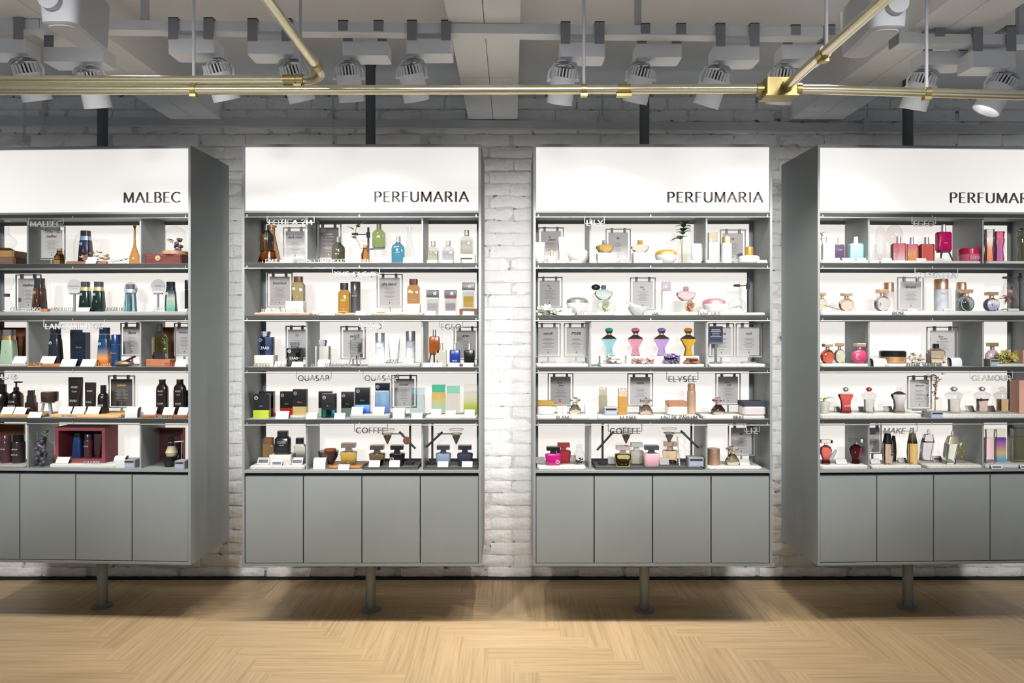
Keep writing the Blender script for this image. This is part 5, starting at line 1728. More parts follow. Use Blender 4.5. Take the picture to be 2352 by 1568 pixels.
# row 4
DUO = [('duo', )]
item(c, 4, 597, 630, 898, 'duo', ['p:c4503c', 'p:1d1d1d'], BOT, 'black bottle with red base partly behind the lime one', pb, d=.135)
item(c, 4, 584, 620, 904, 'duo', ['p:b6c63a', 'p:222325'], BOT, 'flat black bottle with lime green base', pb, d=.07, txt=[('Q', .5, .22, 'd:7fc0e0')], emb=('d:e0e0e0', -.3, .84))
item(c, 4, 645, 675, 898, 'duo', ['p:c02a20', 'p:1d1d1d'], BOT, 'flat black bottle with bright red base', pb, d=.135, txt=[('Qu', .5, .3, 'd:c8a838')], emb=('d:d8d8d8', -.3, .84))
tray(c, 4, 661, 706, .012, 's:9b9c9a', 'stone_disc', 'round grey disc under the black and gold bottle', 'disc', d0=.03, d1=.11, kind='q')
item(c, 4, 674, 706, 893, 'duo', ['m:d0b878', 'p:1f1f20'], BOT, 'flat black bottle with gold base on a grey disc', pb, d=.075, r=.0125, txt=[('Qu', .5, .35, 'd:d86a50')], emb=('d:c8c8c8', -.3, .84))
price(c, 4, 633, 662, 945, 'right of the lime based bottle', d=.02)
price(c, 4, 703, 728, 948, 'right of the round grey disc', d=.02)
item(c, 4, 733, 763, 898, 'duo', ['p:c8ccb0', 'p:1d1d1d'], BOT, 'black bottle with pale base half hidden by the teal based one', pb, d=.135)
item(c, 4, 740, 772, 903, 'duo', ['g:0e6a70', 'p:242426'], BOT, 'flat black bottle with teal glass base', pb, d=.07, txt=[('L', .5, .2, 'd:d8a068')], emb=('d:e0e0e0', -.3, .84))
price(c, 4, 768, 792, 949, 'right of the teal based bottle', d=.02)
item(c, 4, 785, 814, 899, 'duo', ['p:6f8078', 'p:1d1d1d'], BOT, 'black bottle with grey green base left of the blue based one', pb, d=.145, r=.0, txt=[('Qu', .5, .3, 'd:2f8a5a')], emb=('d:c8c8c8', -.3, .84))
tray(c, 4, 803, 894, .020, GREY, 'grey_tray', 'thick grey tray under the blue bottle', d0=.012, d1=.12)
q = .0205
item(c, 4, 817, 850, 889, 'duo', ['G:1a3fae,6aa0dc' .replace('G', 'P'), 'p:17181c'], BOT, 'flat black bottle with blue base on the thick grey tray', pb, d=.08, r=q, txt=[('Qu', .5, .3, 'd:6fb0e8')], emb=('d:c8c8c8', -.3, .86))
item(c, 4, 862, 896, 879, 'flat', ['G:2a50c0,5a94d8,6aa4e0', 'p:121622'], BOT, 'tall blue bottle with black cap on the thick grey tray', pb, d=.075, r=q, emb=('d:d8dde8', -.3, .88))
price(c, 4, 807, 833, 935, 'before the black bottle with blue base', r=q, d=.024)
price(c, 4, 857, 882, 935, 'before the tall blue bottle', r=q, d=.024)
stand(c, 4, 899, 958, 861, 937, 'quasar', 'wire card stand right of the tall blue bottle', style='side', d=.17)
leaflet(c, 4, 903, 930, 937, 'right of the thick grey tray', d=.035)
item(c, 4, 943, 976, 891, 'flat', ['g:bcdbe2', 'g:a5cfdc'], BOT, 'pale ice blue glass bottle', pb, d=.06)
price(c, 4, 945, 970, 949, 'before the pale ice blue bottle', d=.016)
tray(c, 4, 977, 1096, .013, 's:b2b0a6', 'stone_tray', 'pale grey tray under the green capped bottles', d0=.012, d1=.16)
q = .0135
item(c, 4, 992, 1024, 883, 'flat', ['G:a8d6b0,a8d89a,e8c050,e8a838', 'g:1a9a68'], BOT, 'green and yellow bottle with emerald cap', pb, d=.10, r=q)
item(c, 4, 1026, 1057, 886, 'flat', ['g:f3ebe4', 'g:5cc49a'], BOT, 'clear bottle with mint green cap', pb, d=.095, r=q)
item(c, 4, 1065, 1097, 883, 'flat', ['G:7aa818,a8c828,e0e8a0,f0f0dc', 'g:eee0d0'], BOT, 'lime to clear bottle with pale cap beside the right panel', pb, d=.10, r=q)
price(c, 4, 990, 1013, 940, 'before the green and yellow bottle', r=q, d=.04)
price(c, 4, 1023, 1046, 943, 'before the clear bottle with mint cap', r=q, d=.028)
price(c, 4, 1067, 1090, 941, 'before the lime to clear bottle', r=q, d=.035)
hang(c, 4, 681, 761, 874, 'QUASAR', 'left one of two equal hanging letter signs over black bottles', 'd:7b7c7c')
hang(c, 4, 834, 914, 874, 'QUASAR', 'right one of two equal hanging letter signs, above the tall blue bottle', 'd:858686')

# row 5
tray(c, 5, 573, 699, .017, 's:bdbbb6', 'stone_tray', 'pale stone tray under three bottles at the second cabinet\'s bottom left', d0=.012, d1=.16)
q = .0175
item(c, 5, 602, 633, 1005, 'square', ['g:4a2f14', 'd:8f5a30'], BOT, 'brown bottle with wooden cap at the second cabinet\'s bottom left', pb, d=.125, r=q)
item(c, 5, 624, 674, 1042, 'block', ['s:dcd8d0'], 'stone_block', 'cream block under the matte black bottle', 'block', d=.07, r=q)
bh = lp(2, 649, 1042, .07)[0].z - SHELF[4]
item(c, 5, 633, 667, 989, 'square', ['p:26272a', 'p:2b2c2e'], BOT, 'matte black bottle with white print on the cream block', pb, d=.07, r=bh + .0005, txt=[('COFFEE', .52, .55, 'd:c5c5c5'), ('MAN', .4, .3, 'd:c5c5c5')])
item(c, 5, 676, 702, 1005, 'square', ['G:161616,3a3a36,c8c8b8,e2e2d4', 'p:2a2624'], BOT, 'smoky clear bottle with black cap left of the divider', pb, d=.115, r=q)
price(c, 5, 591, 618, 1051, 'before the brown bottle with wooden cap', r=q, d=.06, grey=True)
price(c, 5, 623, 648, 1056, 'before the cream block', r=q, d=.022, grey=True)
price(c, 5, 670, 695, 1051, 'before the smoky clear bottle', r=q, d=.05, grey=True)
leaflet(c, 5, 721, 749, 1052, 'before the brown bowl', d=.03)
tray(c, 5, 752, 830, .012, 'w:9a6238', 'wooden_board', 'brown wooden board under the bowl and amber bottle', 'board', d0=.035, d1=.15)
item(c, 5, 731, 778, 1035, 'bowl', ['p:43342c'], 'brown_bowl', 'dark brown bowl holding an orange slice', 'bowl', d=.095, r=.0125)
zz = lp(2, 754, 1034, .095)[0].z - SHELF[4]
item(c, 5, 745, 772, 1030.5, 'cylinder', ['d:a85a30'], 'soap_disc', 'orange disc lying in the dark brown bowl', 'disc', d=.095, r=zz - .001)
item(c, 5, 782, 820, 1017, 'coffee', ['G:2a1a06,b07a18,c89028', 'p:8a7866'], BOT, 'amber square bottle with wide taupe cap on a wooden board', pb, d=.085, r=.0125)
price(c, 5, 777, 802, 1067, 'before the amber bottle with taupe cap', d=.016)


def black_tray(c, x0, x1, d0, d1, of):
    root, s = multi(c, (x0 + x1) / 2, 5, (d0 + d1) / 2, 0, 'metal_tray', of, 'tray')
    pa, _ = lp(c, x0, 760, d0); pb_, _ = lp(c, x1, 760, d0)
    lim = IW - .004
    xa, xb = max(pa.x, -lim), min(pb_.x, lim)
    hw, hd = (xb - xa) / 2, (d1 - d0) / 2
    root.matrix_world = CABM[c] @ T((xa + xb) / 2, (d0 + d1) / 2, SHELF[4])
    MB().box(-hw, hw, -hd, hd, 0, .009).build('plate', 'd:4a4b4a', root)
    mb = MB().box(-hw, hw, hd - .006, hd, .009, .020)
    mb.box(-hw, -hw + .004, -hd, hd - .006, .009, .013)
    mb.box(hw - .004, hw, -hd, hd - .006, .009, .013)
    mb.box(-hw + .004, hw - .004, -hd, -hd + .004, .009, .012)
    mb.build('rim', 'd:2b2c2d', root)


black_tray(c, 832, 960, .012, .19, 'black metal tray under two brown-black bottles in the second cabinet')
q = .0095
CAPB = 'p:5a4a40'
item(c, 5, 848, 885, 1022, 'coffee', ['G:1a120c,2a1c10,4a3414', CAPB], BOT, 'dark brown square bottle with wide brown cap', pb, d=.075, r=q)
item(c, 5, 895, 930, 1022, 'coffee', ['p:141414', 'p:1e1c1b'], BOT, 'black square bottle with wide black cap near the laboratory stand', pb, d=.075, r=q, emb=('d:d0d0d0', -.3, .35))
price(c, 5, 847, 872, 1058, 'before the dark brown square bottle', r=q, d=.03)
price(c, 5, 894, 918, 1058, 'before the black square bottle with wide cap', r=q, d=.03)
lab_stand(c, 5, 942, 974, 'laboratory stand with glass funnel and brown tag, second cabinet', d=.115, r=q,
          arms=(('swing', 942, 1016, 917, 991, 890, 996, -6, 5),))
black_tray(c, 974, 1096, .012, .19, 'black metal tray under two blue-grey bottles')
lab_stand(c, 5, 993, 973, 'laboratory stand with glass funnel right of the divider, second cabinet', d=.12, r=q,
          arms=(('swing', 993, 1014, 1016, 992, 1048, 996),))
item(c, 5, 1001, 1036, 1022, 'coffee', ['d:7d8ea3', 'p:4a4f58'], BOT, 'grey blue square bottle with wide dark cap', pb, d=.07, r=q)
item(c, 5, 1050, 1086, 1022, 'coffee', ['d:23273f', 'p:34364a'], BOT, 'navy square bottle with wide dark cap at the right end', pb, d=.07, r=q)
price(c, 5, 1005, 1029, 1060, 'before the grey blue square bottle', r=q, d=.026)
price(c, 5, 1061, 1085, 1060, 'before the navy square bottle with wide cap', r=q, d=.026)
hang(c, 5, 814, 890, 994, 'COFFEE', 'hanging letter sign left of a glass funnel in the second cabinet', 'd:5f5f5f')

# ============================================================ cabinet 3, row 1
c = 3
WG = 'd:efece8'
stand(c, 1, 1236, 1295, 522, 598, 'lily|absolu', 'wire card stand behind the white lipstick and tubes', d=.17)
item(c, 1, 1229, 1251, 556, 'tube', ['p:f3ece8', 'm:b9b4ae'], 'lotion_tube', 'short pinkish white tube at the cabinet\'s left side', 'tube', d=.07)
item(c, 1, 1258, 1277, 573, 'lipstick', ['p:efeae6', 'm:a8a8a8', 'd:d08a6a'], 'lipstick', 'open lipstick with coral tip on a white base', 'lipstick', d=.06)
item(c, 1, 1283, 1303, 544, 'tube', ['p:f4f0ec', 'm:b9b9b9'], 'lotion_tube', 'tall slim white tube with silver cap', 'tube', d=.085)
item(c, 1, 1304, 1355, 573, 'bowljar', ['p:f3ece6', 'p:f2ece8'], 'cream_jar', 'wide white cream jar with rose edge left of the divider', 'jar', d=.08)
price(c, 1, 1280, 1300, 597, 'before the tall slim white tube', d=.02)
price(c, 1, 1311, 1335, 598, 'before the wide white jar with rose edge', d=.02)
stand(c, 1, 1391, 1449, 525, 600, 'lily', 'wire card stand between two squat lily bottles', style='side', d=.17)
for (xa, xb, yt, lab) in ((1371, 1414, 582, 'white block under the amber squat bottle'), (1453, 1498, 581, 'white block under the pale gold squat bottle')):
    item(c, 1, xa, xb, yt, 'block', [WHT], 'white_block', lab, 'block', d=.075)
bh = lp(3, 1392, 582, .075)[0].z - SHELF[0]
item(c, 1, 1368, 1410, 552, 'lily', ['g:d89a38', 'm:b4b6b8'], BOT, 'amber squat bottle with silver stopper on a white block', pb, d=.075, r=bh + .0005)
item(c, 1, 1449, 1491, 552, 'lily', ['g:f0e2c0', 'm:d0a650'], BOT, 'pale gold squat bottle with gold stopper on a white block', pb, d=.075, r=bh + .0008)
letters(c, 1, 1415, 1441, 'LILY', 'grey standing word between the two white blocks', 'd:a5a29e')
price(c, 1, 1358, 1370, 596, 'at the foot of the left divider in the third cabinet', d=.03)
item(c, 1, 1504, 1555, 574, 'bowljar', ['p:d5d8da', 'm:d8ae62'], 'cream_jar', 'wide grey jar with gold lid beside the plant vase', 'jar', d=.08)
item(c, 1, 1557, 1578, 552, 'cylinder', ['t:e9e6d6'], 'glass_vase', 'square clear glass vase holding green leaves', 'vase', d=.07)
root, s = multi(3, 1567, 1, .07, .003, 'green_plant', 'dark green leafy cutting standing in the clear glass vase', 'plant')
z = lambda py: lp(3, 1567, py, .07)[0].z - SHELF[0] - .003
sprig(root, [(0, 0, 0), (.002, 0, z(560)), (.004, 0, z(535)), (.01, 0, z(512))], 16, .042, .015, 'p:3f6a2c', rs=11, up=.35, t0=.62)
sprig(root, [(0, .004, .0), (-.004, .004, z(556)), (-.012, .002, z(545))], 6, .04, .014, 'p:4a7a34', rs=5, up=.25, t0=.8)
item(c, 1, 1587, 1616, 559, 'tube', ['p:efedea', 'm:b9b9b9'], 'lotion_tube', 'wide white tube before the right divider', 'tube', d=.07)
price(c, 1, 1498, 1521, 597, 'before the wide grey jar with gold lid', d=.02)
price(c, 1, 1586, 1610, 597, 'before the wide white tube', d=.02)
price(c, 1, 1623, 1645, 597, 'before the white spray bottle with gold collar', d=.02)
item(c, 1, 1626, 1647, 534, 'squarecan', ['p:ecebe8', 'g:d8c89a'], 'spray_bottle', 'white spray bottle with clear golden cap right of the divider', 'bottle', d=.09, txt=[('Lily', .45, .55, 'd:9a958e')])
item(c, 1, 1657, 1680, 543, 'spray', ['p:f2f3f4', 'm:e0bd88'], 'spray_can', 'white spray can with gold cap before a card stand', 'can', d=.06)
stand(c, 1, 1654, 1713, 527, 601, 'lily', 'wire card stand behind the white can with gold cap', d=.17)
item(c, 1, 1696, 1745, 567, 'softring', ['p:f2efe9', 'm:e0b25a'], BOT, 'flat white bottle with gold ring cap in the corner', pb, d=.07)
price(c, 1, 1738, 1762, 597, 'at the right end of the third cabinet\'s top shelf', d=.016)
hang(c, 1, 1343, 1388, 518, 'LILY', 'short white hanging letter sign at the left divider of the third cabinet', 'd:e4e4e2')

# row 2
stand(c, 2, 1233, 1292, 636, 706, 'my|lily', 'wire card stand behind white blossoms', d=.17)
posy(c, 2, 1234, 1291, 702, ['d:f1efe9', 'd:eeede6'], 12, 11, 'white_flowers', 'white blossoms lying at the left end of the third cabinet\'s second shelf', 'flowers', d=.06, leaf='d:5f7a3c', nl=5, seed=12)
tray(c, 2, 1327, 1411, .014, WHT, 'white_tray', 'white tray under the grey lidded jar and green glass bottle', d0=.02, d1=.16)
q = .0145
item(c, 2, 1301, 1351, 683, 'bowljar', ['p:efeeec', 'm:8d8d8b'], 'cream_jar', 'white jar with dark silver lid', 'jar', d=.10, r=q)
price(c, 2, 1293, 1314, 708, 'right of the white blossoms', d=.03)
letters(c, 2, 1328, 1370, 'MY LILY', 'grey standing words before the white tray', 'd:8f8f8d', d=.006, hp=7)
root = item(c, 2, 1362, 1412, 689, 'block', ['t:d9ece6'], 'glass_cube', 'clear glass cube with white rose under the atomizer', 'cube', d=.085, r=q)
bh = lp(3, 1387, 689, .085)[0].z - SHELF[1]
hz = bh - q
root, s = multi(3, 1389, 2, .085, q + .002, 'white_rose', 'white rose inside the clear glass cube', 'rose')


def rose(root, rad, cz, mo, mi):
    for k in range(14):
        t = k / 14
        m_ = mi if t < .35 else mo
        o = link('petal', leaf_mesh(rad * .95, rad * .5, m_, -.35), root)
        o.matrix_local = T(0, 0, cz) @ RX(R(90)) @ RZ(k * 2.4) @ T(0, rad * (.05 + .35 * t), rad * (.55 - .5 * t)) @ RX(.9 - .8 * t)
    mb = MB(); mb.sphere((0, -rad * .35, cz), rad * .3, rad * .25, rad * .3, n=10, m=6); mb.build('centre', mi, root)
    mb = MB(); mb.tube([(0, rad * .25, cz), (0, rad * .3, 0)], .002, 6); mb.build('stem', 'd:7a8a5a', root)


rose(root, hz * .48, hz * .49, 'd:f0eee2', 'd:e2e0c4')
rt = item(c, 2, 1365, 1408, 655, 'lily', ['g:bfe0d4', 'm:8f9498'], 'atomizer_bottle', 'pale green squat bottle with black squeeze bulb on a glass cube', pb, d=.085, r=bh + .0005)
p0, s = lp(3, 1368, 660, .085); p1, _ = lp(3, 1386, 660, .085)
hb = lp(3, 1386, 660, .085)[0].z - SHELF[1] - bh
mb = MB(); mb.sphere((p0.x - p1.x, 0, hb), 10.5 * s, 7 * s, 7 * s, n=16, m=8); mb.build('squeeze_bulb', 'p:1e1e20', rt)
mb = MB(); mb.tube([(p0.x - p1.x + 9 * s, 0, hb), (0, 0, hb)], .0016, 6); mb.build('hose', 'm:8f9498', rt)
price(c, 2, 1412, 1432, 716, 'right of the glass cube with white rose', d=.02)
item(c, 2, 1442, 1486, 704, 'bowl', ['s:d2d3d3'], 'mortar', 'pale stone mortar holding a pestle', 'mortar', d=.07)
root, s = multi(3, 1455, 2, .07, 0, 'pestle', 'white pestle leaning in the stone mortar', 'pestle')
zz = lambda py: lp(3, 1455, py, .07)[0].z - SHELF[1]
mb = MB(); mb.tube([(14 * s, 0, zz(706)), (4 * s, 0, zz(702)), (-13 * s, 0, zz(695)), (-17 * s, 0, zz(693))], [.008, .006, .005, .003], 10); mb.build('rod', 'd:e2e2e0', root)
stand(c, 2, 1447, 1506, 637, 712, 'her|lily', 'wire card stand behind the stone mortar', d=.175)
tray(c, 2, 1512, 1759, .012, WHT, 'white_tray', 'long white tray under the pink glass bottle and round flask', d0=.012, d1=.17)
q = .0125
item(c, 2, 1520, 1540, 647, 'squarecan', ['P:e9dde2,d8ccd2,e4dade', 'g:b89ab0'], 'spray_bottle', 'slim pale pink spray bottle with purple cap', 'bottle', d=.10, r=q)
item(c, 2, 1549, 1607, 691, 'block', ['t:e6eae6'], 'glass_cube', 'wide clear glass box with a cream rose', 'cube', d=.075, r=q)
bh = lp(3, 1578, 691, .075)[0].z - SHELF[1]
root, s = multi(3, 1582, 2, .075, q + .002, 'cream_rose', 'cream and pink rose inside the wide glass box', 'rose')
rose(root, (bh - q) * .5, (bh - q) * .48, 'd:e8d6ba', 'd:d8ab9c')
item(c, 2, 1553, 1598, 658, 'lily', ['g:eab6c8', 'g:a86a78'], BOT, 'pink squat bottle on the wide glass box', pb, d=.075, r=bh + .0005)
item(c, 2, 1613, 1666, 685, 'bowljar', ['p:f1ebe9', 'm:d8a2a6'], 'cream_jar', 'white jar with metallic pink lid', 'jar', d=.085, r=q)
letters(c, 2, 1603, 1655, 'LOVE LILY', 'dark grey standing words before the pink lidded jar', 'd:7b7b79', d=.005, hp=7)
price(c, 2, 1503, 1522, 711, 'left of the slim pale pink spray bottle', d=.03, r=q)
price(c, 2, 1608, 1625, 711, 'between the wide glass box and pink lidded jar', d=.035, r=q)
price(c, 2, 1678, 1703, 710, 'before the round flask with white petals', r=q, d=.03)
lab_stand(c, 2, 1718, 626, 'laboratory stand gripping a round flask near the right panel', d=.13, r=q, base=False, arms=(('clamp', 1692, 656),))
rt = item(c, 2, 1672, 1712, 655, 'flask', ['t:e6eaea'], 'glass_flask', 'clear round flask with white petals gripped by a clamp', 'flask', d=.085, r=q)
pt = leaf_mesh(.016, .007, 'd:f0ede4')
rr = random.Random(4)
for k in range(12):
    o = link('petal', pt, rt)
    o.matrix_local = T(rr.uniform(-.018, .018), rr.uniform(-.014, .014), rr.uniform(.012, .034)) @ RZ(rr.uniform(0, 6)) @ RX(rr.uniform(-.5, .5))

# row 3
tray(c, 3, 1231, 1352, .014, WHT, 'white_tray', 'white tray under two card stands at the third cabinet\'s left', d0=.012, d1=.15)
q = .0145
stand(c, 3, 1230, 1288, 742, 820, 'neroli', 'left one of two card stands sharing a white tray', r=q, d=.10)
stand(c, 3, 1295, 1352, 742, 820, 'rose', 'right one of two card stands sharing a white tray, beside the divider', r=q, d=.10)
tray(c, 3, 1381, 1618, .013, 'd:d5d8da', 'white_tray', 'long pale tray under the four coloured amphora bottles', d0=.012, d1=.15)
q = .0135
for (xa, xb, col, knob, nm, fl) in ((1382, 1416, 'g:6fc3d2', 'p:1f9a98', 'turquoise', 0), (1442, 1477, 'g:d9688a', 'p:c86a8c', 'rose pink', 0), (1502, 1537, 'g:9a6cc8', 'p:8a62c0', 'violet', 0), (1563, 1598, 'g:d8860a', 'p:d88a10', 'amber orange', 0)):
    xm = (xa + xb) / 2
    item(c, 3, xm - 22, xm + 22, 817, 'block', [WHT], 'white_block', 'white block under the %s amphora bottle' % nm, 'block', d=.085, r=q)
    bh = lp(3, xm, 817, .085)[0].z - SHELF[2]
    item(c, 3, xa, xb, 753, 'amphora', [col, 'p:3d352f', knob, 'm:d8c9a0'], BOT, '%s amphora-shaped bottle with dark shoulder and round knob' % nm, pb, d=.085, r=bh + .0005, group='four amphora bottles')
posy(c, 3, 1386, 1426, 813, ['d:f2f0ea'], 12, 8, 'white_flowers', 'white blossoms before the turquoise amphora bottle', 'flowers', d=.032, r=q, leaf='d:5f7f3e', nl=5, seed=22, dep=.022)
posy(c, 3, 1446, 1506, 819, ['d:edc9c2', 'd:f0d4cc'], 10, 12, 'rose_petals', 'pale pink rose petals before the rose pink amphora bottle', 'petals', d=.034, r=q, seed=31, dep=.02)
posy(c, 3, 1522, 1565, 812, ['d:6a4a94', 'd:4b3270', 'd:b9a6cc'], 20, 7, 'violet_flowers', 'bunch of purple violets before the violet amphora bottle', 'flowers', d=.032, r=q, leaf='d:6f8a5a', nl=6, seed=41, dep=.022)
heap(c, 3, 1567, 1612, 821, 'w:6b3a20', 9, 'bark_heap', 'brown bark pieces before the amber orange amphora bottle', 'bark', 'bark_piece', d=.032, r=q, seed=51, flat=.22, ln=.45)
tray(c, 3, 1630, 1759, .014, WHT, 'white_tray', 'white tray under the navy notice and two card stands', d0=.012, d1=.15)
q = .0145
stand(c, 3, 1627, 1686, 742, 820, 'violeta', 'card stand behind the navy notice', r=q, d=.10)
stand(c, 3, 1690, 1750, 742, 820, 'oud', 'card stand right of the navy notice, at the right panel', r=q, d=.10)
root, s = multi(3, 1644, 3, .04, q, 'notice_stand', 'navy notice board on a dark post', 'notice')
zz = lambda py: lp(3, 1644, py, .04)[0].z - SHELF[2] - q
bd = MB().box(-16 * s, 16 * s, -.0015, .0015, zz(788), zz(749)).build('board', 'd:16233a', root)
pr = MB()
for k, (wl, py) in enumerate(((10, 756), (11, 760), (8, 765), (9, 769), (13, 772))):
    pr.box(-wl * s, wl * s, -.0019, -.0016, zz(py + (2 if k < 2 else 1)), zz(py))
pr.build('print', 'd:c8cfda', bd)
MB().box(-13 * s, 13 * s, -.004, .004, zz(790), zz(786)).build('clamp', 'd:4d5257', root)
po = MB().box(-2.6 * s, 2.6 * s, -.003, .003, 0, zz(790)); po.build('post', 'd:4d5257', root)
MB().loft([ring('r', 0, 14 * s, .022), ring('r', .006, 14 * s, .022)]).build('base', 'd:5b6064', root, True)

# row 4
stand(c, 4, 1258, 1317, 856, 933, 'elysée|blanc', 'wire card stand behind the gold lidded box jar', d=.175)
stand(c, 4, 1441, 1500, 857, 933, 'elysée', 'wire card stand behind the rose gold winged bottle', d=.175)
stand(c, 4, 1643, 1701, 856, 930, 'elysée|nuit', 'wire card stand behind the black and pink winged bottle', d=.18)
tray(c, 4, 1231, 1353, .018, WHT, 'white_tray', 'white tray under the gold lidded box jar', d0=.012, d1=.15)
q = .0185
item(c, 4, 1233, 1273, 920, 'boxjar', ['p:eae6df', 'm:d0a850'], 'cream_jar', 'white square jar with gold lid', 'jar', d=.065, r=q)
item(c, 4, 1280, 1292, 915, 'lipstick', ['p:efece6', 'm:d8b070', 'd:8a3a34'], 'lipstick', 'open gold lipstick with dark red tip', 'lipstick', d=.05, r=q)
item(c, 4, 1293, 1302, 932, 'block', ['p:f0efec'], 'lipstick_case', 'plain white lipstick case beside the gold lipstick', 'case', d=.05, r=q)
item(c, 4, 1307, 1335, 912, 'winged', ['g:ecdcae', 'g:f0e6da'], BOT, 'clear golden winged bottle on the left white tray', pb, d=.055, r=q)
letters(c, 4, 1277, 1312, 'BLANC', 'dark standing word below the gold lipstick', 'd:6b6b69', d=.005, hp=7)
leaflet(c, 4, 1344, 1371, 928, 'left of the beige spray bottle', d=.04)
tray(c, 4, 1374, 1606, .015, WHT, 'white_tray', 'long white tray under the amber and copper toiletries', d0=.012, d1=.16)
q = .0155
item(c, 4, 1376, 1394, 890, 'squarecan', ['p:cbc1a8', 'g:b8b48c'], 'spray_bottle', 'slim beige spray bottle with glassy cap', 'bottle', d=.125, r=q)
tester(c, 4, 1387, 1416, 934, 'between the beige and amber spray bottles', d=.05, r=q)
item(c, 4, 1419, 1440, 892, 'squarecan', ['g:d07a1c', 'g:d8b89a'], 'spray_bottle', 'slim amber spray bottle with glassy cap', 'bottle', d=.06, r=q)
item(c, 4, 1467, 1500, 913, 'winged', ['g:e0b490', 'g:eccab4'], BOT, 'rose gold winged bottle in the middle of the fourth shelf', pb, d=.055, r=q)
item(c, 4, 1530, 1576, 920, 'boxjar', ['p:dcd4cc', 'm:c08a68'], 'cream_jar', 'pale square jar with copper lid', 'jar', d=.065, r=q)
item(c, 4, 1578, 1598, 880, 'spray', ['p:c6a68c', 'p:b98f72'], 'spray_can', 'tall copper spray can', 'can', d=.10, r=q)
letters(c, 4, 1424, 1463, 'ELYSÉE', 'dark standing word below the amber spray bottle', 'd:565654', d=.005, hp=7)
letters(c, 4, 1517, 1603, 'EAU DE PARFUM', 'long dark standing words below the copper lidded jar', 'd:565654', d=.005, hp=7)
tray(c, 4, 1616, 1758, .016, WHT, 'white_tray', 'white tray under the black and pink winged bottle', d0=.012, d1=.16)
q = .0165
item(c, 4, 1633, 1666, 912, 'winged', ['G:f0d8a8,1a1212,241416,2a1a1c', 'g:e6a0b0'], BOT, 'black and gold winged bottle with pink cap', pb, d=.055, r=q)
item(c, 4, 1699, 1753, 920, 'boxjar', ['p:dfd5d4', 'd:2b2f3e'], 'cream_jar', 'pale square jar with navy lid', 'jar', d=.06, r=q)
letters(c, 4, 1685, 1710, 'NUIT', 'dark standing word left of the navy lidded jar', 'd:6b6b69', d=.005, hp=7)
hang(c, 4, 1531, 1603, 876, 'ELYSÉE', 'dark hanging letter sign over the tall copper spray can', 'd:565656')

# row 5
tray(c, 5, 1234, 1346, .015, 's:d9d6cf', 'stone_tray', 'cream tray under the magenta and red bottles', d0=.012, d1=.17)
q = .0155
item(c, 5, 1278, 1311, 1017, 'coffee', ['d:b02a34', 'd:b8383e'], BOT, 'matte red square bottle with wide red cap', pb, d=.115, r=q)
item(c, 5, 1252, 1289, 1025, 'coffee', ['p:a81a6e', 'p:1e1a1c'], BOT, 'glossy magenta square bottle with wide black cap', pb, d=.055, r=q, emb=('d:e8b0d0', .26, .2))
rt = item(c, 5, 1318, 1343, 1020, 'cork', ['t:e6e9e8', 't:e6e9e8'], 'glass_bottle', 'clear bottle of coffee beans left of the divider', 'bottle', d=.075, r=q)
bm = MB().sphere((0, 0, 0), .0042, .003, .0026, n=6, m=4).mesh('coffee_bean', 'd:3a2418')
rr = random.Random(8)
for k in range(26):
    o = link('coffee_bean', bm, rt)
    o.matrix_local = T(rr.uniform(-.016, .016), rr.uniform(-.016, .016), .004 + rr.uniform(0, .024)) @ RZ(rr.uniform(0, 6)) @ RX(rr.uniform(-1, 1))
price(c, 5, 1231, 1251, 1050, 'left of the glossy magenta bottle', d=.09, r=q)
price(c, 5, 1311, 1323, 1046, 'behind the bottle of coffee beans', d=.13, r=q)
black_tray(c, 1368, 1614, .012, .19, 'long black metal tray under four square bottles in the third cabinet')
q = .0095
lab_stand(c, 5, 1384, 972, 'laboratory stand with funnel at the left of the long black tray', d=.115, r=q, arms=(('swing', 1384, 1018, 1410, 990, 1438, 995),))
lab_stand(c, 5, 1588, 972, 'laboratory stand with funnel at the right of the long black tray', d=.135, r=q, arms=(('swing', 1588, 1014, 1564, 989, 1537, 994),))
item(c, 5, 1446, 1478, 1016, 'coffee', ['d:d6d2c2', 'd:d0d0ce'], BOT, 'cream square bottle with wide pale cap', pb, d=.125, r=q)
item(c, 5, 1412, 1449, 1023, 'coffee', ['g:c8aa4a', 'p:a89a96'], BOT, 'golden glass square bottle with wide mauve cap', pb, d=.055, r=q)
item(c, 5, 1477, 1515, 1022, 'coffee', ['d:d8a8b0', 'p:3e4048'], BOT, 'pale pink square bottle with wide black cap', pb, d=.055, r=q)
item(c, 5, 1522, 1556, 1014, 'coffee', ['g:e2b07a', 'p:b09a8a'], BOT, 'peach glass square bottle behind the small round flask', pb, d=.125, r=q)
price(c, 5, 1397, 1415, 1050, 'right of the left laboratory stand', d=.11, r=q)
price(c, 5, 1515, 1537, 1052, 'right of the pale pink square bottle', d=.09, r=q)
rt = item(c, 5, 1543, 1573, 1033, 'flask', ['t:e0e4e4'], 'glass_flask', 'small round flask with a glass stirring rod', 'flask', d=.045, r=q)
mb = MB(); mb.tube([(.006, 0, .004), (-.004, .004, .14)], .0032, 8); mb.build('stirring_rod', 'd:c4c8ca', rt)
tester(c, 5, 1578, 1613, 1048, 'at the right end of the long black tray', d=.06, r=q)
tray(c, 5, 1626, 1751, .013, 's:d2d0ca', 'stone_tray', 'pale tray under the copper jar and golden ball bottle', d0=.012, d1=.16)
q = .0135
item(c, 5, 1625, 1653, 1029, 'can', ['m:c8a088', 'm:c9a48e'], 'cream_jar', 'ribbed copper jar right of the divider', 'jar', d=.07, r=q)
item(c, 5, 1665, 1698, 1023, 'winged', ['g:ecd4a6', 'g:e2bc96'], BOT, 'golden rounded bottle with bow-shaped cap', pb, d=.06, r=q)
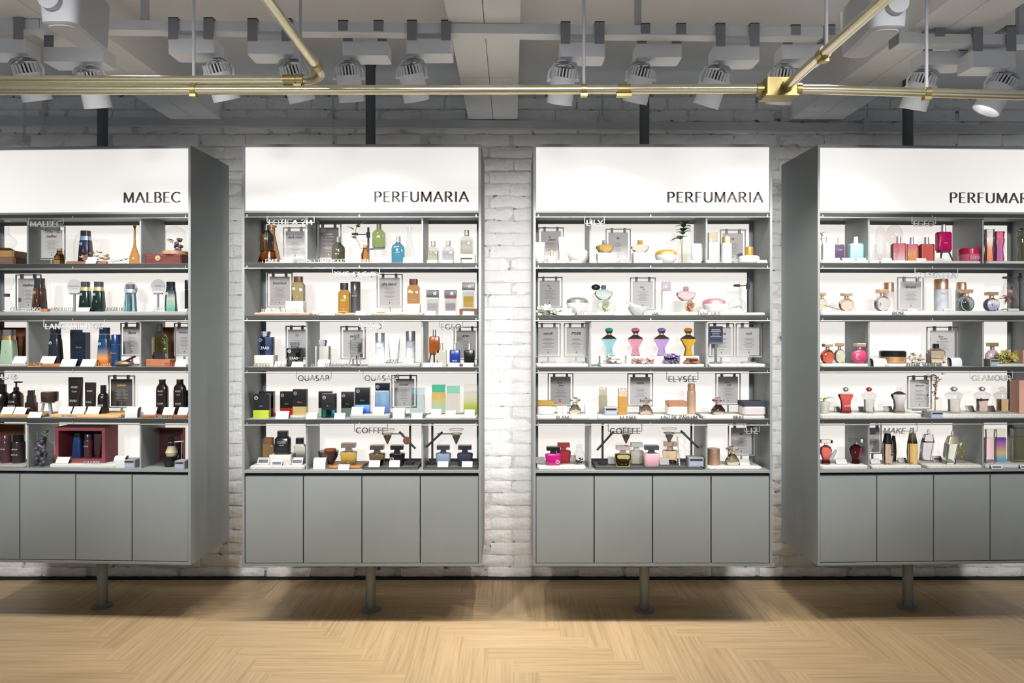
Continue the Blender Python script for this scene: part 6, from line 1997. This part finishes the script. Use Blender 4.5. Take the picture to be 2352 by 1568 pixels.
stand(c, 5, 1672, 1733, 974, 1046, 'liz', 'wire card stand in the third cabinet\'s lower right corner', d=.17)
price(c, 5, 1699, 1722, 1055, 'right of the golden rounded bottle', d=.06, r=q)
hang(c, 5, 1397, 1474, 995, 'COFFEE', 'hanging letter sign at the left funnel in the third cabinet', 'd:4f4f4f')
hang(c, 5, 1709, 1744, 995, 'LIZ', 'small hanging letter sign in the third cabinet\'s lower right corner', 'd:8f9090')

# ============================================================ cabinet 4, row 1
c = 4
tray(c, 1, 1886, 2022, .013, WHT, 'white_tray', 'white tray under the peach and light blue bottles', d0=.012, d1=.17)
q = .0135
item(c, 1, 1888, 1916, 544, 'egeo', ['P:f3e6de,f5eae4', 'p:f4f2f0'], BOT, 'creamy peach bottle with white cap at the cabinet\'s left', pb, d=.07, r=q)
item(c, 1, 1917, 1938, 546, 'egeo', ['p:54465e', 'p:eceaec'], BOT, 'purple grey bottle with white cap', pb, d=.10, r=q, txt=[('EGEO', .5, .5, 'd:b0a6bc')])
item(c, 1, 1950, 1981, 544, 'egeo', ['p:a8dbe4', 'p:f4f4f4'], BOT, 'light blue bottle with white cap by the divider', pb, d=.06, r=q)
root, s = multi(4, 1889, 1, .15, q, 'plant_sprig', 'small green sprig behind the creamy peach bottle', 'sprig')
zz = lp(4, 1889, 536, .15)[0].z - SHELF[0] - q
sprig(root, [(0, 0, 0), (0, 0, zz * .6), (-.006, 0, zz)], 8, .018, .004, 'd:9fae5a', rs=7, up=.6, t0=.7)
price(c, 1, 1906, 1929, 593, 'before the creamy peach bottle', d=.03, r=q)
price(c, 1, 1934, 1961, 593, 'before the purple grey bottle', d=.03, r=q)
price(c, 1, 1967, 1993, 593, 'before the light blue bottle', d=.03, r=q)
tray(c, 1, 2026, 2255, .013, WHT, 'white_tray', 'long white tray under the red and magenta flat bottles', d0=.012, d1=.17)
item(c, 1, 2010, 2034, 517, 'cloche', ['t:f0eeee'], 'glass_cloche', 'tall clear glass dome left of the glass bulb', 'cloche', d=.115, r=.0)
rt = item(c, 1, 2036, 2072, 517, 'flask', ['t:ecdcdc'], 'glass_bulb', 'upside-down clear glass bulb behind the red bottle', 'flask', d=.16, r=q)
p0 = lp(4, 2054, 517, .16)[0].z - SHELF[0] - q
rt.matrix_world = rt.matrix_world @ T(0, 0, p0) @ Matrix.Rotation(PI, 4, 'X')
item(c, 1, 2000, 2021, 563, 'erlen', ['t:eceaea'], 'glass_flask', 'small clear conical flask at the cabinet\'s left divider', 'flask', d=.05)
item(c, 1, 2048, 2080, 543, 'egeo', ['G:e8c0c0,d86a74,c83a48', 'm:c9cace'], BOT, 'coral red to clear flat bottle, leftmost of the red row', pb, d=.07, r=q)
item(c, 1, 2081, 2107, 545, 'egeo', ['G:e0602a,d8703a,c83a5a', 'm:c9cace'], BOT, 'orange red flat bottle, second of the red row', pb, d=.085, r=q)
item(c, 1, 2112, 2144, 545, 'egeo', ['g:c02a26', 'm:c9cace'], BOT, 'deep red flat bottle, third of the red row', pb, d=.07, r=q)
zt = tripod(c, 1, 2152, 2182, 577, 'dark stool under the magenta flat bottle', .09, q, 'd:454340')
item(c, 1, 2151, 2183, 516, 'egeo', ['p:b80f5a', 'm:e4e4e6'], BOT, 'magenta flat bottle raised on a dark stool', pb, d=.09, r=zt + .0005, txt=[('CHOC', .3, .3, 'd:ecb8cc')])
price(c, 1, 2026, 2048, 593, 'left of the coral red flat bottle', d=.03, r=q)
price(c, 1, 2104, 2127, 593, 'before the orange red flat bottle', d=.026, r=q)
price(c, 1, 2146, 2168, 593, 'before the dark stool', d=.03, r=q)
item(c, 1, 2203, 2246, 571, 'jar', ['p:dc6a8c', 'p:b02244'], 'cream_jar', 'flat pink jar with crimson lid at the right divider', 'jar', d=.055, r=q, txt=[('EGEO', .25, .5, 'd:f0c4d0')])
tray(c, 1, 2268, 2420, .013, WHT, 'white_tray', 'white tray at the right picture edge of the top shelf', d0=.012, d1=.16)
item(c, 1, 2261, 2282, 527, 'curvy', ['G:d8482a,e06a48,f0d8d0', 'g:dcdcd8'], BOT, 'tall orange curvy bottle with clear cap', pb, d=.075, r=q)
item(c, 1, 2282, 2305, 532, 'curvy', ['G:a03a8a,a83a82,b83a6a', 'g:d83a62'], BOT, 'tall magenta curvy bottle with pink cap', pb, d=.075, r=q)
item(c, 1, 2338, 2368, 525, 'curvy', ['g:cbb878', 'g:e8dcb8'], BOT, 'pale gold curvy bottle cut by the right picture edge', pb, d=.075, r=q)
hang(c, 1, 2094, 2148, 519, 'EGEO', 'hanging letter sign over the red flat bottles', 'd:b4b6b7')

# row 2
tray(c, 2, 1886, 2420, .020, 'd:d8d8d4', 'shelf_slab', 'long pale slab on the second shelf of the rightmost cabinet', d0=.012, d1=.17)
q = .0205
item(c, 2, 1876, 1900, 672, 'ball', ['g:f0d8b8', 'm:d8b48a'], BOT, 'pale peach round bottle half hidden by the left side panel', pb, d=.10, r=q)
root, s = multi(4, 1912, 2, .055, q, 'rosemary_sprig', 'green needle sprig lying before the peach round bottle', 'sprig')
sprig(root, [(-.035, 0, .026), (0, 0, .016), (.04, 0, .004)], 18, .016, .0028, 'd:8f9a55', rs=9, up=.4, t0=0)
item(c, 2, 1926, 1962, 673, 'ball', ['g:f0c8a4', 'm:dcb898'], BOT, 'peach round bottle with bar-shaped gold cap', pb, d=.065, r=q)
item(c, 2, 2031, 2052, 649, 'can', ['p:eae0da', 'm:cfa388'], 'spray_can', 'white can with copper cap behind the lilac round bottle', 'can', d=.12, r=q)
item(c, 2, 2007, 2045, 665, 'ball', ['g:eadfe6', 'm:dcb898'], BOT, 'clear lilac round bottle with gold cap', pb, d=.07, r=q, emb=('d:7a6a88', -.3, .32))
stand(c, 2, 2061, 2122, 638, 714, 'floratta', 'wire card stand in the middle of the rightmost cabinet\'s second shelf', d=.13, r=q)
item(c, 2, 2147, 2176, 641, 'can', ['p:dfe4ea', 'm:d2a68c'], 'spray_can', 'wide white can with copper cap right of the card stand', 'can', d=.09, r=q, txt=[('FLOR', .55, .5, 'd:a890a8')])
item(c, 2, 2196, 2220, 648, 'spray', ['p:e4e7ea', 'm:dcae98'], 'spray_can', 'white can with domed copper cap behind the blue round bottle', 'can', d=.135, r=q)
item(c, 2, 2201, 2238, 665, 'ball', ['G:a8ccd8,b4d4dc,e8e0e4,ece6e6', 'm:dcb898'], BOT, 'pale blue and clear round bottle with gold cap', pb, d=.07, r=q)
item(c, 2, 2258, 2296, 671, 'ball', ['G:5a62a0,6a70a8,d8d4e0,ece8ea', 'm:d8b494'], BOT, 'navy and clear round bottle with gold cap', pb, d=.065, r=q, emb=('d:c8cce8', -.2, .3))
lab_stand(c, 2, 2343, 627, 'laboratory stand holding a conical flask of pink petals', d=.12, r=q, arms=(('clamp', 2310, 638),))
rt = item(c, 2, 2296, 2336, 635, 'erlen', ['t:f0e0dc'], 'glass_flask', 'conical flask of pink petals hung in a laboratory clamp', 'flask', d=.10, r=q + .042)
pt = leaf_mesh(.024, .011, 'd:f4cfc8')
rr = random.Random(14)
for k in range(16):
    o = link('petal', pt, rt)
    zz = rr.uniform(.004, .07)
    o.matrix_local = T(rr.uniform(-.02, .02) * (1 - zz * 8), rr.uniform(-.015, .015), zz) @ RZ(rr.uniform(0, 6)) @ RX(rr.uniform(-.8, .8))
root, s = multi(4, 2318, 2, .05, q, 'rosemary_sprig', 'dark green needle sprig lying at the right picture edge', 'sprig')
sprig(root, [(-.06, 0, .004), (0, 0, .01), (.07, 0, .024)], 22, .026, .0026, 'd:6f8a62', rs=19, up=.35, t0=0)
letters(c, 2, 2051, 2079, 'ROSE', 'dark standing word before the middle card stand', 'd:7b7b79', d=.004, r=.0, hp=7)
price(c, 2, 1888, 1910, 709, 'at the left end of the rightmost cabinet\'s second shelf', d=.03, r=q)
price(c, 2, 1964, 1988, 709, 'right of the peach round bottle', d=.03, r=q)
price(c, 2, 2084, 2107, 711, 'before the middle card stand', d=.026, r=q)
price(c, 2, 2166, 2190, 711, 'right of the wide white can', d=.026, r=q)
price(c, 2, 2314, 2340, 709, 'before the dark green needle sprig', d=.02, r=q)
hang(c, 2, 2101, 2199, 638, 'FLORATTA', 'pale hanging letter sign over the wide white can', 'd:c0c2c3', True)

# row 3
tray(c, 3, 1886, 1999, .014, WHT, 'white_tray', 'white tray under the red and pink round bottles', d0=.012, d1=.16)
q = .0145
item(c, 3, 1884, 1917, 789, 'ball', ['g:c8301c', 'm:dcc2a8'], BOT, 'red patterned round bottle at the cabinet\'s left', pb, d=.06, r=q)
item(c, 3, 1914, 1942, 788, 'ball', ['G:d8dc8a,e4e8c0,ece8dc', 'm:dcc2a0'], BOT, 'clear yellowish round bottle behind the red patterned one', pb, d=.12, r=q)
item(c, 3, 1956, 1993, 788, 'ball', ['p:c0486a', 'm:dcc2b0'], BOT, 'dusky pink round bottle before the divider', pb, d=.035, r=q, emb=('d:e0a8b8', -.25, .3))
leaflet(c, 3, 2003, 2034, 823, 'right of the dusky pink round bottle', d=.04)
tray(c, 3, 2038, 2180, .014, WHT, 'white_tray', 'white tray under the copper jar with black lid', d0=.012, d1=.16)
item(c, 3, 2022, 2078, 805, 'jar', ['m:d8a878', 'p:1a1818'], 'cream_jar', 'copper jar with black lid', 'jar', d=.09, r=q)
posy(c, 3, 2079, 2122, 810, ['d:cdb8a8', 'd:b8a090', 'd:dccfc0'], 24, 5, 'dried_flowers', 'small pale dried flowers right of the copper jar', 'dried flowers', d=.06, r=q, leaf='d:8a9a58', nl=5, seed=61)
item(c, 3, 2131, 2167, 789, 'apoth', ['g:efc79a', 'p:1a1a22'], BOT, 'peach rounded bottle with black cap before a card stand', pb, d=.055, r=q)
letters(c, 3, 2082, 2167, 'FLEUR SUPRÊME', 'dark standing words before the peach bottle with black cap', 'd:6b6b69', d=.005, hp=7)
stand(c, 3, 2128, 2200, 750, 826, 'fleur|suprême', 'wire card stand behind the peach bottle with black cap', d=.16)
leaflet(c, 3, 2182, 2206, 821, 'right of the peach bottle with black cap', d=.035)
tester(c, 3, 2264, 2284, 824, 'right of the divider below the pale pink round bottle', d=.045)
tray(c, 3, 2287, 2420, .012, WHT, 'white_tray', 'white tray under yellow flowers', d0=.012, d1=.16)
item(c, 3, 2262, 2296, 787, 'ball', ['p:ecd0d6', 'm:c8a488'], BOT, 'pale pink round bottle beside yellow flowers', pb, d=.12)
posy(c, 3, 2284, 2346, 804, ['d:f2e890', 'd:f6f0b8', 'd:ecde70'], 22, 9, 'yellow_flowers', 'yellow blossoms lying right of the pale pink round bottle', 'flowers', d=.055, r=.0125, leaf='d:a8b04a', nl=6, seed=71)
item(c, 3, 2339, 2378, 804, 'block', ['d:eab8a6'], 'perfume_box', 'salmon pink box beside the yellow flowers', 'box', d=.10, r=.0125)

# row 4
tray(c, 4, 1886, 2118, .020, 's:d4d0c8', 'stone_tray', 'cream slab under the red, clear and black hourglass bottles', d0=.012, d1=.17)
q = .0205
item(c, 4, 1878, 1906, 922, 'pot', [WHT], 'plant_pot', 'white plant pot partly behind the left side panel', 'pot', d=.06, r=q)
root, s = multi(4, 1893, 4, .06, q + .055, 'spider_plant', 'thin-leaved green plant in the white pot', 'plant')
mb = MB(); mb.tube([(0, 0, 0), (0, 0, .012)], .006, 8); mb.build('crown', 'd:8fae4a', root)
for k, (a, L) in enumerate(((-1.3, .075), (-1.0, .06), (-.5, .05), (.6, .045), (1.2, .05), (2.5, .05))):
    o = link('leaf', leaf_mesh(L, .0035, 'd:9fb355', .45), root)
    o.matrix_local = T(0, 0, .006) @ RZ(a) @ RX(.55)
HG = [('red', 1925, 1960, ['G:6a1014,b01a1e,c8241e', 't:e0e0e0', 'm:c8cacc'], 'deep red hourglass bottle', ('elf', .3, .45, 'd:e8c8c8')),
      ('clear', 1978, 2014, ['L:f0ece6', 't:e8dcd8', 'p:a8322c'], 'clear hourglass bottle with red neck', None),
      ('black', 2046, 2083, ['G:6a5a56,9a9090,c8c4c2', 'p:3a3a3e', 't:d8d8dc'], 'smoky patterned hourglass bottle with black collar', None)]
for _, xa, xb, cols, lab, tx in HG:
    item(c, 4, xa, xb, 889, 'hourglass', cols, BOT, lab, pb, d=.065, r=q, txt=[tx] if tx else None, group='hourglass bottles')
stand(c, 4, 2084, 2140, 863, 940, 'glamour', 'wire card stand left of the dried flower vase', style='side', d=.15, r=q)
item(c, 4, 2134, 2160, 912, 'cylinder', ['t:f0eee8'], 'glass_vase', 'clear glass tube vase of dried flowers', 'vase', d=.10)
root, s = multi(4, 2147, 4, .10, .004, 'dried_flowers', 'tall dried pale flowers standing in the glass tube vase', 'dried flowers')
zt = lp(4, 2147, 858, .10)[0].z - SHELF[3] - .004
rr = random.Random(17)
bl = blossom_mesh(.0085, 'd:b8a49a', 5)
bl2 = blossom_mesh(.0085, 'd:8a746c', 5)
for k in range(26):
    t = rr.uniform(.35, 1)
    sp = .008 + .028 * (t - .3)
    o = link('blossom', bl if k % 3 else bl2, root)
    o.matrix_local = T(rr.uniform(-sp, sp) + (.012 * (t - .4)), rr.uniform(-sp, sp) * .5, zt * t) @ RZ(rr.uniform(0, 6)) @ RX(rr.uniform(-1.3, .4))
for k in range(5):
    mb = MB(); mb.tube([(rr.uniform(-.004, .004), 0, 0), (rr.uniform(-.006, .006), 0, zt * .4), (rr.uniform(-.022, .03), rr.uniform(-.01, .01), zt * .95)], .001, 5); mb.build('stem', 'd:7a6a4a', root)
for k in range(3):
    o = link('leaf', leaf_mesh(.04, .009, 'd:a8b078'), root)
    o.matrix_local = T(-.012, -.005, zt * (.82 + .06 * k)) @ RZ(1.2 + .3 * k) @ RX(.4)
tester(c, 4, 2129, 2158, 944, 'between the two slabs of hourglass bottles', d=.045)
tray(c, 4, 2164, 2420, .018, 's:d8d5cd', 'stone_tray', 'cream slab under the peach and pink hourglass bottles', d0=.012, d1=.17)
q = .0185
item(c, 4, 2170, 2212, 888, 'hourglass', ['L:f0dccf', 't:e6e0dc', 'm:b9bcc0'], BOT, 'clear peach hourglass bottle right of the vase', pb, d=.065, r=q, group='hourglass bottles')
rt = item(c, 4, 2236, 2275, 888, 'hourglass', ['L:ecc0a8', 't:e4dcdc', 'm:b9bcc0'], BOT, 'pale pink hourglass bottle with a black bow', pb, d=.075, r=q, group='hourglass bottles')
mb = MB(); mb.tube([(-.027, -.002, .062), (-.020, -.012, .062), (0, -.0175, .062), (.020, -.012, .062), (.027, -.002, .062)], .004, 8); mb.sphere((-.017, -.017, .062), .008, .003, .008); mb.build('bow', 'd:241e20', rt)
item(c, 4, 2282, 2323, 888, 'hourglass', ['L:dca466', 't:e6dcd8', 't:e0d4d4'], BOT, 'peach gold hourglass bottle right of the bow bottle', pb, d=.075, r=q, group='hourglass bottles')
item(c, 4, 2329, 2372, 872, 'block', ['d:eab4a0'], 'perfume_box', 'tall salmon box cut by the right picture edge', 'box', d=.08, r=q)
price(c, 4, 1917, 1930, 934, 'left of the deep red hourglass bottle', d=.12, r=.0205)
price(c, 4, 1973, 1988, 934, 'behind the clear hourglass bottle with red neck', d=.125, r=.0205)
price(c, 4, 2031, 2050, 933, 'left of the smoky patterned hourglass bottle', d=.12, r=.0205)
price(c, 4, 2220, 2238, 932, 'left of the bow bottle', d=.125, r=q)
price(c, 4, 2268, 2286, 932, 'between the bow bottle and the peach gold bottle', d=.13, r=q)
hang(c, 4, 2228, 2325, 874, 'GLAMOUR', 'pale hanging letter sign over the pink hourglass bottles', 'd:c9caca')

# row 5
tray(c, 5, 1886, 1996, .017, WHT, 'white_tray', 'white tray under the red urn-shaped bottles', d0=.012, d1=.17)
q = .0175
item(c, 5, 1882, 1911, 1009, 'urn', ['G:5a0c10,c8302c,d83a34', 'g:e8e4e2'], BOT, 'bright red urn-shaped bottle with clear cap', pb, d=.06, r=q)
item(c, 5, 1950, 1980, 1007, 'urn', ['g:5a0a10', 'g:e4e0de'], BOT, 'dark red urn-shaped bottle with clear cap', pb, d=.065, r=q)
root, s = multi(4, 1912, 5, .10, q, 'white_pestle', 'white ceramic pestle leaning beside the bright red urn bottle', 'pestle')
mb = MB(); mb.tube([(-.012, 0, .009), (-.004, 0, .022), (.014, 0, .05), (.02, 0, .058)], [.012, .010, .0065, .004], 12); mb.build('rod', 'd:e6e4e0', root)
price(c, 5, 1920, 1945, 1054, 'between the two red urn-shaped bottles', d=.055, r=q)
stand(c, 5, 1982, 2025, 974, 1042, 'make', 'wire card stand half hidden by the left divider, bottom row', d=.17)
tray(c, 5, 2004, 2118, .015, 's:d6d3cd', 'stone_tray', 'cream tray under the slim pinkish and amber bottles', d0=.012, d1=.14)
q = .0155
item(c, 5, 2046, 2059, 1000, 'slim', [BLK, BLK], BOT, 'thin black bottle behind the pinkish slim bottle', pb, d=.12, r=q)
item(c, 5, 2026, 2051, 994, 'slim', ['g:b88a74', 'p:1e1c1c'], BOT, 'slim pinkish brown bottle with black cap', pb, d=.05, r=q)
item(c, 5, 2083, 2108, 993, 'slim', ['g:c8903a', 'P:16161a,6a6248'], BOT, 'slim amber bottle with dark cap', pb, d=.055, r=q)
price(c, 5, 2000, 2022, 1054, 'left of the slim pinkish brown bottle', d=.06, r=q)
price(c, 5, 2063, 2083, 1052, 'between the two slim bottles', d=.09, r=q)
tray(c, 5, 2132, 2258, .015, 's:d2cfc8', 'stone_tray', 'cream tray under the leaning pale yellow bottle', d0=.012, d1=.15)
item(c, 5, 2110, 2146, 985, 'slant', ['g:ddd8e2', 'g:c8c8cc'], BOT, 'leaning clear lilac bottle with ring top', pb, d=.145)
item(c, 5, 2164, 2202, 990, 'slant', ['g:e6e6d0', 'm:c4c0a8'], BOT, 'leaning pale yellow bottle with metal shoulder', pb, d=.06, r=q)
rt = item(c, 5, 2186, 2224, 996, 'erlen', ['t:e8e8e4'], 'glass_flask', 'clear conical flask of small yellow flowers', 'flask', d=.095, r=q)
rr = random.Random(23)
by = blossom_mesh(.0075, 'd:d8c030', 5)
for k in range(20):
    zz = rr.uniform(.006, .085)
    o = link('blossom', by, rt)
    o.matrix_local = T(rr.uniform(-.026, .026) * (1 - zz * 7.5), rr.uniform(-.018, .018) * (1 - zz * 7.5), zz) @ RZ(rr.uniform(0, 6)) @ RX(rr.uniform(-1, 1))
price(c, 5, 2143, 2164, 1048, 'behind the leaning pale yellow bottle', d=.11, r=q, grey=True)
tray(c, 5, 2264, 2420, .016, WHT, 'white_tray', 'white tray under the pink and rainbow bottles', d0=.012, d1=.16)
q = .0165
item(c, 5, 2262, 2284, 985, 'flat', ['g:f0b4c4', 'g:f0e4d4'], BOT, 'pink glass bottle right of the divider', pb, d=.06, r=q)
item(c, 5, 2285, 2309, 985, 'flat', ['P:5a9ac0,c8b87a,b87a9a,6a4aa0', 'g:ecdcc0'], BOT, 'rainbow coloured bottle with gold cap', pb, d=.09, r=q)
item(c, 5, 2323, 2362, 983, 'flat', ['g:e8d890', 'g:f0e6cc'], BOT, 'golden glitter bottle cut by the right picture edge', pb, d=.08, r=q)
price(c, 5, 2276, 2302, 1067, 'before the pink glass bottle', d=.002, grey=True)
price(c, 5, 2343, 2366, 1067, 'before the golden glitter bottle', d=.002, grey=True)
hang(c, 5, 2024, 2106, 995, 'MAKE B.', 'slanted hanging letter sign over the slim bottles', 'd:7a7b7c', slant=.2)
